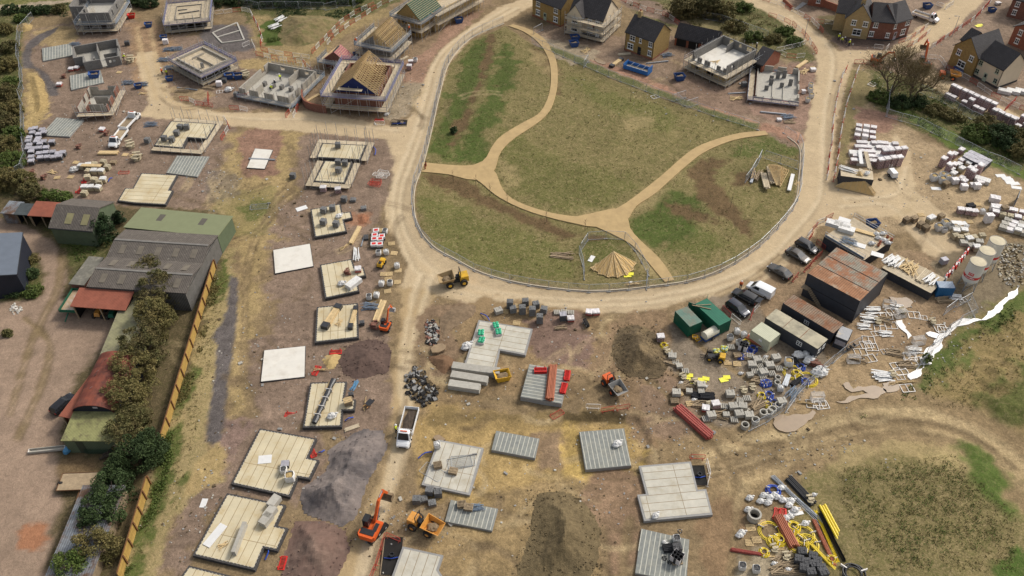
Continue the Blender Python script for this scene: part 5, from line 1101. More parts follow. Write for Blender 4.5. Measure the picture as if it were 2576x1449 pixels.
def heap(name,label,pxs,h,m_,cat='heap',rough=.25,power=.8,seed=3,ridge=None,edge=3.0,clods=0):
 """spoil or aggregate tipped on the ground: a mound with slumped faces"""
 pts=smooth_line([F(*p)for p in pxs],1.5,True);c=sum(pts,Vector())/len(pts);root=None;st=.3
 xs=np.arange(min(p.x for p in pts)-.5,max(p.x for p in pts)+.5,st);ys=np.arange(min(p.y for p in pts)-.5,max(p.y for p in pts)+.5,st);X,Y=np.meshgrid(xs,ys);x,y=X.ravel(),Y.ravel()
 d=seg_dist(x,y,pts,True)+.9*fbm(x,y,2.2,seed,3);t=np.clip(d/edge,0,1)
 big=1+rough*2.2*fbm(x,y,5.5,seed+5,2);z=h*(t*t*(3-2*t)*.75+.25*t)*big+.22*h*rough*fbm(x,y,1.3,seed+9,3)*t*3+.16*fbm(x,y,.6,seed+20,2)*np.minimum(1,t*4)
 z=np.where(t>0,np.maximum(z,.03),-.35);V=np.stack([x-c.x,y-c.y,z],1);nx_=len(xs);i0=(np.arange(len(ys)-1)[:,None]*nx_+np.arange(nx_-1)[None,:]).ravel();f=np.stack([i0,i0+1,i0+nx_+1,i0+nx_],1)
 f=f[(t[f]>0).any(1)];used,inv=np.unique(f.ravel(),return_inverse=True);me=bpy.data.meshes.new(name);me.from_pydata(V[used].tolist(),[],inv.reshape(-1,4).tolist());me.materials.append(m_)
 o=bpy.data.objects.new(name,me);col.objects.link(o);o.location=(c.x,c.y,zat(c));tag(o,label,cat);rr=random.Random(seed);m=MB();k=0;z0=zat(c)
 while clods and k<clods:
  i=rr.randrange(len(x))
  if d[i]<-1.0 or d[i]>2.6:continue
  s=rr.uniform(.08,.26);m.obox((x[i]-c.x,y[i]-c.y,(max(z[i],0)if d[i]>0 else 0)+s*.15),(s,s*rr.uniform(.6,1),s*.6),rr.uniform(0,3),rr.uniform(-.5,.5),rr.uniform(-.5,.5));k+=1
 if m.v:q=m.build('clods',m_,o);q['kind']='stuff'
 return o
def text_mesh(s,size,ext_=.004,bold=False):
 cu=bpy.data.curves.new('t','FONT');cu.body=s;cu.size=size;cu.align_x='CENTER';cu.align_y='CENTER';cu.extrude=ext_;cu.offset=.012*size if bold else 0
 o=bpy.data.objects.new('t',cu);col.objects.link(o);dg=bpy.context.evaluated_depsgraph_get();me=bpy.data.meshes.new_from_object(o.evaluated_get(dg));bpy.data.objects.remove(o);return me
def wrap_text(root,s,size,r,z,a0,m_,name='lettering',bold=False):
 me=text_mesh(s,size,.004,bold);V=np.empty(len(me.vertices)*3);me.vertices.foreach_get('co',V);V=V.reshape(-1,3);a=a0+V[:,0]/r;rr=r+.012+V[:,2]
 V=np.stack([rr*np.cos(a),rr*np.sin(a),z+V[:,1]],1);me.vertices.foreach_set('co',V.ravel().astype(np.float32));me.materials.clear();me.materials.append(m_);me.update()
 o=bpy.data.objects.new(name,me);col.objects.link(o);o.parent=root;return o
def silo(label,A,r,z0,z1,a0,grp,words=True,band=True):
 root=thing('mortar_silo',label,'silo',(A[0],A[1],zat(A)),0,grp);SW=mat('silo_paint',(.66,.64,.57),.6,.06,1,dirt=((.5,.45,.33),.5,.55,.8,.5))
 MB().lathe([(.25,z0-1.7),(r,z0),(r,z1-.15),(r*.97,z1-.05),(r*.4,z1+.03)],32).build('tank',SW,root);MB().lathe([(r*1.02,z1-.12),(r*1.02,z1-.0),(r*.96,z1+.02),(r*.96,z1-.06)],32).build('top_rim',CONC,root)
 MB().lathe([(r*.95,z1-.03),(r*.5,z1+.045),(.02,z1+.06)],32).build('lid',mat('dusty_lid',(.55,.48,.33),.8,.12,1.2),root)
 for i in range(4):
  a=math.pi/4+i*math.pi/2;MB().beam((r*.92*math.cos(a),r*.92*math.sin(a),z0+.5),(r*1.05*math.cos(a),r*1.05*math.sin(a),0),.13).build('leg',STEEL,root)
  b=a+math.pi/2;MB().beam((r*1.05*math.cos(a),r*1.05*math.sin(a),.15),(r*.95*math.cos(b),r*.95*math.sin(b),z0-.1),.06).build('brace',STEEL,root)
 if band:MB().lathe([(r+.006,z0+.75),(r+.006,z0+1.3)],32).build('red_band',REDP,root)
 wrap_text(root,'EuroMix',.46,r,z0+1.03,a0,WHITE,bold=True)if band else None
 if words:
  pm_=MB();n=6
  for i in range(n):
   u0,u1=a0-.33+.66*i/n,a0-.33+.66*(i+1)/n;pm_.poly([((r+.006)*math.cos(u0),(r+.006)*math.sin(u0),z0+1.55),((r+.006)*math.cos(u1),(r+.006)*math.sin(u1),z0+1.55),((r+.006)*math.cos(u1),(r+.006)*math.sin(u1),z0+2.15),((r+.006)*math.cos(u0),(r+.006)*math.sin(u0),z0+2.15)])
  pm_.build('sign_panel',REDP,root);wrap_text(root,'CPI',.46,r+.004,z0+1.85,a0,WHITE,bold=True);
 return root
# containers and cabins
def container(name,label,A,B,C,h,wm,rm,cat='container',group=None,ribs=True,z=0):
 loc,rz,w_=frame(A,B);d_=C if isinstance(C,(int,float))else math.hypot(C[0]-B[0],C[1]-B[1]);root=thing(name,label,cat,(loc.x,loc.y,z),rz,group)
 m=MB().box(0,0,.12,w_,d_,h-.05)
 if ribs:
  for x in np.arange(.25,w_-.2,.27):m.box(x,-.035,.25,x+.12,-.001,h-.2);m.box(x,d_+.001,.25,x+.12,d_+.035,h-.2)
  for y in np.arange(.25,d_-.2,.27):m.box(w_+.001,y,.25,w_+.035,y+.12,h-.2);m.box(-.035,y,.25,-.001,y+.12,h-.2)
 m.build('shell',wm,root)
 f=MB()
 for x in(0,w_):
  for y in(0,d_):f.box(x-.06,y-.06,0,x+.06,y+.06,h)
 f.box(.06,-.05,0,w_-.06,.05,.14).box(.06,d_-.05,0,w_-.06,d_+.05,.14);f.build('corner_post',wm,root)
 MB().box(-.03,-.03,h-.049,w_+.03,d_+.03,h).build('roof',rm,root);return root,w_,d_
# slabs
def TP(t,z,*a):return[P(t,a[i],a[i+1],z)for i in range(0,len(a),2)]
def FP(z,*a):return[F(a[i],a[i+1],z)for i in range(0,len(a),2)]
slab('beige plank slab with four dark block packs standing on it',TP(5,.6,545,655,850,600,870,690,955,678,972,745,885,765,915,880,590,940),.6,rot=1)
slab('beige plank slab with loose red bricks and a white draped load',TP(5,.6,640,1215,965,1155,995,1250,1085,1240,1108,1325,1015,1345,1040,1480,695,1555),.6,rot=1)
slab('beige plank slab carrying two long timber bundles in black wrap',TP(9,.6,610,190,1025,150,1032,500,590,550),.6,rot=1)
slab('beige plank slab with one long black wrapped roll lying across it',TP(9,.6,545,950,915,940,885,1125,1005,1120,990,1230,875,1235,862,1395,468,1405),.6,rot=1)
slab('large stepped beige slab beside the grey aggregate heap, with open white bag',FP(.6,653,1077,797,1103,775,1151,803,1157,779,1206,750,1201,729,1250,581,1217),.6,rot=1)
slab('large stepped beige slab with stacked floor planks and a white board',FP(.6,571,1240,719,1270,695,1322,724,1328,698,1386,664,1379,641,1434,484,1397),.6,rot=1)
slab('beige plank slab cut by the bottom edge beside the farm fence strip',FP(.6,475,1422,610,1455,590,1500,440,1472),.6,rot=1)
slab('pale plank slab with grey mesh panels and a small pallet on it',TP(13,.45,1835,75,2290,160,2150,635,1665,530),.45,'grey',1)
slab('pale plank slab beside an open manhole pit at the bottom edge',TP(13,.5,1475,1150,1885,1240,1835,1385,1890,1470,1800,1620,1320,1580),.5,'grey',1)
slab('pale stepped plank slab beside the south pit with white barriers',TP(14,.55,1275,340,1800,295,1870,580,1955,572,2020,830,1330,895,1260,630,1350,622),.55,'grey',0)
slab('pale L-shaped plank slab with green wrapped packs on it',FP(.55,1204,804.5,1340,827,1322,893,1258,881,1243,946,1168,917),.55,'grey',0)
slab('beige stepped plank slab north of the green roofed barn',TP(4,.5,1420,290,1790,310,1705,462,1745,466,1668,612,1355,595,1275,585,1180,572,1258,440,1335,442),.5,rot=0)
G2='beam and block floor slabs'
slab('grey beam and block floor holding two stacks of pallets',TP(13,.4,1960,680,2435,770,2375,995,1900,900),.4,'block',1,G2)
slab('bare grey beam and block floor in the yellow clay',FP(.3,1248,1083,1357,1103,1346,1153,1236,1132),.3,'block',1,G2)
slab('square grey beam and block floor with a single slumped bag',FP(.1,1457,1086,1570,1077,1588,1171,1473,1182),.1,'block',1,G2)
slab('grey beam and block floor with black drainage fittings on it',TP(14,.4,1300,970,1785,1080,1755,1520,1238,1420),.4,'block',1,G2)
slab('raised grey beam and block floor loaded with red barriers and orange pipes',TP(10,.9,175,765,575,830,500,1165,85,1095),.9,'block',0,G2)
slab('grey beam and block floor with a small wrapped bundle, north of the barns',TP(4,.25,1780,115,2105,125,1985,330,1670,290),.25,'block',1,G2)
slab('bare grey beam and block floor beside the gravel loop',TP(0,.3,420,485,715,435,735,555,430,615),.3,'block',1,G2)
slab('grey beam and block floor with a blue skip on it',TP(0,.3,700,760,1010,705,1045,830,715,905),.3,'block',1,G2)
slab('dusty beam and block floor beside the grey wrapped packs',TP(0,.3,570,1180,845,1205,700,1375,410,1360),.3,'block',1,G2)
G3='pale garage bases'
slab('smooth white garage base between the first two plank slabs',TP(5,.25,170,1065,545,1000,580,1230,190,1305),.25,'white',0,G3)
slab('smooth white garage base beside the sand and brown heaps',TP(9,.25,80,625,500,580,492,895,45,945),.25,'white',0,G3)
slab('small white base crossed by a bundle of grey tubes',FP(.2,641,373,687,377,666,425,620,422),.2,'white',0,G3)
def ringed(label,slabel,pts,h,A,B,C,z,sides,top,tsides=None):
 slab(slabel,pts,h,rot=1);loc,rz,w_=frame(A,B);d_=(C-B).length
 return scaffold(label,loc,rz,0,0,w_,d_,[z],top,sides,guard=None,rails=False,var=1.0),w_,d_,loc,rz
ringed('low board walkway and standards round the slab of grey block packs','plank slab with six grey block packs inside low scaffold boards',TP(0,.8,1720,1215,2180,1245,2085,1400,1890,1385,1835,1490,1545,1465),.8,P(0,1545,1468,.8),P(0,1990,1500,.8),P(0,2180,1245,.8),.65,'frb',2.2)
ringed('low boards and very tall standards round the upper half slab','upper plank slab with one dark block pack, inside scaffold boards',TP(5,.9,665,-10,1110,10,1050,160,605,135),.9,P(5,605,135,.9),P(5,1050,160,.9),P(5,1110,10,.9),.75,'rbl',3.6)
ringed('low boards and tall standards round the lower slab by the red barriers','lower plank slab with three dark block packs, inside scaffold boards',TP(5,.9,690,165,970,182,890,395,580,375),.9,P(5,580,375,.9),P(5,890,395,.9),P(5,970,182,.9),.75,'frl',3.6)
# houses under construction
def uroot(label,loc,rz,name='unfinished_house'):return thing(name,label,'house',loc,rz,'houses under construction')
def polyshell(root,poly,z0,z1,m_,ops={},t=.3,nm='wall'):
 n=len(poly)
 for i in range(n):
  a,b=Vector(poly[i]),Vector(poly[(i+1)%n]);d=(b-a).normalized();conv=lambda p,q,r:(q-p).x*(r-q).y-(q-p).y*(r-q).x>0
  pa=Vector(poly[i-1]);nb=Vector(poly[(i+2)%n])
  s=t if conv(pa,a,b)else 0.0;a2=a+d*s
  o_=[(x0-s,x1-s,lo,hi)for x0,x1,lo,hi in ops.get(i,())]
  wallm((a2.x,a2.y),(b.x,b.y)if conv(a,b,nb)else(b.x+d.x*t,b.y+d.y*t),t,z0,z1 if not isinstance(z1,(list,tuple))else z1[i],o_).build(nm,m_,root)
def floor(root,poly,z,m_=TIMB2,nm='floor',t=.2):MB().prism(inset(poly,.31),z-t,z).build(nm,m_,root)
def rect(w,d,x=0,y=0):return[(x,y),(x+w,y),(x+w,y+d),(x,y+d)]
def part(root,a,b,z0,z1,m_=GBLK,t=.12,ops=()):wallm(a,b,t,z0,z1,ops).build('partition_wall',m_,root)
def outer(A,B,C):loc,rz,w_=frame(A,B);return loc,rz,w_,(C-B).length
loc,rz,w_=frame(P(0,862,326),P(0,1160,318));r=uroot('two storey grey block shell cut by the top edge, red helmet on its scaffold',loc,rz);d_=11.5
pl=[(0,0),(w_,0),(w_,d_),(-4,d_),(-4,4.5),(0,4.5)]
polyshell(r,pl,0,2.5,GBLK,{0:[(1,2.2,.9,2.1),(4.4,5.8,.9,2.1)],1:[(2,3,.9,2.1)]});floor(r,pl,2.75,CONC)
polyshell(r,pl,2.52,[5.2,5.2,5.6,5.2,5.0,5.0],GBLK,{1:[(1.5,2.6,3.4,4.8),(5,6.2,3.4,4.8)],0:[],5:[(1.2,2.2,2.76,4.9)]});part(r,(2.4,.4),(2.4,4.2),2.76,5.1,LBLK)
scaffold('tube scaffold with grey-blue guards round the top left block shell',loc,rz,0,0,w_,d_,[.9,2.7],2.2,'frl',guard=GUARD2)
loc,rz,w_,d_=outer(P(0,1645,262,2.6),P(0,2115,215,2.6),P(0,2085,0,2.6));r=uroot('house at first floor level under a wide pale timber deck',loc,rz);pl=rect(w_-2.8,d_-2.8,1.4,1.4)
polyshell(r,pl,0,2.45,DKBLK,{0:[(3.6,7.4,.2,2.1)]});scaffold('blue guarded scaffold with full timber deck beside the top hedge',loc,rz,1.4,1.4,w_-1.4,d_-1.4,[.7,2.62],2.1,'frbl',deck=2.6)
MB().path([(2.6,2.6,2.72),(w_-2.6,2.6,2.72),(w_-2.6,d_-2.6,2.72),(2.6,d_-2.6,2.72)],.12,4,closed=True).build('wall_plate',GBLK,r);part(r,(3.4,d_*.45),(w_-3,d_*.5),2.62,2.9);part(r,(3,d_*.62),(5.4,d_*.62),2.62,2.85)
loc,rz,w_,d_=outer(P(0,1690,612,2.6),P(0,2022,790,2.6),P(0,2362,600,2.6));r=uroot('house with knee high block walls on a timber deck, set cornerwise',loc,rz);pl=rect(w_-3,d_-3,1.5,1.5)
polyshell(r,pl,0,2.4,DKBLK,{0:[(2,3.4,.9,2.1)],1:[(3,5,.2,2.1)]});polyshell(r,pl,2.62,3.2,LBLK);part(r,(4.2,4),(4.2,d_-3.2),2.62,3.1,LBLK);part(r,(4.5,5.2),(w_-2.2,5.2),2.62,3.15,LBLK);part(r,(w_-3.6,3),(w_-3.6,3.6),2.62,3.9,GBLK,.5)
scaffold('cornerwise scaffold with blue guards and double board lifts',loc,rz,1.5,1.5,w_-1.5,d_-1.5,[.75,2.62],2.1,'frbl',deck=2.6)
loc,rz,w_=frame(P(0,868,718),P(0,1232,652));d_=(P(0,1225,565,2.4)-P(0,1207,388,2.4)).length;r=uroot('single storey dark block shell without scaffold by the gravel loop',loc,rz)
pl=[(0,0),(w_,0),(w_,d_),(-2.2,d_),(-2.2,3.2),(0,3.2)];polyshell(r,pl,0,2.35,GBLK,{0:[(w_*.47,w_*.60,0,2.4),(w_*.68,w_*.75,1.0,1.7),(w_*.79,w_*.86,1.0,1.7)],1:[(d_*.45,d_*.6,.9,2.4)]},.32);floor(r,pl,.25,CONC)
part(r,(w_*.42,d_*.45),(w_*.42,d_-.4),.25,2.2,GBLK,.15);part(r,(w_*.55,d_*.4),(w_*.9,d_*.4),.25,1.6);MB().box(w_*.25,d_*.3,.25,w_*.3,d_*.42,1.5).build('pier',GBLK,r)
loc,rz,w_=frame(P(0,808,1185),P(0,1108,1172));d_=9.3;r=uroot('shell with red brick base and pale inner walls, boards on two sides',loc,rz)
pl=rect(w_,d_);polyshell(r,pl,0,[1.35,2.6,2.6,2.6],BRICKR,{1:[(1.2,2.3,.2,2.7),(5,6.4,1.1,2.7)],2:[(2.2,3.6,1.6,2.7),(w_-3.4,w_-2.2,1.6,2.7)],3:[(1.5,2.8,.4,2.7),(4.4,5.6,1.1,2.7)]},.14)
polyshell(r,inset(pl,.145),.0,[1.3,2.55,2.55,2.55],LBLK,{1:[(1.1,2.2,.2,2.7),(4.9,6.3,1.1,2.7)],2:[(2.1,3.5,1.6,2.7),(w_-3.5,w_-2.3,1.6,2.7)],3:[(1.4,2.7,.4,2.7),(4.3,5.5,1.1,2.7)]},.14,'inner_wall');floor(r,pl,.25,CONC)
part(r,(w_*.38,d_*.5),(w_*.85,d_*.47),.25,2.4,LBLK);part(r,(w_*.28,d_*.22),(w_*.8,d_*.2),.25,2.1,LBLK);part(r,(w_*.25,d_*.1),(w_*.25,d_*.42),.25,1.8,BRICKR)
scaffold('board platform on the front and right of the brick based shell',loc,rz,0,0,w_,d_,[1.15],2.6,'fr',guard=None)
loc,rz,w_=frame(F(606,243),F(730,268));d_=(F(730,268)-F(766,197)).length;r=uroot('pale block shell with low front scaffold, yellow jacketed workers inside',loc,rz)
pl=rect(w_,d_);polyshell(r,pl,0,2.3,LBLK,{0:[(1.6,2.6,.2,2.4),(5,6.6,.9,2.4),(9,10,.9,2.4)],1:[(2,3.2,.9,2.4),(5,6,.2,2.4)],2:[(2,3,1,2),(5,6,1,2),(8.5,9.6,1,2)],3:[(2,3.5,.9,2.4)]});floor(r,pl,.25,CONC)
for q in(.2,.38,.55,.74):MB().box(w_*q,d_*.42,.25,w_*q+.7,d_*.5,1.25).build('pier',GBLK,r)
part(r,(w_*.3,.4),(w_*.3,d_*.3),.25,2.1,LBLK);part(r,(w_*.66,d_*.6),(w_*.66,d_-.4),.25,2.2,LBLK)
scaffold('scaffold with boards along the pale block shell by the curved wall',loc,rz,0,0,w_,d_,[.7],3.0,'frb',guard=GUARD2)
loc,rz,w_=frame(P(1,778,918,4.7),P(1,1217,950,4.7));d_=(P(1,1217,950,4.7)-P(1,1262,655,4.7)).length;r=uroot('red brick house with bare roof trusses and a blue front gable',loc,rz);pl=rect(w_,d_)
polyshell(r,pl,0,4.65,BRICKR,{0:[(1.2,2.2,3.2,4.3)],1:[(2,3.2,.9,2.1),(5,6.2,3,4.2),(8,9.2,.9,2.1)]});truss_roof(r,0,w_,.35,d_*.62,4.7,8.6,'y');truss_roof(r,w_*.12,w_*.88,d_*.64,d_-.2,4.7,8.2,'y')
m=MB();m.poly([(-.25,.05,4.68),(w_+.25,.05,4.68),(w_/2,.05,8.5)]);m.poly([(-.25,.16,4.68),(w_+.25,.16,4.68),(w_/2,.16,8.5)]);m.build('gable_panel',mat('blue_membrane',(.012,.022,.10),.6,.2,1.5),r)
MB().box(w_*.15,-1.3,5.9,w_*.7,-.25,5.98).build('gable_platform',TIMB2,r)
for sg,x in((1,0),(-1,w_)):MB().beam((x-sg*.35,.0,4.4),(w_/2,.0,8.62),.05,.22).build('barge_board',TIMB,r)
scaffold('blue netted scaffold and wide boards round the blue gable house',loc,rz,-.6,0,w_+.6,d_,[1.5,4.3],2.0,'frbl',wd=1.7)
loc,rz,w_=frame(P(1,1065,425,4.6),P(1,1342,480,4.6));d_=(P(1,1342,480,4.6)-P(1,1512,318,4.6)).length;r=uroot('grey block house with golden roof trusses behind the pink roofed garage',loc,rz);pl=rect(w_,d_)
polyshell(r,pl,0,4.55,GBLK,{0:[(w_*.4,w_*.5,3.2,4.2)],1:[(1.5,3,.9,2.1),(1.5,3,3,4.2),(5,7,3,4.2)]});truss_roof(r,0,w_,.3,d_-.3,4.6,7.9,'y',.55);m=MB();ext(m,[(.3,4.6),(w_*.45,4.6),(w_*.45,6.9)],.02,.14,'y').build('gable_panel',GBLK,r)
for z in(5.4,6.2,7.0):MB().beam((w_-(z-4.6)*w_/6.6+.08,.0,z+.1),(w_-(z-4.6)*w_/6.6+.08,d_,z+.1),.05).build('brace_batten',TIMB,r)
scaffold('scaffold with grey-blue guards round the golden trussed block house',loc,rz,0,0,w_,d_,[2.2,4.3],2.0,'frl',guard=GUARD2)
loc,rz,w_=frame(P(1,692,588,2.4),P(1,900,622,2.4));d_=(P(1,900,622,2.4)-P(1,968,552,2.4)).length;r=uroot('small brick garage with battened pink roof, worker on the scaffold',loc,rz,'unfinished_garage');wing(r,0,0,w_,d_,2.4,4.5,'y',BRICKR,ROOFP,.15,.25)
for i in range(7):
 for sg in(-1,1):t=(i+.5)/7;x=w_/2+sg*(w_/2+.2)*t;z=4.7-2.2*t;MB().beam((x,-.1,z),(x,d_+.1,z),.05).build('batten',TIMB,r)
MB().box(w_/2-.2,-.1,4.68,w_/2+.2,d_*.8,4.76).build('ridge_tiles',ROOFT,r)
scaffold('low blue railed scaffold round the pink roofed garage',loc,rz,0,0,w_,d_,[1.9],1.3,'frl',guard=GUARD2)
loc,rz,w_=frame(P(1,1440,318),P(1,1662,384));d_=9.0;r=uroot('buff house with battened green roof at the top edge',loc,rz);wing(r,0,0,w_,d_,4.9,8.3,'y',BUFF,ROOFG)
for i in range(11):t=(i+.4)/11;x=w_/2+(w_/2+.25)*t;z=8.55-3.4*t*1.06;MB().beam((x,-.2,z),(x,d_+.2,z),.06).build('batten',TIMB,r)
for i in range(11):t=(i+.4)/11;x=w_/2-(w_/2+.25)*t;z=8.55-3.4*t*1.06;MB().beam((x,-.2,z),(x,d_+.2,z),.06).build('batten',TIMB,r)
win(r,'f',w_,d_,w_*.3,3.2,1.1,1.2,BLACK);win(r,'f',w_,d_,w_*.7,1.0,1.1,1.2,BLACK);win(r,'r',w_,d_,2,1,1.2,1.2,BLACK)
scaffold('scaffold round the battened green roof',loc,rz,0,0,w_,d_,[2.3,4.5],1.6,'frl',guard=GUARD2)
loc,rz,w_=frame(P(1,1800,318),P(1,2255,72));d_=8;r=uroot('buff terrace with small dark windows along the top edge',loc,rz);polyshell(r,rect(w_,d_),0,4.9,BUFFP,{0:[(2,3,3.3,4.4),(6,7,3.3,4.4),(10,11,3.3,4.4),(14,15,3.3,4.4),(3,4,.9,2.1),(9,10.4,.9,2.1)]});floor(r,rect(w_,d_),2.6)
scaffold('board scaffold along the front of the buff terrace',loc,rz,0,0,w_,d_,[2.2,4.6],1.5,'f',guard=None)
loc,rz,w_,d_=outer(P(2,1728,602,2.7),P(2,2162,797,2.7),P(2,2448,548,2.7));r=uroot('first floor block shell with white floor beside the orange brick garages',loc,rz);pl=rect(w_-2.8,d_-2.8,1.4,1.4)
polyshell(r,pl,0,2.45,BUFFP,{0:[(1,2.2,.9,2.1),(4.5,6.5,.9,2.1)],1:[(2,3.4,.9,2.1)]});floor(r,pl,2.72,WHITEC)
polyshell(r,pl,2.47,[4.0,4.8,4.9,4.9],GBLK,{0:[(.6,1.5,2.72,4.1),(2.6,3.6,2.72,4.1),(5,7,2.72,4.1),(8,8.9,3.3,4.1)],1:[(2,3,3.4,4.5)],2:[(1,2.6,3.6,4.7),(4,4.8,3.7,4.6),(6.5,7.6,3.6,4.7)]});part(r,(5,d_-4.6),(5,d_-1.8),2.72,4.7)
for q in range(5):MB().obox((5.5+q*.25,4.6+.3*(q%2),2.8+.03*q),(2.2,.12,.06),.9+q*.25).build('loose_timber',TIMB,r)
scaffold('two lift scaffold with pale boards round the white floored shell',loc,rz,1.4,1.4,w_-1.4,d_-1.4,[.75,2.7],2.0,'frbl',guard=None)
loc,rz,w_=frame(P(2,2440,1000),P(3,300,1052));d_=(P(3,300,1052)-P(3,372,775)).length;r=uroot('ground floor shell of low dark block walls beside white bulk bags',loc,rz);pl=rect(w_,d_)
polyshell(r,pl,0,[.8,1.5,1.9,1.2],LBLK,{0:[(2,3.4,.3,2),(6,7.4,.3,2)],1:[(2,4,.5,2),(6.5,8,.8,2)],2:[(1.5,3,.4,2),(5,6,.4,2.4)]});MB().prism(rect(w_+.3,d_+.3,-.15,-.15),-.2,.4).build('brick_plinth',BRICKO,r);floor(r,pl,.45,CONC)
for x,y,z in((.3,.5,1.8),(.3,.65,1.6),(.55,.45,1.5),(.75,.55,1.9),(.45,.75,2.2),(.6,.8,2.2),(.2,.3,1.4)):MB().box(w_*x,d_*y,.45,w_*x+.9,d_*y+.2,z+.2).build('pier',GBLK,r)
part(r,(w_*.4,.4),(w_*.4,d_*.75),.45,.7,CONC,.15);part(r,(w_*.65,.4),(w_*.65,d_*.65),.45,.7,CONC,.15)
scaffold('low boards with grey-blue guards on two sides of the low walled shell',loc,rz,-.3,-.3,w_,d_,[.6],1.3,'fl',guard=GUARD)
a=TP(0,.1,2140,330,2385,228,2458,402,2235,432);f_=thing('strip_foundation','thin concrete foundation strips round yellow clay in the grey gravel','foundation',(0,0,0),0)
for p,q in zip(a,a[1:]+a[:1]):MB().beam((p.x,p.y,.06),(q.x,q.y,.06),.4,.3).build('strip',CONC,f_)
p,q=a[0].lerp(a[3],.45),a[1].lerp(a[2],.45);MB().beam((p.x,p.y,.05),(q.x,q.y,.05),.4,.28).build('strip',CONC,f_)
# finished houses
FH='finished houses'
def xfw(root,n0,M):
 for o in set(root.children)-n0:o.matrix_basis=M@o.matrix_basis
loc,rz,w_=frame(P(2,1130,502),P(2,1412,606));d_=(P(2,1412,606)-P(2,1575,495)).length;r=thing('house','detached buff stone house with dark roof and dark open doorway','house',loc,rz,FH);wing(r,0,0,w_,d_,5.0,8.0,'x',BUFF);MB().box(-.03,-.03,-.3,w_+.03,d_+.03,.4).build('plinth',BRICKO,r)
for s,z,a,b in((.25,3.2,1.5,1.25),(.53,3.35,.65,1.05),(.88,3.2,1.0,1.25),(.2,.85,1.6,1.35),(.88,.9,1.0,1.2)):win(r,'f',w_,d_,s*w_,z,a,b)
door(r,'f',w_,d_,w_*.52,m=BLACK);c=MB().box(w_*.12,d_*.5-.45,7.3,w_*.12+.9,d_*.5+.45,9.3).build('chimney',BUFFP,r);MB().lathe([(.2,9.3),(.17,9.75)],10,(w_*.12+.45,d_*.5,0)).build('chimney_pot',ORP,c)
for x in(.12,w_-.12):MB().tube((x,-.1,.2),(x,-.1,4.9),.05,6).build('downpipe',BLACK,r)
loc,rz,w_=frame(P(2,205,158),P(2,490,272));d_=8;r=thing('house','buff stone house with two open white windows at the top edge','house',loc,rz,FH);wing(r,0,0,w_,d_,5.0,8.0,'x',BUFF);MB().box(-.03,-.03,-.3,w_+.03,d_+.03,.4).build('plinth',BRICKO,r)
for s,z,a,b in((.2,3.25,1.3,1.2),(.82,3.25,1.3,1.2),(.2,.85,1.4,1.3),(.82,.85,1.4,1.3)):win(r,'f',w_,d_,s*w_,z,a,b)
for s in(.24,.84):MB().obox((s*w_,-.4,1.85),(.6,.05,.6),.3,0,.5).build('open_casement',WFRAME,r)
door(r,'f',w_,d_,w_*.45,m=SAGE);MB().tube((w_-.1,-.1,.2),(w_-.1,-.1,4.9),.05,6).build('downpipe',BLACK,r)
loc,rz,w_=frame(P(2,556,322),P(2,893,408));d_=(P(2,893,408)-P(2,1062,268)).length;r=thing('house','cream rendered house with cross gables wrapped in scaffold','house',loc,rz,FH);wing(r,0,.9,w_,d_,5.0,8.6,'x',CREAM);wing(r,0,-.3,w_*.44,d_*.45,5.0,7.8,'y',CREAM);MB().box(-.04,-.34,-.3,w_*.44+.04,.95,.55).build('plinth',DKBLK,r);MB().box(w_*.44+.05,.86,-.3,w_+.04,d_+.03,.55).build('plinth',DKBLK,r)
for s,z,a,b,o in((.22,3.2,1.6,1.2,-.3),(.22,.9,1.8,1.3,-.3),(.6,3.2,1.1,1.1,.9),(.83,3.2,1.1,1.1,.9),(.62,.9,1.5,1.2,.9)):win(r,'f',w_,d_,s*w_,z,a,b,off=(0,o,0))
door(r,'f',w_,d_,w_*.85,off=(0,.9,0));win(r,'r',w_,d_,d_*.5,3.2,1.1,1.2)
scaffold('pale boarded scaffold round the cream rendered house',loc,rz,0,-.3,w_,d_,[.7,2.6,4.5],1.6,'fr',guard=None);
def garage(label,A,B,C,eave,ridge,op):
 loc,rz,w_=frame(A,B);d_=(C-B).length;r=thing('garage',label,'garage',loc,rz,'orange brick garages');wing(r,0,0,w_,d_,eave,ridge,'x',BRICKO)
 for s in op:MB().box(s*w_-1.25,-.035,0,s*w_+1.25,.4,2.1).build('opening_shade_panel',DARK,r)  # solid near-black panel on the wall, painted as the shaded garage inside
 return r,w_,d_
garage('long orange brick garage with dark roof behind the white floored shell',P(2,1632,452),P(2,2050,545),P(2,2135,478),2.4,4.9,(.16,.45))
garage('small orange brick garage with open dark front at the end of the row',P(2,2400,705),P(2,2508,748),P(3,78,615),2.4,4.6,(.42,))
loc,rz,w_=frame(P(3,742,362),P(3,986,398));d_=9;r=thing('house','corner house with pale buff gable and angled red brick wing','house',loc,rz,FH);wing(r,0,0,w_,d_,5.0,8.6,'y',BUFFP);wing(r,-2.6,2.6,1.0,d_-.5,4.9,7.4,'x',BUFFP)
for s,z,a,b in((.33,3.3,1.15,1.2),(.8,3.3,1.15,1.2),(.55,.8,2.0,1.5)):win(r,'f',w_,d_,s*w_,z,a,b)
c=MB().box(w_/2-.5,d_*.12,7.6,w_/2+.5,d_*.12+.9,9.6).build('chimney',BUFFP,r);MB().lathe([(.2,9.6),(.16,10)],8,(w_/2,d_*.12+.45,0)).build('chimney_pot',ORP,c)
Mi=Matrix.Translation(loc)@Matrix.Rotation(rz,4,'Z');Mi=Mi.inverted();b0,b1,b2=[Mi@q for q in(P(3,990,396),P(3,1225,415),P(3,1392,366))]
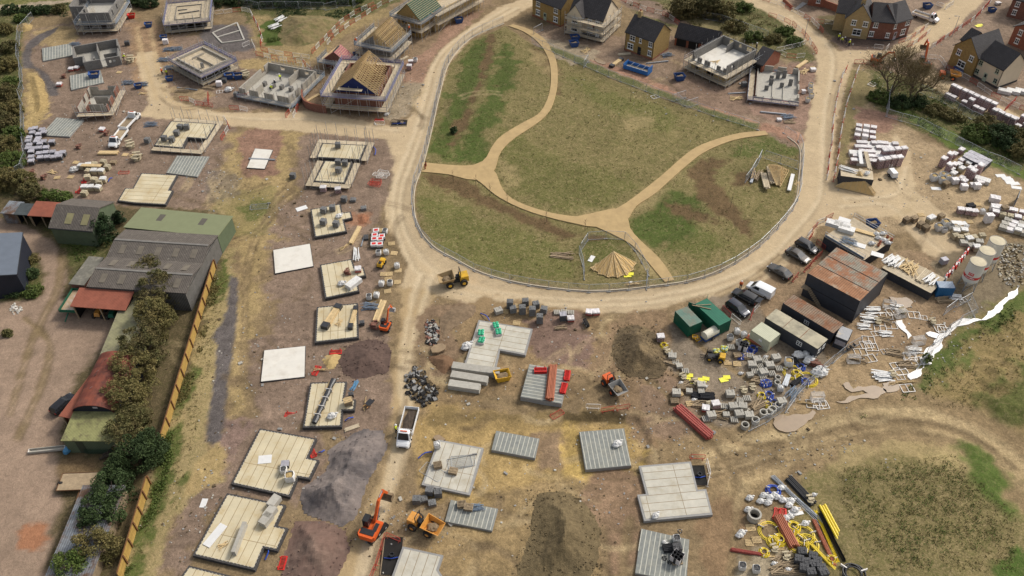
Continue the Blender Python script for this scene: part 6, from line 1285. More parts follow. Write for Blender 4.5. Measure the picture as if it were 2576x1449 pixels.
for p,q,wl in((b0,b1,((.22,3.3,1.1,1.2),(.14,.9,1.1,1.2),(.83,.9,.9,1.1))),(b1,b2,((.08,3.3,.8,1.2),(.8,3.3,1.3,1.2),(.68,.9,1.5,1.4)))):
 old=set(r.children);L=(q-p).length;M=Matrix.Translation(p)@Matrix.Rotation(ang(p,q),4,'Z');wing(r,0,.05,L,7.5,5.0,8.0,'x',BRICKR,gv=.05);MB().box(-.02,.0,-.3,L+.02,.3,.35).build('plinth',DKBLK,r)
 for s,z,a,b in wl:win(r,'f',L,8,s*L,z,a,b,off=(0,.05,0))
 if p is b1:door(r,'f',L,8,L*.22,m=GREYW,off=(0,.05,0))
 xfw(r,old,M)
loc,rz,w_=frame(P(3,1808,645),P(3,2036,770));d_=9;r=thing('house','yellow stone gabled house with cream rendered wing and sage door','house',loc,rz,FH);wing(r,0,0,w_,d_,5.0,8.3,'y',BUFF);b2=(Matrix.Translation(loc)@Matrix.Rotation(rz,4,'Z')).inverted()@P(3,2332,882);W2=b2.x;wing(r,w_+.002,.7,W2,7.6,4.9,8.0,'x',CREAM);wing(r,-1.5,4,1,d_,4.9,7,'x',BUFF)
MB().box(w_+.05,.66,-.3,W2+.03,7.63,.5).build('plinth',DKBLK,r)
for s,z,a,b in((.25,3.3,1.1,1.2),(.78,3.3,1.1,1.2),(.5,.9,2.0,1.4)):win(r,'f',w_,d_,s*w_,z,a,b)
for s,z in((.12,3.2),(.78,3.2),(.1,1.0),(.85,1.0)):win(r,'f',W2,d_,w_+s*(W2-w_),z,1.0,1.15,SAGE,off=(0,.7,0))
door(r,'f',W2,d_,w_+(W2-w_)*.45,m=SAGE,off=(0,.7,0));MB().box(w_*.3,-.5,.05,w_*.7,-.1,.55).build('blue_wrap_sill',SKIPB,r)
for x,y in((w_+.15,.55),(W2-.1,.55)):MB().tube((x,y,.2),(x,y,4.8),.05,6).build('downpipe',BLACK,r)
for lab,A,B,d_,e,rg,rf in(('red brick house with dark roof at the top right edge',P(3,2395,165),P(3,2700,240),9,4.9,8,ROOFT),('orange brick house with paler roof on the right edge',P(3,2412,440),P(3,2760,590),8,4.6,7.4,GUARD2)):
 loc,rz,w_=frame(A,B);r=thing('house',lab,'house',loc,rz,FH);wing(r,0,0,w_,d_,e,rg,'y' if e<4.8 else 'x',BRICKO if e<4.8 else BRICKR,ROOFT);win(r,'f',w_,d_,w_*.2,3.1,1.0,1.2);win(r,'f',w_,d_,w_*.2,.9,1.0,1.2)
loc,rz,w_=frame(P(3,395,52),P(3,560,75));r=thing('house','red brick house corner at the top edge with brick garden walls','house',loc,rz,FH);wing(r,0,0,w_,8,4.6,7,'x',BRICKO);win(r,'f',w_,8,w_*.6,1.0,1.0,1.2)
g=thing('garden_wall','long red brick garden wall beside the buff and red corner house','wall',(0,0,0))
for p,q in zip(TP(3,0,560,70,745,140),TP(3,0,745,140,790,100)):MB().beam((p.x,p.y,.9),(q.x,q.y,.9),.3,2.0).build('wall_run',BRICKO,g)
g=thing('garden_wall','low red brick wall along the top of the tan road','wall',(0,0,0))
a=TP(3,0,150,10,245,95)
for p,q in zip(a,a[1:]):MB().beam((p.x,p.y,.4),(q.x,q.y,.4),.3,.9).build('wall_run',BRICKO,g)
sheet('pavement',[tuple(q)[:2]for q in TP(3,0,262,95,345,25,392,40,300,100)],-.2,.16,CONCD)
g=thing('screen_wall','curved red brick screen wall in front of the blue gable house','wall',(0,0,0));a=smooth_line(TP(1,0,475,975,478,1040,510,1090,570,1115,640,1130,712,1138),1.0);m=MB();mc=MB()
for p,q in zip(a,a[1:]):m.beam((p.x,p.y,.9),(q.x,q.y,.9),.3,2.0);mc.beam((p.x,p.y,1.94),(q.x,q.y,1.94),.34,.07)
m.build('brickwork',BRICKR,g);mc.build('coping',BRICKO,g)
# the farm
FIBRE=mat('fibre_cement_roof',(0.145,0.125,0.105),0.95,0.2,1.5,pat='corr',ws=1.05,c2=(0.085,0.072,0.06),dirt=((0.30,0.28,0.22),1.6,0.60,0.72,0.8))
OLIVER=mat('olive_sheet_roof',(0.20,0.215,0.115),0.7,0.05,0.8,pat='corr',ws=1.4,c2=(0.175,0.19,0.10));REDROOF=mat('red_sheet_roof',(0.30,0.10,0.06),0.8,0.18,1.0,pat='corr',ws=1.3,c2=(0.24,0.075,0.045),dirt=((0.11,0.05,0.035),0.5,0.55,0.7,0.6))
DUTCH=mat('dutch_barn_roof',(0.21,0.06,0.035),0.75,0.22,1.0,pat='corr',ws=0.16,c2=(0.16,0.045,0.028),dirt=((0.06,0.035,0.03),0.4,0.48,0.68,0.8));PALEROOF=mat('lichen_roof',(0.30,0.285,0.16),0.9,0.2,1.0,pat='corr',ws=1.5,c2=(0.21,0.195,0.105),dirt=((0.16,0.14,0.11),0.35,0.45,0.65,0.8))
MOSSR=mat('mossy_roof',(0.29,0.285,0.12),0.9,0.2,1.0,pat='corr',ws=1.5,c2=(0.20,0.195,0.08),dirt=((0.13,0.115,0.06),0.7,0.48,0.62,0.9));SHEDG=mat('green_sheet_wall',(0.115,0.145,0.085),0.75,0.12,1.0,pat='corr',ws=1.3,c2=(0.09,0.115,0.065))
BLUER=mat('blue_grey_roof',(0.125,0.145,0.175),0.6,0.08,0.8,pat='corr',ws=1.2,c2=(0.10,0.118,0.145));BLUEW=mat('dark_blue_sheet',(0.018,0.022,0.034),0.6,0.12,0.8,pat='corr',ws=1.2,c2=(0.013,0.016,0.026));TIN=mat('old_tin',(0.22,0.235,0.25),0.6,0.25,1.2,pat='corr',ws=1.0,c2=(0.15,0.16,0.17),dirt=((0.12,0.065,0.035),0.4,0.45,0.6,0.95))
def shed(label,a,b,c,z0,z1,wall,roof,sides='frbl',name='barn',group='farm sheds',ext_=.2,t=.14,cat='barn'):
 """mono-pitch shed; a,b the front roof corners at z0, c the back right corner at z1"""
 loc,rz,w_=frame(a,b);d_=math.hypot(c[0]-b[0],c[1]-b[1]);r=thing(name,label,cat,loc,rz,group)
 m=MB();k=(z1-z0)/d_;ext(m,[(-ext_,z0-ext_*k-t),(d_+ext_,z1+ext_*k-t),(d_+ext_,z1+ext_*k),(-ext_,z0-ext_*k)],-ext_,w_+ext_,'x');m.build('roof',roof,r)
 e=.12
 if 'f' in sides:MB().box(0,0,-.2,w_,e,z0-t-.02).build('wall',wall,r)
 if 'b' in sides:MB().box(0,d_-e,-.2,w_,d_,z1-t-.02).build('wall',wall,r)
 for s,x in(('l',0),('r',w_-e)):
  if s in sides:
   m=MB();ext(m,[(e+.002,-.2),(d_-e-.002,-.2),(d_-e-.002,z1-t-.04),(e+.002,z0-t-.04)],x,x+e,'x');m.build('wall',wall,r)
 if 'f' not in sides:
  n=max(2,int(w_/3.5))
  for i in range(n+1):MB().box(min(w_-.2,i*w_/n),.05,-.2,min(w_-.2,i*w_/n)+.18,.23,z0-t-.03).build('post',OLDT,r)
 return r,w_,d_
A,B,C=P(4,885,1440,4.2),P(4,1868,1508,4.2),P(4,2185,925,4.2);loc,rz,w_=frame(A,B);d_=(C-B).length
r=thing('barn','large barn with weathered corrugated double roof and ribbed dark side wall','barn',loc,rz,'farm sheds');MB().box(.05,.05,-.2,w_-.05,d_-.05,4.0).build('wall',mat('ribbed_dark_wall',(.17,.16,.145),.9,.2,1.0,pat='corr',ws=1.1,c2=(.07,.066,.06)),r)
gable(0,w_,0,d_*.5,4.25,5.0,'x',.05,.12).build('roof',FIBRE,r);gable(0,w_,d_*.5,d_,4.25,5.1,'x',.05,.12).build('roof',FIBRE,r)
for y in(.25,.75):MB().box(0,d_*y-.22,5.08 if y<.5 else 5.19,w_,d_*y+.22,5.18 if y<.5 else 5.28).build('ridge_capping',mat('ridge_cap',(.18,.168,.148),.9,.2,1),r)
for i in range(5):
 for q,y in enumerate((.62,.38,.12)):MB().obox((w_*(.12+.19*i),d_*y,4.25+.8*(1-abs(((y*2)%1)*2-1))+.18),(1.0,1.9,.03),0,0,(1 if((y*2)%1)<.5 else-1)*math.atan(.8/(d_*.25))).build('rooflight',mat('dirty_rooflight',(.155,.132,.10),.7,.2,1),r)
r2,w2,d2=shed('olive green lean-to with two dark rooflights behind the big barn',P(4,1255,832,4.3),P(4,2185,924,4.3),P(4,2308,728,3.7),4.3,3.7,SHEDG,OLIVER)
for x in(.22,.68):MB().obox((w2*x+1.2,d2*.55,3.98),(1.1,d2*.42,.05),0,0,-.045).build('rooflight',mat('brown_rooflight',(.10,.088,.07),.7,.1,1),r2)
A,B=P(4,582,1000),P(4,1002,1036);loc,rz,w_=frame(A,B);d_=(P(4,945,880,4.0)-P(4,1175,602,4.0)).length;r=thing('barn','grey roofed barn with green walls and ivy on its right side','barn',loc,rz,'farm sheds');wing(r,0,0,w_,d_,4.0,5.9,'x',SHEDG,FIBRE)
for x in(.4,.78):MB().obox((w_*x,d_*.2,4.0+.4*1.9+.25),(1.3,2.2,.03),0,0,math.atan(1.9/(d_/2))).build('rooflight',mat('mossy_rooflight',(.24,.215,.11),.8,.15,1),r)
tree('ivy_bush','dark ivy clump climbing the side of the grey roofed barn',P(4,1075,960),5.2,2.6,kind='ivy',clumps=60,per=60,cr=.8,leaf=.2,z0=.02,seed=5,cat='bush')
tree('ivy_bush','trailing ivy at the far corner of the grey roofed barn',P(4,1215,800),3.2,1.3,kind='ivy',clumps=22,per=50,cr=.6,leaf=.18,z0=.02,seed=6,cat='bush',limbs=3)
shed('open fronted shed with rust red roof beside the grey roofed barn',P(4,288,712,2.9),P(4,520,727,2.9),P(4,622,597,3.4),2.9,3.4,DARK,REDROOF,'rbl')  # walls coloured near-black to paint in the shade under the roof
shed('narrow dark tin lean-to next to the red roofed shed',P(4,150,702,2.6),P(4,285,708,2.6),P(4,378,612,2.9),2.6,2.9,BLUEW,mat('dark_tin',(.075,.085,.085),.8,.2,1,pat='corr',ws=1.2,c2=(.05,.058,.058)),'rbl')
shed('silvery tin shed at the left edge under the hedge',P(4,15,688,2.6),P(4,148,700,2.6),P(4,240,590,2.9),2.6,2.9,TIN,TIN,'frbl')
B,C=P(4,165,1312,4.6),P(4,155,915,4.6);dd=(P(4,0,1345,4.6)-B).normalized();A=B+dd*16;loc,rz,w_=frame(A,B);r=thing('barn','dark blue sheet barn cut by the left edge','barn',loc,rz,'farm sheds');wing(r,0,0,w_,(C-B).length,4.6,6.2,'y',BLUEW,BLUER,ov=.1)
r,w_,d_=shed('open shed with broad red tin roof sheltering farm machines',P(8,720,175,3.3),P(8,1255,215,3.3),P(8,1365,48,3.9),3.3,3.9,DARK,REDROOF,'rbl')  # shade of the open shed put into the near-black wall colour
for x,k in((.35,ORY),(.62,GREENC),(.82,YELM)):
 t=thing('farm_machine',{ORY:'amber implement under the red tin roof',GREENC:'dark green tractor nose under the red tin roof',YELM:'yellow wheeled machine at the dark end of the red shed'}[k],'farm machine',r.location+Matrix.Rotation(r.rotation_euler.z,3,'Z')@Vector((w_*x,1.5,0)),r.rotation_euler.z-1.5)
 MB().box(-1.2,-.5,.6,1.2,.5,1.3,.2,.1).build('bonnet',k,t);MB().box(-1.1,-.55,1.32,-.1,.55,2.3,.1,.1).build('cab',GLASS,t)
 for xx,rr_ in((-.8,.7),(.9,.45)):
  for sg in(-1,1):wheel(t,xx,sg*.75,rr_,.35,k)
r,w_,d_=shed('long pale lichen roofed shed running beside the hedge',P(8,1012,682,2.8),P(8,1300,672,2.8),P(8,1560,62,2.8),2.8,2.8,SHEDG,PALEROOF);r.children[0].data.uv_layers[0].name='UV'
A,B=P(8,738,1238,3.6),P(8,1150,1243,3.6);loc,rz,w_=frame(A,B);d_=(A-P(8,975,715,3.6)).length;r=thing('barn','dutch barn with curved rust red roof and black end','barn',loc,rz,'farm sheds');n=14
pr=[(w_/2-w_/2*math.cos(math.pi*i/n)*1.0,3.6+1.7*math.sin(math.pi*i/n))for i in range(n+1)];m=MB();ext(m,pr+[(x,z-.1)for x,z in pr[::-1]],-.25,d_+.25,'y');m.build('roof',DUTCH,r,smooth=False)
m=MB();ext(m,[(.06,-.2),(w_-.06,-.2)]+[(w_/2+(x-w_/2)*.985,z-.13)for x,z in pr[::-1]],.05,d_-.05,'y');m.build('wall',BLUEW,r)
for y,x in((.3,.3),(.55,.24),(.62,.26),(.85,.33)):MB().obox((w_*x,d_*y,3.62+1.7*math.sin(math.acos(max(-1,min(1,1-2*x))))),(1.2,.12,.03),0,-.7).build('patch_sheet',TIN,r)
MB().obox((w_*.58,-.02,4.5),(.7,.05,.35)).build('gable_hatch',GREYW,r)
r,w_,d_=shed('narrow red tin lean-to along the dutch barn',P(8,612,1285,2.6),P(8,728,1292,3.0),P(8,985,690,3.0),2.7,2.7,BRICKO,REDROOF,'rl')
r,w_,d_=shed('mossy roofed green shed in front of the dutch barn',P(12,628,76,3.2),P(12,1180,82,3.2),P(8,1245,1248,3.5),3.2,3.5,SHEDG,MOSSR);MB().box(w_*.2,-.03,0,w_*.34,-.001,2.7).build('door',mat('dark_green_door',(.05,.058,.035),.8,.15,1),r)
m=MB()
for i in range(5):m.beam((w_*.3,-.25,.2+.22*i),(w_*.85,-.25,.2+.22*i),.06)
m.build('hurdle_rack',mat('dark_green_paint',(.03,.06,.035),.7,.2,2),r)
r,w_,d_=shed('long ruinous tin roofed lean-to strewn with brown leaves',P(12,440,1520,2.3),P(12,880,1520,2.3),P(12,1040,562,2.6),2.3,2.6,OLDT,TIN)
r,w_,d_=shed('small flat roofed brick outhouse beside the big barn',P(4,705,1400,2.4),P(4,840,1412,2.4),P(4,990,1145,2.4),2.4,2.4,BRICKR,mat('felt_roof',(.17,.16,.13),.95,.25,1.2,dirt=((.30,.27,.2),.6,.5,.7,.6)))
def bed_trailer(label,c,W_,m_,fl,A,B,C,z,hh):
 loc,rz,w_=frame(A,B);d_=(C-B).length;r=thing('farm_trailer',label,'trailer',loc,rz);MB().box(0,0,z-.15,w_,d_,z).build('bed',fl,r);m=MB()
 for q in((0,-.06,w_,.0),(0,d_,w_,d_+.06),(-.06,-.06,0,d_+.06),(w_,-.06,w_+.06,d_+.06)):m.box(q[0],q[1],z-.1,q[2],q[3],z+hh)
 m.build('sides',m_,r)
 for x in(0.1,w_-.1):wheel(r,0,0,.5,.35).location=(x,d_*.45,.5)
 MB().beam((w_/2,0,z-.3),(w_/2,-1.6,.5),.15).build('drawbar',m_,r);return r
bed_trailer('green tipping trailer with pale bed beside the red open shed',0,0,GREENC,mat('pale_grain_bed',(.42,.30,.19),.9,.15,.8,dirt=((.4,.38,.38),.4,.5,.65,.7)),P(8,595,228,1.5),P(8,755,235,1.5),P(8,830,22,1.5),1.3,.5)
bed_trailer('brown flat bed trailer standing by the felled conifers',0,0,mat('rust_steel',(.15,.075,.035),.9,.25,2),OLDT,P(12,565,588,.9),P(12,1020,570,.9),P(12,1035,405,.9),.85,.08)
car('parked_car','black car half hidden under the red tin lean-to','car',P(8,650,1190),1.1,CARK,4.2,1.75,1.45,'suv')
t=thing('feed_trough','long pale metal trough lying by the mossy green shed','trough',P(12,480,188),.12);MB().box(-2.6,-.35,.1,2.6,.35,.18).box(-2.6,-.35,.182,2.6,-.28,.5).box(-2.6,.28,.182,2.6,.35,.5).build('body',CONC,t);MB().box(-2.6,-.28,.185,-2.53,.28,.5).box(2.53,-.28,.185,2.6,.28,.5).build('end_plate',WHT,t)
t=thing('tarpaulin_bundle','bright blue tarpaulin bundle against the mossy green shed','tarpaulin',P(12,692,195),0);MB().blob((0,0,.5),.55,.8,.6,9,6,.25,4,flat=0).build('bundle',LBLUE,t)
FENCE=mat('new_fence_boards',(0.43,0.275,0.075),0.8,0.15,1.5,pat='plank',c2=(0.36,0.225,0.058),mortar=(0.17,0.10,0.03),bw=30,bh=0.42,ms=0.03);FPOST=mat('fence_post',(.16,.075,.03),.9,.15,2);FBACK=OLDT
def board_fence(label,a,b,n):
 r=thing('board_fence',label,'fence',(0,0,0));d=(b-a)/n
 for i in range(n):
  p,q=a+d*i,a+d*(i+1);MB().beam((p.x,p.y,1.0),(q.x,q.y,1.0),.08,2.0).build('panel',FENCE,r);c=p;u=Vector((-d.y,d.x,0)).normalized()
  MB().beam((c.x+u.x*.12,c.y+u.y*.12,0),(c.x+u.x*.12,c.y+u.y*.12,2.06),.2).build('post',FPOST,r)
  for z in(.5,1.1,1.75):pass
 MB().beam((a.x,a.y,2.03),(b.x,b.y,2.03),.16,.05).build('capping',FPOST,r);return r
board_fence('long new timber board fence from the big barn to the felled conifers',P(4,2172,1250),P(12,1648,118),12)
board_fence('near stretch of new timber board fence below the felled conifers',P(12,1512,525),P(12,1225,1500),6)
# vegetation
HG='trees along the farm roofs'
for i,(t,x,y,h,rx,ry,kd,lab)in enumerate(((4,1560,1400,5.5,3.2,2.6,'brown','dark brown leafed tree leaning over the big barn roof'),(8,1640,160,6.5,3.4,3.4,'brown','brown leafed tree between the big barn and the fence'),(8,1600,430,6.5,3.2,3.4,'olive','olive tree beside the pale lichen roof'),(8,1500,720,7,3.4,3.6,'brown','brown tree beside the curved red roof'),(8,1400,980,7,3.4,3.4,'olive','olive tree covering the right side of the curved red roof'),(8,1330,1230,6.5,3.2,3.2,'olive','green-brown tree at the near corner of the dutch barn'),(8,1380,1420,4.5,2.4,2.6,'brown','low brown tree between the dutch barn and the fence gap'))):
 tree('tree',lab,P(t,x,y),h,rx*1.1,ry*1.2,kd,.06,120,95,.7,.14,seed=20+i,group=HG,limbs=9)
CG='felled and standing conifers'
for i,(x,y,h,rx,ry,kd,lab)in enumerate(((1420,330,5.5,3.8,3.2,'dark','dark conifer fallen across the fence gap'),(1560,230,4.5,2.6,2.6,'dark','dark conifer top lying beyond the fence line'),(1180,690,5,3.0,3.4,'dark','dark conifer leaning over the flat bed trailer'),(1060,900,5,3.4,3,'dark','dark conifer lying on the leafy tin roof'),(1300,120,5,3.0,2.8,'brown','thin brownish conifer by the mossy green shed'),(1010,1230,4.2,3.4,2.6,'olive','twiggy olive shrub on the near tin roof'),(760,1420,3.8,3.0,2.2,'green','green shrub at the bottom edge by the tin roof'),(1230,500,4.5,2.2,2.4,'dark','small dark conifer behind the fence gap'))):
 tree('conifer' if kd=='dark' else 'shrub',lab,P(12,x,y),h,rx,ry,kd,.06,85,85,.75,.15,seed=40+i,group=CG,cat='tree' if kd=='dark' else 'shrub',limbs=12,up=.1)
lg=thing('cut_log','freshly cut log butts beside the flat bed trailer','log',P(12,1010,290))
for i,(x,y,z)in enumerate(((0,0,.4),(.5,.3,.6),(.2,.7,.5),(1.2,.5,.7),(1.0,1.1,.8))):MB().tube((x,y,z),(x+2.6,y+1.2,z+.3),.17,8).build('log',DBARK,lg);MB().tube((x-.012,y-.006,z),(x,y,z),.16,10).build('cut_face',mat('cut_wood',(.62,.46,.28),.9,.1,3),lg)
BG='bushes on the scrub edges'
bush=[(0,60,330,2.2,2.6,'olive','low olive bush at the far left edge by the pale track'),(0,110,520,2.5,2.8,'brown','brown bramble by the left mesh fence'),(0,60,700,3,3.4,'olive','olive scrub at the left edge beside the slab'),(0,130,880,2.6,2.6,'green','green scrub close to the left mesh fence'),(0,50,980,3.2,3.6,'brown','russet scrub on the left edge below the gravel loop'),(0,130,1130,2.8,3,'olive','olive scrub beside the single storey shells'),(0,50,1290,3.5,3.8,'brown','large russet bush on the left edge near the wrapped packs'),(0,150,1400,2.6,3,'green','green bush beside the wrapped block packs'),(4,60,60,3,3.4,'olive','olive bush on the left edge beside the packs'),(4,150,200,2.6,3,'green','green bush at the fence bend below the packs'),(4,60,420,3.8,4,'olive','large hedge bush above the tin sheds'),(4,230,440,3.6,3.6,'olive','rounded hedge bush between yard and farm'),(4,340,540,3,2.8,'brown','brown hedge bush behind the red roofed shed'),(4,500,540,1.8,2.2,'green','low hedge plant behind the grey roofed barn'),(4,650,565,1.6,2.0,'green','small hedge plant at the barn ridge'),(0,120,120,2,2.6,'dark','dark bramble at the top left corner'),(0,300,130,2,2.8,'dark','dark bramble along the pale track'),(0,450,125,2,2.8,'dark','dark bramble nearing the top left block shell'),(0,590,120,2,2.6,'brown','brown bramble beside the top left scaffold'),(0,210,210,1.6,2,'green','bright bramble below the pale track'),(0,1390,40,2.5,3,'dark','dark hedge bush between the two top scaffolds'),(0,1500,60,2.5,3,'dark','dark hedge bush behind the blue skip'),(0,2200,40,2.6,3.4,'dark','dark hedge bush right of the timber decked house'),(0,2400,30,2.6,3.4,'dark','dark hedge bush on the top edge above the gravel bend'),(1,40,40,3,3.6,'dark','dark hedge tree at the top edge above the mound'),(1,250,40,3.4,3.8,'dark','second dark hedge tree above the mound'),(1,450,30,3.4,3.8,'dark','dark hedge tree above the white timber packs'),(1,640,20,3,3.6,'dark','dark hedge tree near the bend of the mesh fence'),(1,840,20,2.6,3.2,'dark','last dark hedge tree before the barrier path'),(1,1000,20,2.2,2.6,'green','green hedge bush by the barrier path top'),(2,1720,160,5,4,'bud','big twiggy brown tree at the top edge, left part'),(2,1950,150,5.5,4.4,'brown','big twiggy brown tree behind the long garage'),(2,2130,180,4.2,3.4,'olive','olive bush right of the big twiggy tree'),(2,1850,60,5,4,'brown','brown tree at the top edge behind the garage'),(2,2250,300,2.4,3.2,'olive','low olive bush on the bank above the small garage'),(2,2420,400,2,2.8,'green','low green bush beside the small garage roof'),(2,2330,110,2.2,2.8,'green','green bank bush below the curved road'),(3,60,420,1.6,2.6,'olive','low bank bush inside the barrier bend'),(3,170,330,1.5,2.6,'green','green bank bush beside the curved road barriers'),(3,260,440,1.5,2.4,'green','green bank bush at the barrier corner'),(3,1120,1000,1.6,3,'green','green undergrowth at the foot of the larger bare tree'),(3,1330,1060,1.8,3,'dark','dark undergrowth between the bare trees'),(3,1500,1050,1.8,3,'dark','dark undergrowth at the foot of the smaller bare tree'),(3,1680,1130,1.4,3.0,'olive','olive hedge bush below the white brick packs'),(3,1850,1190,1.6,3.0,'olive','second olive hedge bush below the white brick packs'),(3,2190,1330,3.2,4.2,'olive','broad olive bush in front of the brick pack row'),(3,2320,1420,3.4,4.0,'dark','dark bush beside the broad olive bush'),(3,2490,1430,3,3.6,'olive','olive bush near the right edge'),(3,2080,1390,2.8,3.4,'green','green bush left of the broad olive bush'),(7,2400,40,2.4,3,'dark','dark bush by the right mesh fence'),(7,2540,120,2.6,3,'olive','olive bush at the right edge by the fence'),(4,2260,880,2.6,2.0,'lime','bright yellow-green bush at the corner of the olive roof'),(4,2180,860,1.8,1.3,'lime','small yellow-green shrub against the olive roof'),(4,880,1290,1.6,1.4,'olive','twiggy shrub over the brick outhouse'),(4,300,1180,1.4,1.8,'olive','low hedge plant beside the blue barn'),(4,330,1330,1.5,1.8,'dark','dark hedge plant at the near corner of the blue barn'),(8,150,30,1.4,2.4,'dark','dark shrub by the white rubble at the yard entrance'),(8,330,50,1.3,2,'green','green shrub on the farm track verge'),(8,90,470,1.0,1.0,'brown','small brown weed clump in the farm yard'),(5,1990,0,1.5,.8,'green','tiny'),(11,1590,740,1.6,.9,'green','small dark shrub beside the white puddle')]
for i,(t,x,y,h,r_,kd,lab)in enumerate(bush):
 if lab=='tiny':t,x,y,lab=1,1990,1335,'single young evergreen shrub on the west lawn';kd='dark'
 k=max(14,int(11*r_*max(h,2)*.8));tree('bush',lab,P(t,x,y),h,r_,r_*.9,kd,.04,k,62,.62 if r_>1.5 else.4,.19 if t in(0,1,2,3)else.16,seed=100+i,cat='bush',group=BG,limbs=5,bark=DBARK)
bare_tree('larger bare tree with spreading twigs beside the junction',P(3,1225,945),14,5,3,'bare trees');bare_tree('smaller leaning bare tree below the orange excavator',P(3,1440,1000),11.5,4,8,'bare trees')
SG='young staked trees along the footpath'
for i,(t,x,y,kk)in enumerate(((5,1985,380,0),(5,2212,420,0),(5,2355,510,0),(5,2530,600,0),(6,345,790,0),(6,735,870,0),(6,1490,690,0),(6,2195,640,0),(2,1190,1010,0),(6,2290,110,0))):
 r=thing('young_tree',ordw(i+1)+' thin leafless young tree along the lawn path counting from the bollards','young tree',(lambda q:(q.x,q.y,zat(q)))(P(t,x,y)),i*.7,SG);m=MB().tube((0,0,0),(.05,.02,2.6),.035,5,r2=.012);rr=random.Random(i)
 for k in range(14):z=1.1+k*.11;a=rr.uniform(0,6.3);m.tube((.02,.01,z),(.45*math.cos(a)*(1.2-k*.05),.45*math.sin(a)*(1.2-k*.05),z+.55),.012,3,r2=.006)
 m.build('trunk',DBARK,r);MB().tube((.2,0,0),(.2,0,1.1),.035,5).build('stake',TIMB,r)
def tussocks():
 rr=np.random.RandomState(4);zs=[([(0,40),(55,120),(50,400),(0,470)],700,'o'),([(60,20),(160,45),(320,15),(180,5)],260,'d'),([(640,20),(940,15),(900,45),(640,50)],400,'d'),([(670,55),(715,50),(720,100),(670,112)],260,'g'),([(1560,5),(1860,5),(2000,90),(1900,125),(1700,60)],700,'o'),([(2170,190),(2300,210),(2576,330),(2576,440),(2400,370),(2250,280)],1100,'g'),([(400,1090),(440,1080),(440,1150),(400,1300),(330,1449),(300,1449),(370,1280)],500,'g'),([(540,650),(580,640),(480,1000),(430,1050)],500,'o'),([(2380,860),(2600,730),(2600,800),(2450,850),(2330,1000),(2120,1075),(2030,1095),(2250,1010)],900,'g'),([(2110,1180),(2400,1160),(2560,1400),(2500,1449),(2200,1449)],420,'s'),(LAWN,3600,'t'),([(540,650),(590,640),(560,800),(520,1000),(450,1280),(330,1449),(300,1449),(400,1090),(480,880)],700,'t'),([(2080,1180),(2400,1140),(2560,1300),(2560,1449),(2180,1449)],1500,'t'),([(2400,860),(2576,760),(2576,1060),(2330,1020)],700,'t'),([(140,560),(280,600),(200,690)],250,'g')]
 out={'g':[],'o':[],'d':[],'s':[],'t':[]}
 for pg,n,k in zs:
  pts=[F(*p)for p in pg];xs=[p.x for p in pts];ys=[p.y for p in pts];x=rr.uniform(min(xs),max(xs),n*3);y=rr.uniform(min(ys),max(ys),n*3);d=seg_dist(x,y,pts,True);cl=fbm(x,y,4,77,2);ok=(d>.4)&(cl>(-.03 if k!='t' else-.2))
  if k=='t':
   for pp in PATHP:ok&=seg_dist(x,y,pp,True)<-.25
  out[k].append(np.stack([x[ok],y[ok]],1)[:n])
 for k,km in(('g','green'),('o','olive'),('d','dark'),('s','green'),('t','olive')):
  c=np.concatenate(out[k]);jz=np.array([zat(q)for q in c]);pt=np.repeat(np.concatenate([c,jz[:,None]],1),{'s':14,'t':5}.get(k,9),axis=0);pt+=np.concatenate([rr.normal(size=(len(pt),2))*{'s':.3,'t':.13}.get(k,.22),np.abs(rr.normal(size=(len(pt),1)))*(.12 if k!='t' else.05)+.04],1)
  o=bpy.data.objects.new('undergrowth',leaf_mesh('undergrowth',pt,.15 if k not in 'st' else.09,LV[km],rr,.1));col.objects.link(o);o['kind']='stuff';o['label']={'g':'bright green weeds and grass tussocks on banks and verges','o':'olive rough grass tussocks at the site edges','d':'dark undergrowth below the top hedges','s':'scattered green tufts over the straw coloured field','t':'short rough olive tufts on the lawn and field'}[k];o['category']='undergrowth'
tussocks()
def litter():
 rr=random.Random(9);ms=[MB(),MB(),MB()];cs=((600,900,130,260),(760,560,160,90),(760,950,120,200),(1150,900,120,150),(1500,880,180,110),(1650,1050,160,90),(1450,1250,250,120),(1000,1300,150,120),(350,200,200,120),(200,350,130,90),(560,450,120,60),(1750,230,250,70),(2250,450,160,130),(2350,850,130,90),(1900,1000,150,70),(2000,1130,200,60),(2200,180,200,90),(520,1300,110,110),(1000,230,80,90))
 for i in range(2600):
  c=cs[i%len(cs)];p=F(rr.gauss(c[0],c[2]*.6),rr.gauss(c[1],c[3]*.6));s=rr.uniform(.08,.3)*(2.2 if rr.random()<.04 else 1);ms[i%3].obox((p.x,p.y,zat(p)+s*.12),(s,s*rr.uniform(.4,1),s*.4),rr.uniform(0,3),rr.uniform(-.3,.3))
 for m,k,l in zip(ms,(CONC,SPOIL_,CONCD),('pale','dark','grey')):o=m.build('loose_stones',k);o['kind']='stuff';o['label']=l+' loose stones and scraps strewn over the site soil';o['category']='stones'
SPOIL_=mat('dark_clod',(.10,.072,.04),.95,.25,2);litter()
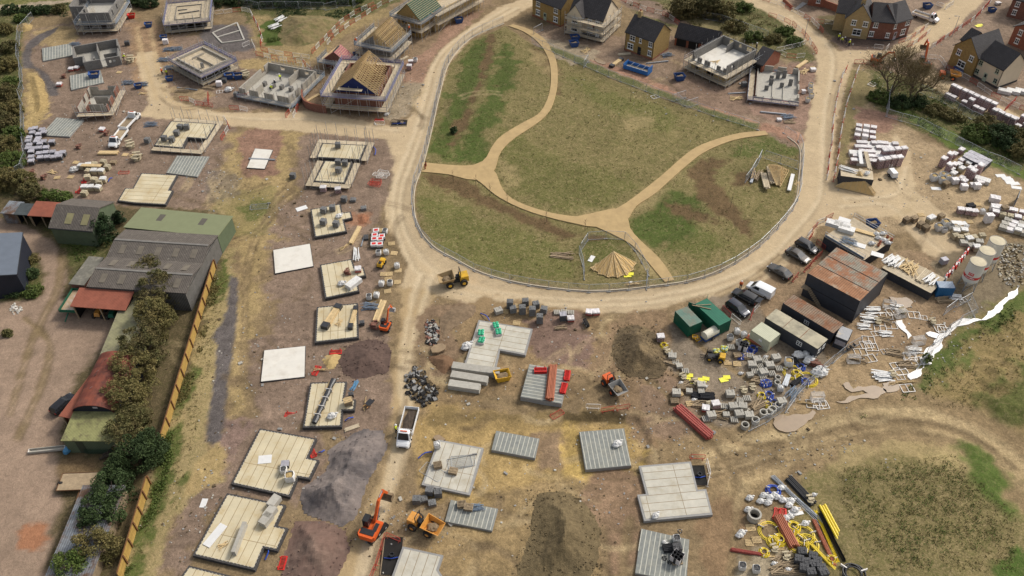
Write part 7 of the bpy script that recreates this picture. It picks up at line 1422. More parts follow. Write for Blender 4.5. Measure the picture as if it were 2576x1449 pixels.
# heaps
AGG=mat('grey_aggregate',(.20,.165,.145),.95,.2,1.2,.5,dirt=((.098,.085,.082),.22,.44,.60,.85));AGB=mat('brown_aggregate',(.155,.098,.075),.95,.2,1.2,.6,dirt=((.20,.14,.105),.25,.5,.65,.6));SPOIL=mat('dark_spoil_earth',(.115,.083,.045),.95,.3,1.5,1.0,bd=.15,dirt=((.23,.165,.085),.22,.46,.62,.85));SPOIL2=mat('olive_spoil_earth',(.155,.115,.058),.95,.25,1.5,.9,bd=.15,dirt=((.09,.065,.034),.2,.5,.68,.7))
heap('aggregate_heap','large grey aggregate heap beside the orange excavator',px(13,720,190,900,60,1100,-40,1290,-20,1330,120,1270,260,1170,420,1110,560,1060,720,1000,850,870,960,700,900,480,840,430,700,470,560,700,400),2.9,AGG,seed=3,edge=6,rough=.75,clods=60)
heap('gravel_heap','reddish brown gravel heap at the bottom below the grey heap',px(13,400,900,700,900,900,980,960,1150,880,1350,800,1500,250,1500,260,1300,330,1100),1.4,AGB,seed=7,edge=5,rough=.7,clods=60)
heap('gravel_heap','dark brown gravel heap beside the yellow sand',px(9,900,600,1150,500,1340,560,1370,700,1320,860,1180,900,1000,930,860,860,820,740),1.15,mat('dark_brown_gravel',(.105,.068,.053),.95,.2,1.2,.6),seed=9,edge=4.5,rough=.8,clods=90)
heap('sand_heap','small yellow sand heap beside the dark gravel',px(9,640,730,700,670,800,650,860,680,830,740,790,810,700,820),.9,SAND,seed=13,edge=2.6)
heap('spoil_heap','dark earth ramp heap in the centre with tyre tracks up it',px(10,1000,560,1060,430,1180,370,1330,370,1450,460,1530,620,1590,780,1540,890,1350,930,1180,900,1040,800),2.6,SPOIL,seed=17,edge=6.5,rough=.7,clods=200)
heap('spoil_heap','tall brown earth heap near the bottom centre',px(14,240,600,520,590,720,680,830,800,890,1000,870,1250,780,1500,60,1500,130,1200,190,950,200,750),4.6,SPOIL2,seed=21,edge=10,rough=.5,clods=300)
heap('spoil_heap','broad low grassed earth mound north of the barrier path',px(1,280,170,520,150,760,170,850,230,720,360,560,450,350,470,220,400),1.7,mat('grassy_earth',(.20,.15,.07),.95,.2,1.2,.8,dirt=((.11,.105,.035),.35,.46,.62,.8)),seed=25,edge=6)
heap('spoil_heap','small reddish soil heap by the first plank slab',px(5,1010,720,1090,690,1150,730,1130,800,1020,810),.6,mat('red_soil',(.26,.115,.06),.95,.25,2,.8),seed=29,edge=2)
heap('spoil_heap','yellow clay bank at the top left by the pale track',px(0,160,260,240,230,330,250,310,310,180,320),.9,mat('yellow_clay',(.34,.24,.10),.95,.25,2,.8),seed=31,edge=2.5)
heap('spoil_heap','pale clay bank beside the left mesh fence',px(0,300,760,400,760,480,960,470,1100,360,1160,320,950),.9,MATS['yellow_clay'],seed=33,edge=3)
heap('spoil_heap','muddy ridge right of the tan haul road north of the black debris',px(9,1850,300,2000,180,2200,170,2180,300,2000,400,1880,520),.9,mat('brown_mud',(.20,.14,.085),.95,.25,2,.8),seed=35,edge=3)
heap('spoil_heap','reddish mud ridge beside the flat grey stones',px(9,1720,690,1900,660,2010,700,2000,800,1900,880,1760,760),.9,mat('red_mud',(.16,.092,.05),.95,.25,2,.8),seed=37,edge=2.5)
def rubble(name,label,pxs,n,ms,smin,smax,seed,cat='rubble'):
 pts=[F(*p)for p in pxs];c=sum(pts,Vector())/len(pts);rr=random.Random(seed);r=thing(name,label,cat,(c.x,c.y,0));xs=[p.x for p in pts];ys=[p.y for p in pts];mbs=[MB()for _ in ms];k=0
 while k<n:
  x,y=rr.uniform(min(xs),max(xs)),rr.uniform(min(ys),max(ys));d=seg_dist(np.array([x]),np.array([y]),pts,True)[0]
  if d<0:continue
  s=rr.uniform(smin,smax);mbs[rr.randrange(len(ms))].obox((x-c.x,y-c.y,zat((x,y))+s*.15+.35*min(1,d/2)*rr.random()),(s,s*rr.uniform(.5,.9),s*rr.uniform(.3,.6)),rr.uniform(0,3),rr.uniform(-.5,.5),rr.uniform(-.5,.5));k+=1
 for m,b in zip(ms,mbs):o=b.build('loose_pieces',m,r);o['kind']='stuff'
 return r
TAR=mat('broken_tarmac',(.022,.02,.019),.9,.3,3);rubble('tarmac_debris','pile of broken black tarmac beside the haul road',px(9,1500,900,1600,800,1700,850,1760,980,1830,1000,1810,1130,1700,1200,1620,1160,1510,1050),330,(TAR,TAR,CONCD,SPOIL),.25,.75,3)
rubble('concrete_rubble','grey concrete rubble pile north of the broken tarmac',px(9,1700,340,1780,320,1850,420,1830,520,1800,600,1720,560),150,(CONC,CONCD,TAR,BRICKR),.2,.6,5)
rubble('concrete_rubble','stony rubble bank around the mortar silos',px(7,2400,1000,2576,1020,2576,1420,2450,1449,2340,1380,2300,1200,2360,1080),300,(CONC,BEIGES,SPOIL2),.15,.45,6)
rubble('concrete_rubble','white rubble beside the farm yard entrance',px(8,80,200,150,150,230,200,210,260,130,270),60,(CONC,WHT),.15,.4,8)
t=thing('stone_slab','flat brown stone slab lying on the rubble','stone',P(9,1838,615,.25),.4);MB().prism([(-1.3,-.5),(-.4,-.9),(.9,-.7),(1.3,.1),(.8,.8),(-.5,.9),(-1.2,.4)],0,.3).build('slab',mat('brown_stone',(.28,.20,.12),.9,.2,1.5),t)
for nm,a,z,m_ in(('puddle',px(11,1500,830,1560,800,1540,700,1600,620,1700,520,1600,480,1640,450,1780,460,1830,400,1900,340,2000,310,2150,320,2170,290,2230,240,2330,150,2400,90,2480,20,2530,0,2520,50,2440,110,2380,180,2310,260,2180,325,2060,350,1900,400,1800,480,1740,580,1700,660,1640,760,1560,790,1530,900,1420,930,1400,890),.09,M_PUD),('puddle',px(11,1280,340,1330,330,1400,420,1450,480,1420,510,1350,430),.07,M_PUD),('puddle',px(11,1160,960,1260,950,1310,1010,1200,1060,1150,1010),.08,M_MUD),('puddle',px(11,760,970,830,960,840,1010,1000,990,1150,1010,1200,1060,1060,1110,950,1120,700,1160,850,1090,1000,1070,950,1030,820,1050,770,1020),.08,M_MUD),('puddle',px(11,60,1300,300,1280,480,1240,420,1330,250,1449,120,1449),.06,M_MUD),('puddle',px(11,1230,100,1440,120,1450,190,1400,210,1300,190),.08,M_MUD),('puddle',px(2,820,590,900,600,950,640,880,640),.05,M_MUD),('puddle',px(13,1790,45,1860,40,1910,70,1850,90,1800,75),.02,M_MUD)):
 if nm:water(nm,a,z+.06,m_)
# stock, plant, fences, people
def pk_extra():
 r=thing('labelled_pack','x','block pack');MB().box(-.55,-.5,0,.55,.5,.85).build('stack',DBLOCKS,r);m=MB();m.box(-.58,-.53,.86,.58,.53,.9).box(-.58,-.545,.45,.58,-.53,.87);m.build('wrap',WRAP,r);MB().box(-.36,-.3,.905,.36,.3,.912).build('red_label',REDP,r);PK['label']=Proto(r)
 r=thing('drainage_sack_pack','x','wrapped pallet');G=mat('green_wrap',(.05,.42,.22),.45,.2,3,.5)
 for i in range(6):MB().blob(((i%2-.5)*.5,(i//2-1)*.42,.5),.3,.26,.2,8,5,.15,i).build('green_sack',G,r)
 MB().box(-.55,-.65,0,.55,.65,.4).build('stack',WRAP,r);PK['green']=Proto(r)
 r=thing('cement_bag_pack','x','wrapped pallet');YB=mat('yellow_bag_print',(.60,.55,.08),.5,.2,3,.3,dirt=((.12,.30,.42),2.2,.5,.55,.9))
 for i in range(8):MB().blob(((i%2-.5)*.55,(i//2%2-.5)*.55,.3+.35*(i//4)),.36,.33,.2,8,5,.1,i).build('bag',YB,r)
 MB().box(-.6,-.6,0,.6,.6,.12).build('pallet',OLDT,r);PK['ybag']=Proto(r)
 for k,m_,n,L,rad,lab in(('pipeo',ORP,22,6.0,.09,'pipe bundle'),('piper',REDPIPE,16,6.2,.1,'pipe bundle'),('pipek',BLACK,10,5,.11,'pipe bundle'),('pipeg',STEEL,16,7.5,.04,'pipe bundle'),('pipey',YELP,6,7,.06,'pipe bundle'),('pipebig',ORP,2,5.5,.28,'pipe bundle'),('pipeyb',YELP,3,7.6,.15,'pipe bundle'),('props',LBLUE,14,1.9,.035,'prop pile')):
  r=thing('pipe_bundle' if k!='props' else 'prop_pile','x',lab);rr=random.Random(n)
  for i in range(n):
   ro=4 if n>12 else 2 if n>4 else 1;row=i%ro;c=i//ro;W0=(n/ro)*rad*2.1;j=.5 if k in('props','pipeg')else.02
   MB().tube((-L/2+rr.uniform(-.2,.2),-W0/2+(c+.5)*rad*2.1+(rad if row%2 else 0)+rr.uniform(-j,j),rad+row*rad*1.8),(L/2+rr.uniform(-.2,.2),-W0/2+(c+.5)*rad*2.1+(rad if row%2 else 0)+rr.uniform(-j,j),rad+row*rad*1.8),rad,7).build('pipe' if k!='props' else 'prop',m_,r)
  PK[k]=Proto(r)
 r=thing('wrapped_timber','x','timber bundle');rr=random.Random(8)
 for i in range(9):MB().obox((0,-.32+.32*(i%3),.1+.16*(i//3)),(4.6+rr.uniform(-.3,.3),.3,.14)).build('timber',TIMB,r)
 MB().obox((-2.0,0,.3),(1.0,1.1,.66)).build('wrap_end',BLKWRAP,r);MB().obox((2.1,0,.28),(.9,1.08,.62)).build('wrap_end',BLKWRAP,r);PK['wtimb']=Proto(r)
 r=thing('black_wrapped_roll','x','wrapped bundle');m=MB();pr=[]
 for i in range(12):x=-4+i*.73;pr.append([(x,(.42+.1*math.sin(i*1.9))*math.cos(a),.36+.33*math.sin(a))for a in[k*math.pi/5 for k in range(10)]])
 loft(m,pr).build('wrap',BLKWRAP,r);s=MB()
 for x in(-2.6,-1.1,.5,2.0):s.box(x-.03,-.53,.03,x+.03,.53,.72)
 s.build('strap',WHT,r);MB().obox((.3,.62,.12),(7,.18,.1)).build('timber',TIMB,r);PK['roll']=Proto(r)
 r=thing('plank_stack','x','concrete planks')
 for i in range(5):MB().box(-2.4+.06*(i%2),-.6,i*.21,2.4-.05*(i%3),.6,i*.21+.2).build('plank',CONC,r)
 MB().box(-2,-.6,-.1,-1.8,.6,-.005).build('bearer',OLDT,r);PK['cplank']=Proto(r)
 r=thing('foam_sheet','x','board');MB().box(-1.2,-.6,0,1.2,.6,.08).build('sheet',WHITE,r);PK['sheet']=Proto(r)
 r=thing('yellow_sheet','x','board');MB().obox((0,0,.1),(2.0,1.3,.04),.1,.06).obox((.9,.5,.16),(1.6,1.1,.04),-.2,-.05).build('sheets',mat('bright_yellow_sheet',(.78,.72,.06),.5,.08,2),r);PK['ysheet']=Proto(r)
 r=thing('frame_rack','x','window frames')
 for i in range(5):m=MB();b=.08;y=-.4+i*.2;m.path([(-1,y,.05),(1,y,.05),(1,y+.25,1.2),(-1,y+.25,1.2)],.05,4,closed=True).build('frame',WHT,r)
 b=MB();b.beam((-1,-.5,.03),(-1,.9,.03),.06).beam((1,-.5,.03),(1,.9,.03),.06);b.build('bearer',OLDT,r);PK['frack']=Proto(r)
 r=thing('flue_pot','x','chimney liner');m=MB()
 for q in((-.22,-.22,-.16,.22),(.16,-.22,.22,.22),(-.16,-.22,.16,-.16),(-.16,.16,.16,.22)):m.box(q[0],q[1],0,q[2],q[3],.55)
 m.build('liner',ORP,r);PK['flue']=Proto(r)
 r=thing('traffic_block','x','barrier');m=MB();m.grid8([(-.75,-.3,0),(.75,-.3,0),(.75,.3,0),(-.75,.3,0),(-.72,-.1,.75),(.72,-.1,.75),(.72,.1,.75),(-.72,.1,.75)]).build('block',REDP,r);MB().box(-.4,-.12,.76,.4,.12,.8).build('lifting_lug',WHITE,r);PK['blkr']=Proto(r)
 r=thing('traffic_block','x','barrier');MB().grid8([(-.75,-.3,0),(.75,-.3,0),(.75,.3,0),(-.75,.3,0),(-.72,-.1,.75),(.72,-.1,.75),(.72,.1,.75),(-.72,.1,.75)]).build('block',WHITE,r);MB().box(-.4,-.12,.76,.4,.12,.8).build('lifting_lug',REDP,r);PK['blkw']=Proto(r)
pk_extra()
CNT={}
def S(kind,t,x,y,label,rz=None,z=0.0,grp=None,sc=None,rot=None):
 p=P(t,x,y,z);zz=zat(p)if z==0 else z
 if rz is None:rz=((x*7+y*13)%31)/31*.5-.25
 return PK[kind].put((p.x,p.y,zz),rz,label,grp,rot,sc)
def many(kind,t,xy,base,ref,grp,z=0.0,rz=None,sc=None):
 """one object each; label names its place in the row"""
 xy=[q for p in sorted(zip(xy[::2],xy[1::2]))for q in p]
 for i in range(0,len(xy),2):
  k=(base,ref);CNT[k]=CNT.get(k,0)+1;S(kind if isinstance(kind,str)else kind[(i//2)%len(kind)],t,xy[i],xy[i+1],'%s, %s from the left %s'%(base,ordw(CNT[k]),ref),rz,z,grp,sc)
def grid(kinds,t,a,b,c,n1,n2,base,ref,grp,skip=0,rz=None,z=0.0):
 p0,p1,p2=P(t,*a,z),P(t,*b,z),P(t,*c,z);rr=random.Random(n1*7+n2);bk=c[1]>a[1];rown=lambda j:('back row' if(j==0)==bk else 'front row')if n2==2 else '%s row from the %s'%(ordw(j+1),'back' if bk else 'front');ra=ang(p0,p1)if rz is None else rz
 for j in range(n2):
  for i in range(n1):
   if rr.random()<skip:continue
   p=p0+(p1-p0)*(i/max(1,n1-1))+(p2-p0)*(j/max(1,n2-1));kd=kinds[(i+j*3+rr.randrange(2))%len(kinds)]if isinstance(kinds,(list,tuple))else kinds
   PK[kd].put((p.x+rr.uniform(-.08,.08),p.y+rr.uniform(-.08,.08),z or zat(p)),ra+rr.uniform(-.06,.06),'%s, %s from the left, %s %s'%(base,ordw(i+1),rown(j),ref),grp)
def run(kinds,t,pts,base,grp,step=2.3,off=0.0,jit=.08,z=0.0):
 """panels placed end to end along a line"""
 l=[P(t,pts[i],pts[i+1])for i in range(0,len(pts),2)]if t is not None else pts;rr=random.Random(len(l)*5+int(l[0].x));n=0
 for q,a in resample(l,step,step/2):
  n+=1;kd=kinds[n%len(kinds)]if not isinstance(kinds,str)else kinds;u=Vector((-math.sin(a),math.cos(a),0))*off
  PK[kd].put((q.x+u.x,q.y+u.y,zat(q)),a+rr.uniform(-jit,jit),ordw(n)+' '+base,grp)
FG='mesh fence panels'
run('mesh',None,[p+Vector((0,0,0))for p in KL],'mesh fence panel along the ring kerb, counted from the north path end',FG,3.5,-.35,.03)
run('mesh',None,FP(0,1338,110,1380,128,1425,148,1540,198,1655,243,1780,288,1895,325),'mesh fence panel on the grassy north-east lawn edge, from the top',FG,3.5,0,.04)
run('mesh',0,[340,190,270,270,205,330,192,480,190,600,218,690,232,900,210,1000,235,1120,245,1449],'mesh fence panel beside the left scrub, counted from the top',FG,3.5)
run('mesh',4,[250,0,265,160,235,270,90,370],'mesh fence panel at the bend beside the grey packs',FG,3.5)
run('mesh',1,[-180,50,0,85,190,85,460,85,600,95,750,95,870,62,1000,58,1060,0],'mesh fence panel below the dark top hedge',FG,3.5)
run('mesh',3,[1222,935,1200,1030,1195,1180,1520,1270,1740,1380,1880,1449],'mesh fence panel round the north-east thicket',FG,3.5)
run('mesh',7,[1880,5,2150,140,2330,210,2490,290,2600,340],'mesh fence panel above the right stock yard',FG,3.5)
run('mesh',3,[1500,920,1750,1030,1990,1170,2130,1240],'mesh fence panel beside the brick pack row',FG,3.5)
run('mesh',2,[1600,90,1870,180,2100,225,2330,300,2576,390],'mesh fence panel under the big twiggy trees',FG,3.5)
run('mesh',6,[690,1085,760,970,940,955,1130,965,1240,1080,1345,1270,1355,1400],'mesh fence panel round the stored roof trusses on the lawn',FG,3.5)
run('mesh',6,[680,1100,740,1400],'mesh fence panel on the left of the stored roof trusses',FG,3.5)
run('mesh',6,[2345,400,2500,150,2576,160,2700,200,2850,250],'mesh fence panel round the trusses on the east lawn',FG,3.5)
run('mesh',11,[930,560,780,650,620,775,490,900,330,1040,220,1190,60,1300,-90,1390],'mesh fence panel along the far side of the pipe stores',FG,3.5)
run('mesh',11,[1780,290,1840,200,2030,140,2050,290,1880,390,1700,560,1560,760],'mesh fence panel standing by the white puddle',FG,3.5,0,.3)
for i,(x,y,a)in enumerate(((700,640,.1),(740,660,1.2),(1680,1010,.5),(1800,1080,.5),(1690,1050,1.9),(260,330,.8))):S('mesh',2,x,y,ordw(i+1)+' loose mesh panel bracing the north-east lawn fence',a,0,FG)
for i,(x,y,a)in enumerate(((1820,350,-.6),(2040,250,.2),(2080,230,.1))):S('mesh',13,x,y,ordw(i+1)+' mesh panel laid flat on the pale plank slab',0,.47+.05*i,FG,rot=(math.pi/2,0,a))
S('mesh',5,40,600,'mesh panel lying on the green patch behind the barns',0,.15,FG,rot=(math.pi/2-.1,0,.1))
B_='crowd barriers'
for pts,t,kd,lab in(([0,555,120,582,230,605,330,622,480,640],1,('barw','barr'),'barrier on the curved path below the grassy mound'),([715,455,790,365,850,320,950,250,1050,190,1170,110,1280,45,1390,0],1,('barr','barw'),'barrier along the upper path, counting up to the top edge'),([50,510,250,555,520,590],1,('barw','barr','barw'),'barrier on the clay below the grassy mound'),([560,545,700,400,860,235,1000,140,1180,60],1,('barw','barr'),'outer barrier beside the upper path'),([470,720,490,650,540,700,580,760],1,('barr','barw'),'barrier by the pink roofed garage corner'),([2165,150,2260,135,2440,110,2520,125,2576,240],0,('barw','barw','barw','barr'),'barrier round the grey gravel bend at the top'),([0,225,40,320,62,390,45,480],1,('barr','barw'),'barrier between gravel bend and grassy mound'),([1815,1010,1910,1020,1990,1060,2110,1075],0,('barr','barr','barw'),'barrier beside the tan junction near the timber pile'),([2310,1105,2430,1110,2540,1130],0,('barw','barr'),'barrier in front of the pale block shell'),([2440,480,2540,440,2576,520],0,('barw','barw'),'barrier beside the cornerwise house'),([300,1190,365,1100],1,('barw','barr'),'barrier across the track by the curved wall'),([375,1190,430,1080],1,('barr','barw'),'barrier leading to the curved wall'),([1195,1260,1310,1260],1,('barw','barw'),'barrier beside the open trench'),([2260,1200,2310,1290,2240,1400],0,('barr','barw'),'barrier behind the slab of grey packs'),([795,690,750,760,705,930,675,1080,650,1240,640,1449],3,('barw','barr','barw'),'barrier on the left of the walkway by the junction road'),([912,690,850,860,790,1050,738,1300,712,1449],3,('barr','barw','barw'),'barrier on the right of the walkway by the junction road'),([640,0,612,150,595,330,580,395],7,('barw','barr'),'barrier left of the lower walkway by the truss pile'),([715,20,690,200,655,385],7,('barr','barw'),'barrier right of the lower walkway by the truss pile'),([0,165,120,195,260,265,350,340,420,430,490,540],3,('barr','barr','barw'),'barrier on the inner bend of the curved road'),([-60,0,130,60,330,160,450,230,565,345],3,('barw','barr','barw'),'barrier on the outer bend of the curved road'),([105,540,200,580,270,585,390,575],3,('barw','barw','barr'),'barrier below the green bank by the junction'),([80,520,310,470,380,440],3,('barw',),'barrier inside the green bank'),([1090,0,1200,50,1350,110,1510,150,1600,195,1690,260],2,('barw','barr'),'barrier along the path behind the buff house'),([1745,640,1790,690,1980,790,2110,870,2250,970,2450,1060,2600,1130],3,('barw','barw','barr'),'barrier in front of the yellow and cream house'),([1600,590,1720,600,1760,640],3,('barw',),'barrier beside the orange excavator arm'),([1060,480,1190,500,1215,470],3,('barw','barw'),'barrier below the corner house'),([1310,440,1420,400,1540,320,1600,270],3,('barw','barr'),'barrier right of the corner house, inner line'),([1400,480,1520,410,1620,330],3,('barr','barr','barw'),'barrier right of the corner house, road side'),([1640,490,1760,400,1840,350,1930,290,2080,190,2200,60,2260,0],3,('barr','barw','barr'),'barrier along the upper right road'),([470,230,560,240,690,250],3,('barw','barr'),'barrier by the white blocks left of the corner house'),([1690,50,1790,90,1850,50],3,('barw',),'barrier round the top gravel corner'),([860,640,960,640,1100,680],3,('barr',),'red barrier in front of the small orange digger'),([390,950,460,860,520,800,640,740],7,('barr','barw'),'barrier behind the parked cars by the deck store'),([480,1000,560,1060,540,1090],7,('barw','barr'),'barrier at the nose of the black car'),([540,1110,450,1200,370,1290],7,('barr',),'red barrier beside the stacked cabins'),([300,1330,220,1420],7,('barw','barr'),'barrier behind the grey saloons'),([2110,215,2200,300,2290,370],10,('barw','barr'),'barrier beside the large green container'),([2490,170,2420,260,2390,330],10,('barr','barw'),'barrier by the car with its boot open'),([740,1215,890,1215],10,('barw',),'single white barrier above the clay dig'),([890,1250,1190,1215],10,('barr',),'red barrier above the clay dig'),([1780,270,1935,275],14,('barr',),'red barrier by the south manhole pit'),([1955,300,1985,430,1965,560],14,('barw',),'white barrier guarding the south manhole pit'),([1300,1050,1260,1200,1210,1350,1170,1449],13,('barr',),'red barrier on the left of the bottom pit'),([1310,1050,1460,1110],13,('barr',),'red barrier above the bottom pit'),([400,990,440,930],7,('barr',),'red barrier at the deck store corner'),([2590,960,2390,1000],0,('barr',),'red barrier beside the pale block shell'),([2100,1060,2100,960],0,('barr',),'red barrier across the tan junction'),([2370,1130,2500,1000],3,('barr',),'red barrier beyond the brick pack row')):
 run(kd,t,pts,lab,B_,2.3)
for i,(x,y)in enumerate(((1290,262),(1300,285),(1270,310),(1240,290),(1215,350),(1215,372),(1210,395),(1190,380))):S('barr' if i>3 else 'barw',5,x,y,('red' if i>3 else 'white')+' barrier lying in the pile by the tan road, %s from the top'%ordw(i%4+1),0,.12+.07*(i%4),B_,rot=(math.pi/2,0,-.3+.1*(i%3)))
S('barr',10,430,1245,'red barrier lying flat below the block floor of orange pipes',0,.08,B_,rot=(math.pi/2,0,.6));S('barr',4,1255,270,'red barrier lying flat beside the beige stone packs',0,.08,B_,rot=(math.pi/2,0,0))
for i in range(4):S('plas',10,285,815-7*i,'red plastic barrier, %s from the bottom of the leftmost stack on the block floor'%ordw(i+1),0,.93+.12*i,'red plastic barriers',rot=(math.pi/2,0,0));S('plas',10,522,885-5*i,'red plastic barrier, %s from the bottom of the stack right of the orange pipes'%ordw(i+1),0,.93+.1*i,'red plastic barriers',rot=(math.pi/2,0,1.4));S('plas',10,487,1010-5*i,'red plastic barrier, %s from the bottom of the stack nearest the pipe ends'%ordw(i+1),0,.93+.1*i,'red plastic barriers',rot=(math.pi/2,0,1.3))
for t,x,y,a,lab in((9,805,620,.05,'red plastic barrier lying beside the yellow sand heap'),(9,578,825,1.3,'red plastic barrier piece by the smooth white garage base'),(9,365,1248,-.1,'red plastic barrier lying alone on the purple gravel'),(13,600,188,-1.1,'red plastic barrier by the notch of the stepped slab'),(13,228,1315,1.5,'red plastic barrier near the bottom slab corner'),(4,780,462,1.3,'red plastic barrier stack piece below the beige packs'),(4,830,365,1.6,'upright red plastic barrier beside the beige packs'),(15,50,815,1.2,'red plastic barrier among the white sacks'),(15,115,825,1.4,'pale red plastic barrier beside the white sacks'),(1,1240,1195,.1,'red plastic barrier beside the blue tarpaulin')):S('plas',t,x,y,lab,0,.1,'red plastic barriers',rot=(math.pi/2,0,a))
G='grey wrapped block packs';many('gwrap',4,[330,-115,365,-125,440,-110,340,-80,405,-65,455,-85,310,-30,400,-20,300,5,385,10,455,10,535,10,310,45,420,30,300,80,355,80,410,75,480,70,330,110,410,130,475,120,545,115,600,130,645,120,330,165,420,170,490,165,555,165,610,155,330,205],'grey wrapped pack','in the block at the left fence',G,rz=.12)
G='beige stone packs';many(('beigew','beige'),4,[830,250,900,240,960,230,1050,205,1090,255,900,300,960,300,1030,300,890,360,960,385,1050,385,1010,412,862,465,925,465,1000,468,860,520],'beige stone pack','in the group above the barn',G)
S('timb',4,920,222,'long timbers laid on top of the beige stone packs',-.05,1.15);S('timb',4,1095,98,'timber stack in front of the near white flatbed truck',-.02,sc=(1,1.3,1.8));S('sack',4,755,272,'large white draped sack beside the beige packs',.3,sc=2.2)
many('pallet',4,[765,187,712,335,577,342,1262,110],'empty pallet','around the beige stone packs','pallets');S('pallets3',4,1145,195,'short pallet stack right of the long timbers');many('stones',4,[1320,28,1388,150],'loose beige stone pile','below the slab of grey packs','loose stone piles',sc=1.6);many('rubble',4,[450,342,330,292,800,35],'loose red brick pile','near the left fence packs','loose brick piles');S('timbp',4,1335,112,'single lengths of timber by the loose beige stones',.8,sc=.6);S('timbp',4,530,285,'scattered timber lengths below the grey wrapped packs',-.6,sc=.7)
G='site skips'
for t,x,y,k,s,lab in((0,1330,178,'skipr',1,'red skip beside the top left scaffold'),(0,1500,268,'skipb',1,'blue skip with white inside near the top junction'),(0,1652,392,'skipb',.9,'blue skip below the timber decked house'),(0,1712,808,'skipb',.9,'blue skip beside the two workers'),(0,1398,882,'skipb',.9,'blue skip at the track side'),(0,2310,785,'skipb',1.1,'left blue skip of the pair by the pale shell'),(0,2400,785,'skipb',1.1,'right blue skip of the pair by the pale shell'),(0,960,782,'skipb',1.3,'blue skip on the beam floor'),(1,2040,225,'skipb',1.2,'blue skip beside the green roofed house'),(2,632,402,'skipb',1.2,'upper blue skip of the pair by the cream house'),(2,622,462,'skipb',1.2,'lower blue skip of the pair by the cream house'),(2,1682,800,'skipb',1.3,'blue skip on the red mud below the white floored shell'),(3,1598,80,'skipb',1.2,'blue skip by the top gravel corner'),(3,2248,115,'skipb',1,'blue skip beside the red houses'),(9,2478,905,'skipy',1.15,'yellow dumper skip lying by the concrete planks'),(7,1045,825,'skipb',1.2,'blue skip with white sheet beside the deck store'),(1,1005,555,'skipb',.7,'small blue skip between the two trussed houses')):S(k,t,x,y,lab,.25,0,G,s)
for k,t,x,y,lab,z in(('redtop',0,605,868,'red brick pack near the gravel loop',0),('redtop',0,722,712,'red pack beside the dark block shell',0),('redtop',0,778,702,'second red pack beside the dark block shell',0),('redtop',0,1035,1322,'red brick pack behind the white flatbed',0),('rubble',0,650,775,'red rubble pile beside the beam floor with the skip',0),('rubble',0,1080,1350,'red brick pile behind the white flatbed',0),('white',0,1672,442,'white pack on the track side',0),('tubesx',0,1700,505,'blue-grey scaffold fittings by the white pack',0),('tubesx',0,1780,500,'second blue-grey fittings pile by the cornerwise house',0),('tubesx',0,1710,690,'dark scaffold fittings beside the workers',0),('tubes',0,1885,900,'grey scaffold tube stack near the tan junction',0),('timbs',0,1830,915,'timber offcuts near the tan junction',0),('timbs',0,2100,890,'timber offcuts under the cornerwise scaffold',0),('frame',0,2210,925,'white frame with a brown sheet by the pale shell',0),('sack',0,2305,915,'white plastic heap by the pale shell',0),('grey',0,2385,975,'grey block pack at the pale shell corner',0),('white',0,2210,865,'white pack with brown box by the blue skips',0),('dark',0,2260,830,'dark crates beside the blue skips',0),('stones',0,2480,770,'yellowish pile beside the blue skips',0),('tubesx',0,1430,855,'grey fittings at the right end of the brick based shell',0),('tubesx',0,1290,840,'grey-green fittings at the back of the brick based shell',0),('pallet',0,1200,728,'single pallet on the purple gravel',0),('stones',0,1320,620,'stone trough beside the dark block shell',0),('dark',0,1285,455,'dark block pack behind the dark block shell',0),('tubesx',0,1645,610,'dark fittings left of the cornerwise house',0),('timbp',0,1435,940,'timber crate by the tan track',0),('tubesx',0,1520,1260,'blue sheet and pole on the grey gravel',0),('tubesx',0,760,455,'blue tube bundle above the first beam floor',0)):S(k,t,x,y,lab,None,z,'loose stock on the north-west plots')
truck('flatbed_truck','white flatbed truck with loaded bed driving away up the tan track',P(0,1318,1245),math.atan2(P(0,1400,1160).y-P(0,1240,1330).y,P(0,1400,1160).x-P(0,1240,1330).x),6.4,group='site trucks')
truck('flatbed_truck','near white flatbed truck facing the timber stack, bed empty',P(0,1200,1420),math.atan2(P(4,1150,30).y-P(0,1250,1345).y,P(4,1150,30).x-P(0,1250,1345).x),6.4,group='site trucks')
truck('tipper_truck','white tipper truck with black load on the haul road',F(1026,1084),ang(F(1040,1033),F(1016,1122)),7.0,'tip',2.1,Ht=2.3,group='site trucks')
truck('drop_side_truck','white drop side truck beside the corner house',P(3,1578,195),ang(P(3,1480,150),P(3,1680,215)),6.8,'flat',Ht=2.2,group='site trucks')
G='dark block packs on the slabs'
for t,xy,z,ref in((0,[1820,1300,1885,1300,1785,1360,1660,1415,1735,1425],.83,'on the slab ringed by low boards'),(5,[828,35],.93,'on the upper ringed slab'),(5,[830,205,900,215,835,285],.93,'on the lower ringed slab'),(5,[685,690,773,668,683,808,810,828],.63,'on the slab with the side annex')):many('grey',t,xy,'dark grey block pack',ref,G,z)
many('grey',0,[1490,1435],'dark grey block pack','on the gravel beside the ringed slab',G);many('grey',5,[375,340,890,580],'dark grey block pack','standing on mud between the slabs',G);many('greyl',5,[980,575,1085,660],'low dark block stack','beside the first plank slab',G);many('brick',5,[683,475,830,490],'pinkish brick pack','below the ringed slabs','brick packs');many('brick',1,[1545,695,1560,650],'white wrapped brick pack','beside the blue gable house','brick packs');S('bagd',1,1605,620,'white bag beside the wrapped brick packs')
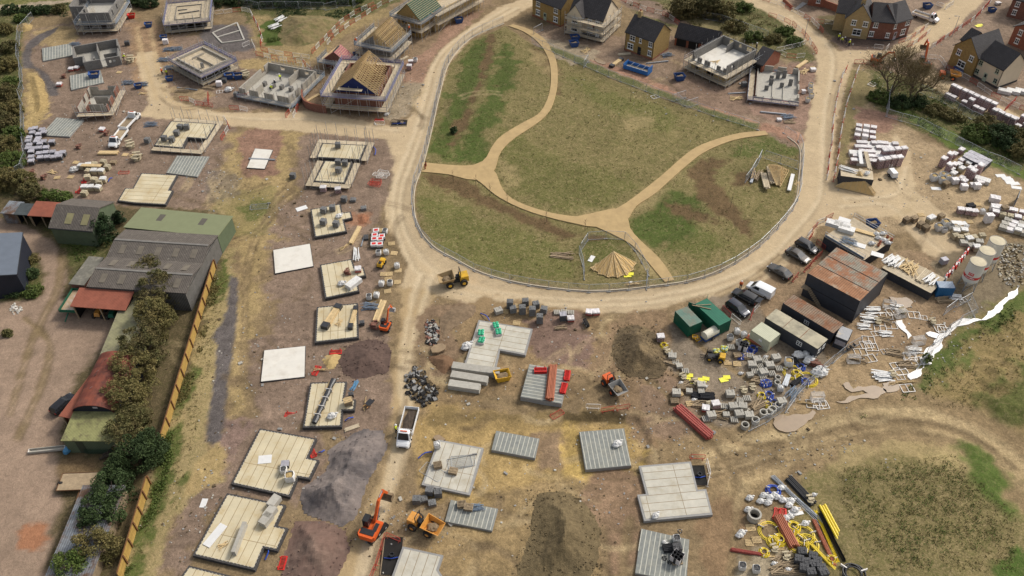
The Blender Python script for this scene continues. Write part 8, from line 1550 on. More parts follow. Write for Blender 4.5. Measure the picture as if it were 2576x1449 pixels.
S('sack',5,838,735,'white sack heap on the first plank slab',.4,.63,sc=1.6);S('rubble',5,922,1295,'red brick pile on the slab with the white draped load',.2,.63);S('redtop',5,1030,1280,'pink wrapped pack on the slab annex',.1,.63);S('sack',5,865,1415,'round white bag on the slab edge',.1,.63,sc=1.6);S('board',5,985,1415,'long white draped load at the slab corner',.9,.63,sc=(1.2,1.2,.7));S('sheet',5,460,650,'white board lying alone on the purple gravel',.5,sc=(.9,1,1))
G='red labelled block packs';many('label',5,[1213,900,1200,945,1270,955,1195,985,1255,985,1190,1035,1250,1035],'block pack with red label','beside the tan road',G,rz=.1)
many('pallet',5,[1270,868,1365,1005,1390,1100,1285,1312,1340,1312,1330,1365,1425,1390,1430,1275],'pallet','along the tan road verge','pallets');many(('bagd','bagw'),5,[1300,898,1235,1115,1312,1108,1265,1425,1350,1418,1420,1245],'open white bulk bag','along the tan road verge','bulk bags')
S('timb',5,1000,925,'long timber stack beside the labelled packs',1.35,sc=(1.2,1,1.5));S('timbp',5,890,1040,'single timber beam between the plank slabs',.8,sc=(.8,.4,1));S('upvc',5,1015,1120,'white plastic trim bundle between the plank slabs',1.75,sc=(1.5,.8,1));S('tubes',5,1075,980,'dark rod bundle beside the long timber stack',1.5,sc=(.6,.8,.6));S('dark',5,1108,950,'black block stack beside the rod bundle',.1,sc=(.8,1.3,.4))
tr=thing('trench_roller','yellow trench roller parked by the tan road verge','roller',P(5,1265,1222),1.3)
for x in(-.65,.65):MB().lathe([(.1,-.6),(.36,-.6),(.36,.6),(.1,.6)],14,(x,0,.36),'y').build('drum',RUBBER,tr)
MB().box(-1.1,-.5,.55,-.15,.5,1.15,.1,.08).box(.1,-.5,.55,1.1,.5,1.05,.1,.08).build('body',YELM,tr);MB().box(-.9,-.3,1.16,-.25,.3,1.3,.05,.05).build('cover',BLACK,tr)
S('wtimb',9,765,300,'slanting black wrapped timber bundle on the third plank slab',1.25,.63,sc=1.15);S('wtimb',9,980,310,'upright black wrapped timber bundle at the slab edge',1.5,.63,sc=(1.05,.7,1));S('timbp',9,835,350,'loose timbers between the two black wrapped bundles',1.15,.63)
S('roll',9,690,1150,'black wrapped roll lying along the fourth plank slab',1.37,.63,sc=(1.08,1,1));S('sack',9,768,1300,'white bag on the fourth plank slab',.2,.63,sc=1.7)
S('timb',9,1245,235,'timber stack behind the small orange excavator',1.4,sc=(1.2,1.3,1.2));S('tubesx',9,1150,195,'black and grey scrap pile beside the timber stack');many(('bagd','bagw'),9,[1140,110,1215,90],'open bag of fittings','by the timber stack','bulk bags');S('pallet',9,1325,35,'pale pallet beside the haul road top');S('rubble',9,1195,385,'bag of rubble beside the small orange excavator',sc=1.2)
S('timbp',9,645,825,'timber beam by the red plastic piece',-.1,sc=(.9,.3,1));S('props',9,990,985,'light blue steel props in a jumbled pile',1.3);S('pallets',9,935,1165,'tall pallet stack on the slab annex',.1,.63);S('pallet',9,920,1130,'leaning pallet above the stacked pallets',.4,1.8);S('barrow',9,1150,1180,'black wheelbarrow beside the haul road',1.0,sc=1.3);S('timbp',9,1097,1175,'orange timber plank by the wheelbarrow',1.55,sc=(.9,.15,1));S('planks',9,965,1410,'grey board stack below the fourth slab',.4,sc=(.7,.7,.8));many('dark',9,[1070,370,960,1090],'small dark block stack','on the gravel by the slabs','loose stock by the slabs',sc=.7)
G='stacked concrete planks'
for x,y,a,s in((2125,830,-.2,1),(2335,855,-.15,.8),(2150,925,-.22,1.25),(2100,1010,-.2,1.05)):CNT['cp']=CNT.get('cp',0)+1;S('cplank',9,x,y,'stack of pale concrete planks by the L-shaped slab, %s from the back'%ordw(CNT['cp']),a,0,G,(s,1.1,.9))
many('green',9,[2415,390,2440,455,2265,465,2270,540],'green and white wrapped pack','on the L-shaped slab','green wrapped packs',.57);S('sack',9,2125,600,'yellowish bag leaning on the L-shaped slab',.4);S('conc',9,2440,248,'concrete trough beside the L-shaped slab',.4,sc=1.2);S('pallet',9,2505,235,'pallet between trough and block packs')
G='grey block packs by the ring road';many(('greyh','grey'),10,[10,240,105,255,135,165,205,270,240,195,320,245,278,345,-20,200],'tall grey block pack','south of the ring road',G);many('pallet',10,[60,185,45,355],'pallet','among the grey block packs','pallets');many('chan',10,[450,255,520,250,590,258],'grey kerb unit pack','east of the block packs','kerb packs');S('steel',10,512,320,'tall blue-grey crate beside the kerb packs',.1,sc=(1,1,.9));S('redtop',10,590,330,'grey pack with pink wrap beside the crate');many('redtop',10,[775,265,845,262],'red wrapped pack','near the centre spoil ramp','red wrapped packs')
rt=thing('rubber_track','black rubber track roll standing near the red wrapped packs','rubber track',P(10,745,370),1.9);track(rt,-.9,.9,0,.5,.8);S('timbs',10,485,412,'dark timber scrap on the brown soil',.2,sc=(.7,.5,1));S('pipeo',10,400,965,'strapped bundle of orange pipes on the block floor',1.45,.92,sc=(1.15,1.15,1.1))
for k in(-1.6,1.8):pass
S('sack',14,1060,130,'slumped dirty bag on the square block floor',.3,.12,sc=1.7);S('sack',14,1445,850,'crumpled white sack on the pale stepped slab',.5,.57,sc=1.3);many('pallets3',13,[1830,345,1985,405],'small dark pallet stack','on the pale mesh panel slab','pallets',.47)
S('bagw',13,1825,150,'white sack on the corner of the mesh panel slab',.2,.47);many(('grey','greyl'),13,[1750,620,1835,640,1775,730,1690,690,1620,710],'grey block pack','below the mesh panel slab','grey block packs near the dumper');many('pallets3',13,[2070,740,2140,770],'pale pallet stack','on the grey block floor','pallets',.42);S('tubesx',13,2220,765,'grey fittings on a pallet on the grey block floor',.1,.42,sc=.7)
S('drum',14,1655,1290,'wrapped pallet of four black pipe sections',.1,.42,sc=1.25);many('coilk',14,[1535,1270,1590,1310,1690,1000],'black pipe ring','near the four pipe pallet','black rings',.42,sc=.42);S('pipek',14,1570,1180,'short black pipe lengths on the block floor',.1,.42,sc=(.28,1,1));S('dark',14,1655,1190,'crate of black fittings on the block floor',.1,.42);S('bagd',14,1650,1095,'black bag on the block floor',.1,.42);many('sack',14,[1530,1110,1550,1130,1705,1235],'small white sack','on the block floor of drainage fittings','white sacks',.42,sc=.7)
S('steel',13,300,340,'black grid crates on the large stepped slab',.1,.63,sc=(1,1,.4));S('bagd',13,285,405,'white bag of black fittings on the large stepped slab',.1,.63);S('bag',13,350,480,'open white sand bag at the stepped slab edge',.1,.63,sc=1.4);S('sheet',13,90,275,'brown board lying on the large stepped slab',.1,.63,sc=(.8,1.2,.4));many('cplank',13,[190,720,150,830,110,900],'pale short plank stack','on the stepped slab by the bottom','short plank stacks',.63,1.1,(.38,1,.9));S('cplank',12,2420,1090,'long narrow plank stack on the bottom left slab',1.45,.63,sc=(.95,.45,1));S('sheet',12,2165,1040,'white board on the bottom left slab',1.1,.63,sc=(1.5,1,1));S('timbp',12,2240,1140,'broken orange wood on the bottom left slab',.5,.63,sc=.5);S('sheet',12,2050,715,'buff board lying on the gravel near the slabs',1.5,sc=(.6,.7,.6))
for lab,L_,B_2,R_,h,wm,rm,nm in(('large dark green container with clean green roof',(1845,160),(2085,378),(2195,312),2.6,GREENC,mat('green_roof_paint',(.015,.14,.08),.6,.1,1,pat='corr',ws=1.1,c2=(.011,.11,.062)),'container'),('small green container with faded rust streaked roof',(1645,235),(1790,388),(1910,335),2.5,GREENC,GREENR,'container')):
 r,w_,d_=container(nm,lab,P(10,*L_,h),P(10,*B_2,h),P(10,*R_,h),h,wm,rm,group='containers')
 if h>2.55:
  for y in(-.03,d_+.03):o=MB().box(-1.15,-.03,.15,0,.03,h-.1).build('door',GREENC,r);o.location=(-.02,y,0);o.rotation_euler=(0,0,-.9 if y>0 else.5);MB().box(-1.1,-.06,.9,-1.0,-.03,1.7).build('lock_bar',WHT,o)
  MB().obox((1.2,.3,2.7),(3.2,.12,.1),.7).obox((1.0,.9,2.75),(2.6,.1,.08),1.1).build('roof_timber',OLDT,r)
def cabin(lab,t,L_,B_2,R_,h,wm,rm,ribs=False):return container('site_cabin',lab,P(t,*L_,h),P(t,*B_2,h),P(t,*R_,h),h,wm,rm,'cabin','site cabins',ribs)
r,w_,d_=cabin('two storey charcoal cabin block with three roof strips, one rusty',7,(405,1300),(925,1579),(1185,1290),5.2,CABIN,RUSTR)
for k in(1,2):MB().box(-.02,d_*k/3-.06,5.201,w_+.02,d_*k/3+.06,5.24).build('roof_joint',DARK,r)
MB().box(-.02,-.02,5.202,w_+.02,d_/3-.07,5.215).build('rusty_roof_strip',mat('rust_strip',(.32,.155,.08),.85,.25,.9,pat='corr',ws=.85,c2=(.24,.12,.06),dirt=((.42,.36,.27),.4,.5,.66,.8)),r)
MB().box(-.02,-.025,2.55,w_+.02,-.005,2.65).build('floor_joint',DARK,r);st=MB()
for i in range(10):st.box(1.0+i*.28,-1.0,2.55-i*.25,1.3+i*.28,-.1,2.6-i*.25)
st.box(-.1,-1.1,2.55,1.0,-.1,2.62);st.beam((1,-1.05,3.5),(3.9,-1.05,1.2),.05).beam((-.1,-1.05,3.5),(1,-1.05,3.5),.05);st.build('outside_stair',OLDT,r)
r,w_,d_=cabin('long charcoal cabin with rusty brown roof',11,(155,152),(660,455),(755,360),2.7,CABIN,RUSTR2);win(r,'f',w_,d_,w_*.5,1.2,.9,.8,WFRAME,False)
r,w_,d_=cabin('long charcoal cabin with stained cream roof',11,(-20,300),(500,612),(605,517),2.7,CABIN,CABR)
win(r,'f',w_,d_,w_*.68,1.1,.95,.9,WFRAME,False);win(r,'r',w_,d_,d_*.3,1.1,.8,.9,WFRAME,False);win(r,'r',w_,d_,d_*.75,1.1,.8,.9,WFRAME,False)
for x in(.33,.66):MB().box(w_*x-.05,-.01,2.702,w_*x+.05,d_+.01,2.74).build('roof_joint',RUSTR2,r)
r,w_,d_=cabin('small pale green ribbed cabin in front of the cream roofed one',11,(-165,425),(20,545),(125,462),2.4,SAGEC,SAGEC);MB().box(w_*.45,-.03,1.3,w_*.62,-.005,1.7).build('red_notice',WHITE,r)
r,w_,d_=cabin('small charcoal kiosk with grey roof at the end of the long cabins',11,(685,485),(800,530),(870,432),2.5,CABIN,mat('grey_felt',(.33,.33,.33),.6,.1,1,dirt=((.55,.45,.3),.7,.52,.66,.8)));MB().box(.1,-.05,.9,w_-.1,-.01,1.9).build('hatch',GREYW,r)
for i in range(3):
 t=thing('chair','black chair beside the kiosk, %s from the fence'%ordw(i+1),'chair',P(11,865-35*i,590+22*i),2,'chairs');MB().box(-.25,-.25,.4,.25,.25,.46).build('seat',BLACK,t);MB().box(-.25,.2,.46,.25,.25,.9).build('backrest',BLACK,t)
 for x in(-.22,.22):
  for y in(-.22,.22):MB().tube((x,y,0),(x,y,.4),.02,5).build('leg',STEEL,t)
r,w_,d_=container('site_shed','small blue ribbed shed beside the silos',P(11,1725,-5,2.2),P(11,1885,0,2.2),1.6,2.2,mat('blue_shed',(.03,.14,.30),.5,.1,1),mat('pale_blue_roof',(.30,.36,.43),.5,.1,1,pat='corr',ws=1.3,c2=(.2,.26,.34)),'shed')
r,w_,d_=container('storage_container','black storage container carrying a board deck of boxes and sacks',P(7,570,930,2.6),P(7,965,1168,2.6),P(7,1290,990,2.6),2.6,CABIN,TIMB2,group='containers')
for y in(0,d_):rl=MB();rl.beam((0,y,3.15),(w_,y,3.15),.05).beam((0,y,3.65),(w_,y,3.65),.05);[rl.beam((x,y,1.2),(x,y,3.75),.05)for x in np.linspace(0,w_,6)];rl.build('guard_rail',STEEL,r)
MB().box(.1,-.06,2.65,w_-.1,-.02,3.1).build('brick_guard',GUARD2,r)
for k,x,y,lab in(('board',660,820,'white insulation pack at the left of the board deck'),('board',740,835,'white insulation pack in the middle of the deck packs'),('board',785,875,'yellowish insulation pack on the deck'),('sheet',770,765,'leaning white sheets at the back of the deck'),('sheet',920,1020,'white board at the front of the deck'),('sack',1090,915,'white sack at the back of the deck sacks'),('sack',1155,910,'white sack beside the flue pots'),('sack',1110,955,'white sack in the middle of the deck sacks'),('sack',1160,975,'white sack nearest the deck middle'),('sack',1040,1010,'white sack at the left of the deck sacks'),('sack',1205,1005,'white sack at the right of the deck sacks'),('timb',955,890,'grey timber stack on the deck'),('flue',1200,945,'orange flue liner at the back of the deck'),('flue',1240,970,'orange flue liner at the right of the deck'),('flue',1125,1000,'orange flue liner between the white sacks'),('flue',1110,1025,'orange flue liner nearest the deck front'),('tubesx',810,985,'blue plastic bundle on the deck front'),('sheet',1100,1115,'white pile at the low end of the deck')):S(k,7,x,y,lab,-.5,2.62,'goods on the board deck',1.3 if k=='sack' else None)
r,w_,d_=container('timber_rack','long dark storage rack topped with timber and white trim',P(7,1150,1245,1.7),P(7,1640,1500,1.7),P(7,1745,1335,1.7),1.7,CABIN,TIMB2)
for k,x,y,lab in(('upvc',1230,1185,'white trim bundle at the high end of the rack'),('upvc',1290,1200,'second white trim bundle on the rack'),('timbp',1440,1260,'crossed yellow timbers on the rack'),('timbp',1390,1230,'pale timbers beside the crossed ones on the rack'),('planks',1560,1330,'brown plank stack on the rack'),('upvc',1640,1375,'white trim at the low end of the rack')):S(k,7,x,y,lab,.8,1.72,'goods on the timber rack',1.25)
for i,(x,y,a,s,sk,lab)in enumerate(((385,1055,0,'suv',CARK,'black estate car parked first by the deck store'),(293,1145,0,'saloon',CARG,'grey saloon with pale sunroof, second in the parked row'),(112,1305,math.pi,'saloon',CARG,'dark grey saloon parked alone in the middle of the row'))):car('parked_car',lab,'car',P(7,x,y),ang(P(7,0,0),P(7,220,110))+a,sk,4.7 if i else 4.5,1.85,1.42 if s=='saloon' else 1.55,s,'parked cars')
car('parked_van','white panel van parked beside the orange worker','van',P(10,2490,45),ang(P(10,2560,95),P(10,2440,35)),CARW,4.8,1.9,1.9,'van','parked cars')
r=car('parked_car','black SUV parked with its boot open','car',P(10,2340,112),ang(P(10,2450,175),P(10,2230,55)),CARK,4.7,1.9,1.65,'suv','parked cars');MB().obox((-2.6,0,1.5),(.9,1.4,.06),0,.2).build('open_tailgate',CARK,r)
car('parked_car','dark blue hatchback nearest the green containers','car',P(10,2265,228),ang(P(10,2170,165),P(10,2360,300)),CARB,4.4,1.85,1.55,'suv','parked cars')
for i,(x,y,z,lab)in enumerate(((2315,970,6.5,'rear mortar silo with dusty top'),(2212,1070,6.5,'middle mortar silo of the three'),(2120,1180,6.3,'front mortar silo with red lettered band'))):A=P(7,x,y,z);silo(lab,A,1.35,2.3,z,math.atan2(-A.y,-A.x)-.1,'mortar silos',i==2)
t=thing('water_tank_trailer','white water tank on a blue trailer below the green containers','tank',P(10,1985,495),.6);MB().lathe([(.3,-1.5),(.75,-1.35),(.78,1.35),(.3,1.5)],16,(0,0,1.1),'x').build('tank',mat('cream_tank',(.62,.58,.46),.5,.08,1),t);MB().box(-1.6,-.7,.35,1.6,.7,.5).build('frame',SKIPB,t);wheel(t,0,.8,.33,.2);wheel(t,0,-.8,.33,.2);MB().beam((-1.6,0,.45),(-2.6,0,.4),.1).build('drawbar',SKIPB,t)
t=thing('caged_tank','caged liquid tank on a pallet near the silos','tank',P(7,1758,1205),.3);MB().box(-.6,-.5,.2,.6,.5,1.25,.03,.03).build('tank',GREYW,t);c=MB();[c.path([(-.62,-.52,z),(.62,-.52,z),(.62,.52,z),(-.62,.52,z)],.02,4,closed=True)for z in(.3,.6,.9,1.2)];c.build('cage',STEEL,t);MB().box(-.6,-.5,0,.6,.5,.18).build('pallet',OLDT,t)
t=thing('generator_trailer','white tow-behind generator beside the tall brick packs','generator',P(7,1245,325),-1.4);MB().box(-1.1,-.6,.4,1.1,.6,1.4,.15,.08).build('canopy',CARW,t);MB().box(-1.2,-.62,.3,1.2,.62,.39).beam((1.2,0,.4),(2.2,0,.35),.12).build('chassis',BLACK,t);wheel(t,0,.75,.33,.2);wheel(t,0,-.75,.33,.2)
for i,(x,y)in enumerate(((2000,1090),(1968,1130),(1940,1165),(1912,1200),(1885,1235),(1848,1280),(1815,1315),(1785,1350))):S('blkr' if i%2==0 else 'blkw',7,x,y,('red' if i%2==0 else 'white')+' plastic block of the line by the silos, %s from the top'%ordw(i+1),1.0,0,'red and white blocks')
def trussb(lab,A,rz,L,h,n,sp,lean,board=False,fan=0.0):
 r=thing('truss_bundle',lab,'roof trusses',(A.x,A.y,zat(A)),rz,'stored roof trusses')
 for i in range(n):
  m=MB();y=0 if fan>.2 else i*sp;q=lambda x,z:(x,y-(h-z)*lean,z+.15+.02*i);e=(i-(n-1)/2)*fan
  for a,b in(((-L/2,0),(L/2,0)),((-L/2,0),(0,h)),((L/2,0),(0,h)))+tuple(((x,0),(x,h*(1-abs(x)*2/L)))for x in np.linspace(-L*.4,L*.4,7)):m.beam(q(*a),q(*b),.1,.1)
  o=m.build('truss',TIMB,r);o.rotation_euler=(0,0,e)
  if board:b=MB();f=[q(-L/2,-.04),q(L/2,-.04),q(0,h-.04)];b.grid8(f+f[:1]+[(u,v,w_-.03)for u,v,w_ in f+f[:1]]).build('sheathing',mat('osb_board',(.56,.37,.15),.9,.12,1.5),r).rotation_euler=(0,0,e)
 return r
trussb('leaning stack of sheathed roof gables by the black container',P(7,885,420),ang(P(7,670,450),P(7,1050,530)),7.6,2.9,4,.22,.75,True,.03);trussb('sheathed roof panels stacked upright inside the lawn enclosure',P(6,1010,1190),.15,3.9,2.4,5,.1,1.6,True,.42);trussb('pale open roof trusses on the east lawn',P(7,90,330),1.3,6.5,2.6,9,.3,.6,False,.06);S('planks',7,20,330,'second brown board stack on the east lawn',1.45,.1,sc=(1.7,1,3));S('timbs',7,-120,330,'grey brown scrap beside the east lawn boards',1.2,sc=(1.2,1.2,1.5));S('planks',6,2545,380,'long brown board stack on the east lawn',1.5,.4,sc=(1.6,1.2,2.2));S('sheet',7,230,390,'long white covered timber on the east lawn',1.2,.3,sc=(2.4,.6,3));S('timbp',7,290,400,'pale sticks beside the white covered timber',1.0);S('timbs',6,490,1130,'bundle of brown rails on the south lawn',-.06,sc=(1.4,1,.7));S('ysheet',6,1160,1325,'yellow sheet beside the lawn trusses',sc=.7);S('sheet',6,800,1155,'white board left of the lawn trusses',1.1,sc=.7);S('timbp',6,1215,1410,'timber lengths at the foot of the lawn trusses',0,sc=(1,.4,1));S('tubes',6,2420,340,'grey scaffold frames beside the brown board stack',1.2,sc=(.8,2,1))
S('timbp',6,830,1240,'brown beams leaning on the left of the lawn trusses',.8,.3);S('sack',6,1190,1400,'black and white bag at the lawn enclosure',.3,sc=.8)
r,w_,d_=container('storage_container','black container with pipes and boards on its roof',P(7,735,318,2.6),P(7,1060,360,2.6),P(7,1070,275,2.6),2.6,CABIN,TIMB2,group='containers');S('upvc',7,800,265,'white tubes on the black container roof',-.5,2.62);S('planks',7,930,285,'boards on the black container roof',1.2,2.62);S('sack',7,995,305,'white sack on the black container roof',.3,2.62,sc=1.4)
G='brick packs in the stock yard'
grid(('brick','white','brick'),3,(905,1300),(1050,1320),(890,1400),3,3,'white topped pack','of the stock head',G);grid(('brick','white','brick','board'),7,(905,20),(1270,35),(850,200),8,5,'white topped pack','of the left stock',G,.04);grid('brick2',7,(1110,240),(1300,215),(1150,150),4,2,'tall purple brick pack','beside the generator',G);S('sheet',7,930,140,'long grey covered roll over the left stock',1.35,1.3,sc=(2,.6,3));S('planks',7,1000,180,'long pale planks over the left stock',1.4,1.3,sc=(2,.8,2))
grid(('brick2','brick'),3,(1795,985),(2560,1330),(1840,945),14,2,'white topped brick pack','beside the yellow house road',G,.05)
grid(('brick','brick2'),7,(1740,230),(1930,95),(1800,290),4,2,'white topped brick pack','behind the middle stock',G);grid('beigew',7,(1830,290),(1980,190),(1860,330),3,2,'beige wrapped pack','of the middle stock',G);grid(('brick2','brick'),7,(1930,380),(2080,270),(1960,410),3,2,'white topped brick pack','in the middle stock front',G);grid('steel',7,(1975,185),(2140,265),(2030,140),5,3,'blue-grey tile pack','of the middle stock',G)
many('bag',7,[1660,365,1755,345,1745,390,1800,365],'white sand bag','beside the middle stock','bulk bags');S('pallets',7,1780,430,'pallet stack in front of the sand bags',.5);S('white',7,1868,400,'pale teal wrapped pallet by the pallet stack',.2);many(('white','whitel'),7,[1960,460,2060,430,2130,400,2090,450],'white wrapped pallet','at the end of the middle stock',G);S('board',7,2150,378,'long white pack at the end of the middle stock',-.6)
grid('white',7,(2245,580),(2250,670),(2290,590),2,2,'tall white wrapped pallet','right of the yard',G);grid(('brick','beige'),7,(2270,720),(2576,790),(2310,670),5,2,'pink brick pack','at the right yard edge',G);S('white',7,2200,790,'single tall white wrapped pack before the pink packs',.1,sc=(1.1,1,1.6));grid(('conc','whitel','beigew'),7,(2350,860),(2576,920),(2400,790),4,3,'low pale pack','above the silos',G);many('brick',7,[1925,695,2000,705,2062,715],'small brick pack','in the middle of the yard',G);S('bagw',7,2150,700,'white bag in the middle of the yard');S('pipek',7,2040,630,'grey roll pallet in the middle of the yard',.2,sc=(.3,1,1.2));S('pallet',7,2110,610,'dark pallet beside the grey rolls');S('pallets3',7,2380,650,'pallet stack on the pink packs',.2,1.2)
for i,(x,y)in enumerate(((1385,790),(1460,780),(1525,835),(1580,870),(1730,755))):S('pallets',7,x,y,'pallet stack along the yard middle, %s from the left'%ordw(i+1),.5,0,'pallets')
many('pallet',7,[1540,715,2025,785],'loose pallet','in the yard','pallets');S('beigew',7,1622,790,'white topped stack beside the yard pallets',.5,sc=(1.3,1,1.3));many(('bag','bagd'),7,[1775,825,1710,865,1835,850,1765,885],'bulk bag','in the yard cluster','bulk bags');many(('beige','beigew','conc'),7,[1880,905,1900,870,1960,900,1920,970,1990,960,2010,985,2060,970,2115,1005,1960,1015,2035,1045,2085,1070,1875,955,2140,950],'beige stone pack','between bags and silos',G);many('sheet',7,[1900,790,1950,800,2480,400,2420,360,2340,320,2400,345,2440,390,2500,440,1690,450],'white sheet','scattered in the yard','white sheets',sc=.8);S('sack',7,1990,840,'black and white bag heap in the yard',sc=1.3)
t=thing('steel_door_frame','large dark steel frame panel standing in the right yard','steel frame',P(7,2480,600),1.0);MB().path([(-1.5,0,0),(1.5,0,0),(1.5,0,2.4),(-1.5,0,2.4)],.08,4,closed=True).build('frame',DSTEEL,t);MB().box(-1.45,-.02,.05,-.05,.02,2.35).box(.05,-.02,.05,1.45,.02,2.35).build('panel',DBLOCKS,t)
many('bag',3,[425,880,420,925,432,982,395,1025],'open white sand bag','beside the low walled shell','bulk bags',sc=1.1);S('white',3,352,940,'white box on the gravel beside the low walled shell',.1,sc=.7);many('board',3,[2375,935,2460,935,2545,935],'large white insulation pack','behind the brick pack row','insulation packs',rz=-.5);many('grey',2,[2330,870],'grey block pack','between the two north-east shells','block packs')
for k,t,x,y,a,s,lab in(('timbp',2,740,510,.8,1,'timber pile beside the blue skip pair'),('planks',2,1130,548,.15,1,'pale board stack in front of the buff house'),('wtimb',2,1050,640,.9,1,'white and black wrapped timber by the blue container skip'),('tubes',2,1460,632,.2,1.1,'grey tube stack in front of the buff house'),('tubesx',2,1560,560,.3,1,'blue-grey fittings beside the buff house'),('tubes',2,2260,940,.1,.8,'grey tubes near the low walled shell'),('timbp',2,2250,990,.0,1,'timber pile near the low walled shell'),('tubes',3,50,1145,-.2,1.1,'grey tubes in front of the low walled shell'),('tubesx',3,200,1185,.2,1,'blue fittings in front of the low walled shell'),('timbs',3,210,1235,.1,.8,'wood scrap in front of the low walled shell'),('whitel',3,110,1215,.1,.8,'pale pallet in front of the low walled shell'),('pallet',3,450,680,.1,1,'pallet at the junction road edge'),('whitel',3,450,715,.1,1,'flat pack at the junction road edge'),('tubesx',3,110,725,.1,1,'blue-grey fittings behind the low walled shell'),('timbp',3,360,720,.7,1,'timber lengths behind the low walled shell'),('pallet',3,135,690,.4,1,'pallet behind the low walled shell'),('timb',3,340,650,.8,1.1,'long poles beside the junction barriers'),('tubes',5,60,160,-.1,1.1,'bundle of grey tubes across the small white base'),('timb',1,575,985,.9,.9,'timber stack inside the curved wall'),('planks',1,1490,590,.8,.8,'boards and yellow frame beside the blue gable house'),('upvc',1,250,200,1.1,1.3,'upper white timber pack on the grassy mound'),('upvc',1,190,275,.9,1.3,'lower white timber pack on the grassy mound'),('frame',2,1440,975,.4,1.2,'upturned crate on the north-east lawn'),('sack',1,1315,1160,0,1.3,'bright white-blue bag at the open trench'),('timbs',1,1420,1230,0,.9,'dark timber shoring at the open trench'),('ysheet',3,2115,265,.2,.8,'yellow sheet beside the upper right road'),('whitel',3,2310,45,.3,1,'pale pallet by the red houses'),('frame',3,1050,850,.7,1.3,'white frame on the green bank')):S(k,t,x,y,lab,a,.1 if 'mound' in lab else 0,'loose stock on the north plots',s)
t=thing('roll_off_skip','large blue roll-off container skip with boards inside','skip',P(2,1262,712),ang(P(2,1112,650),P(2,1400,740)));m=MB()
for q in((-3.3,-1.2,.2,3.3,1.2,.35),(-3.3,-1.2,.352,-3.2,1.2,1.5),(3.2,-1.2,.352,3.3,1.2,2.0),(-3.2,-1.2,.352,3.2,-1.1,1.2),(-3.2,1.1,.352,3.2,1.2,1.2)):m.box(*q)
m.build('body',mat('bright_blue_paint',(.03,.13,.36),.5,.15,1.5),t);MB().box(-3.1,-1.05,.36,3.1,1.05,.42).build('floor_boards',TIMB2,t)
for x in(-1.6,0,1.6):MB().beam((x,-1.2,1.25),(x,1.2,1.25),.07).build('cross_tube',STEEL,t)
G='concrete units in the pipe stores'
many(('chan','conc'),10,[1580,655,1610,705,1645,758,1740,848,2390,690,2460,740,2535,740,2410,790,2495,800,2440,850,2525,865,2200,605,2130,1200,2220,1210,2315,1210,2280,1285,2380,1300,2000,1300,1945,1325,2230,1335,2290,1140,2360,1120,2190,1085,1900,1000,1650,1075],'grey concrete unit pack','in the pipe stores',G);many(('brick','redtop'),10,[2040,1200,1945,1230,1490,525],'pink wrapped pack','in the pipe stores',G);many('ring',10,[2525,1275,2340,1400,2445,1350],'concrete manhole ring','by the compound fence',G);many('ring',11,[10,1270,40,1240,100,1200],'square concrete chamber','at the fence corner',G);many(('chan','conc'),11,[75,720,105,820,10,795,35,870,130,1160,-60,900],'pale concrete unit pack','behind the coils',G)
many('ysheet',10,[1750,900,1830,945,1910,930,2130,925],'bright yellow sheet','on the compound soil','yellow sheets');many(('pallets3','pallet'),10,[1700,1010,1680,1065,1890,1005,2170,745,2265,765,1790,1165,1635,1145,2265,690],'old pallet stack','in the pipe stores','pallets');many('ybag',10,[2055,660,2130,632],'pallet of yellow and blue bags','by the yellow fork loader','bagged pallets');many('skipy',10,[1840,500,1868,520],'yellow plastic box','beside the water tank','yellow boxes',sc=.42);many(('bagd','bagw'),10,[2260,455,2190,520,2330,490,2280,570],'white bag of black fittings','by the cabins','bulk bags');many(('bagw','bag'),11,[375,690,200,775,120,1030],'white bulk bag','by the cream roofed cabin','bulk bags');S('sack',11,305,690,'brown sack beside the cream roofed cabin');S('drum',10,2320,620,'pallet of black pipe sections by the blue coils',.3)
many('coilb',10,[2425,615,2395,645,2300,690,2540,965],'blue pipe coil','in the pipe stores','pipe coils');many('coily',10,[2355,550,2515,1085,1530,580],'yellow pipe coil','in the pipe stores','pipe coils',sc=.9);many(('coily','loopy'),11,[285,860,250,850,405,925,10,1180],'yellow pipe coil','by the compound fence','pipe coils');many('coilb',11,[375,950,330,800,-10,960,10,1080,60,1160],'blue pipe coil','by the compound fence','pipe coils');S('coilk',11,30,1040,'black pipe coil by the compound fence');S('pipebig',10,2470,560,'pair of wide ribbed orange pipes below the pale green cabin',-.7,sc=(.8,1,1));S('pipek',10,1860,1095,'black duct pack in the pipe stores',-.4,sc=(.35,1,1));S('pipek',10,1960,1110,'larger black duct pack in the pipe stores',-.1,sc=(.45,1.2,1.6));S('pipek',11,290,750,'black ribbed pipe below the cream roofed cabin',1.9,sc=(.5,.5,1));S('pipek',11,290,950,'black pipes between the yellow coils',.6,sc=(.5,.7,1));S('tubes',11,185,935,'silver strips beside the grey chambers',1.1,sc=(.5,3,1));many('ring',11,[95,920,90,970],'grey chamber dome','by the silver strips',G,sc=.8);many('rubble',11,[480,770,520,800,440,760],'orange fitting heap','at the compound fence','orange fittings');many('sack',11,[520,840,540,870,490,860,410,740],'white sack','at the compound fence','white sacks');S('tubesx',11,250,1065,'metal rack scrap at the compound fence',.9);S('piper',10,1820,1360,'long stack of dark red pipes at the compound corner',ang(P(10,1675,1225),P(10,1960,1480)),sc=(1.12,1.7,1));S('timbs',10,2480,1180,'board stack beside the yellow coils',.6)
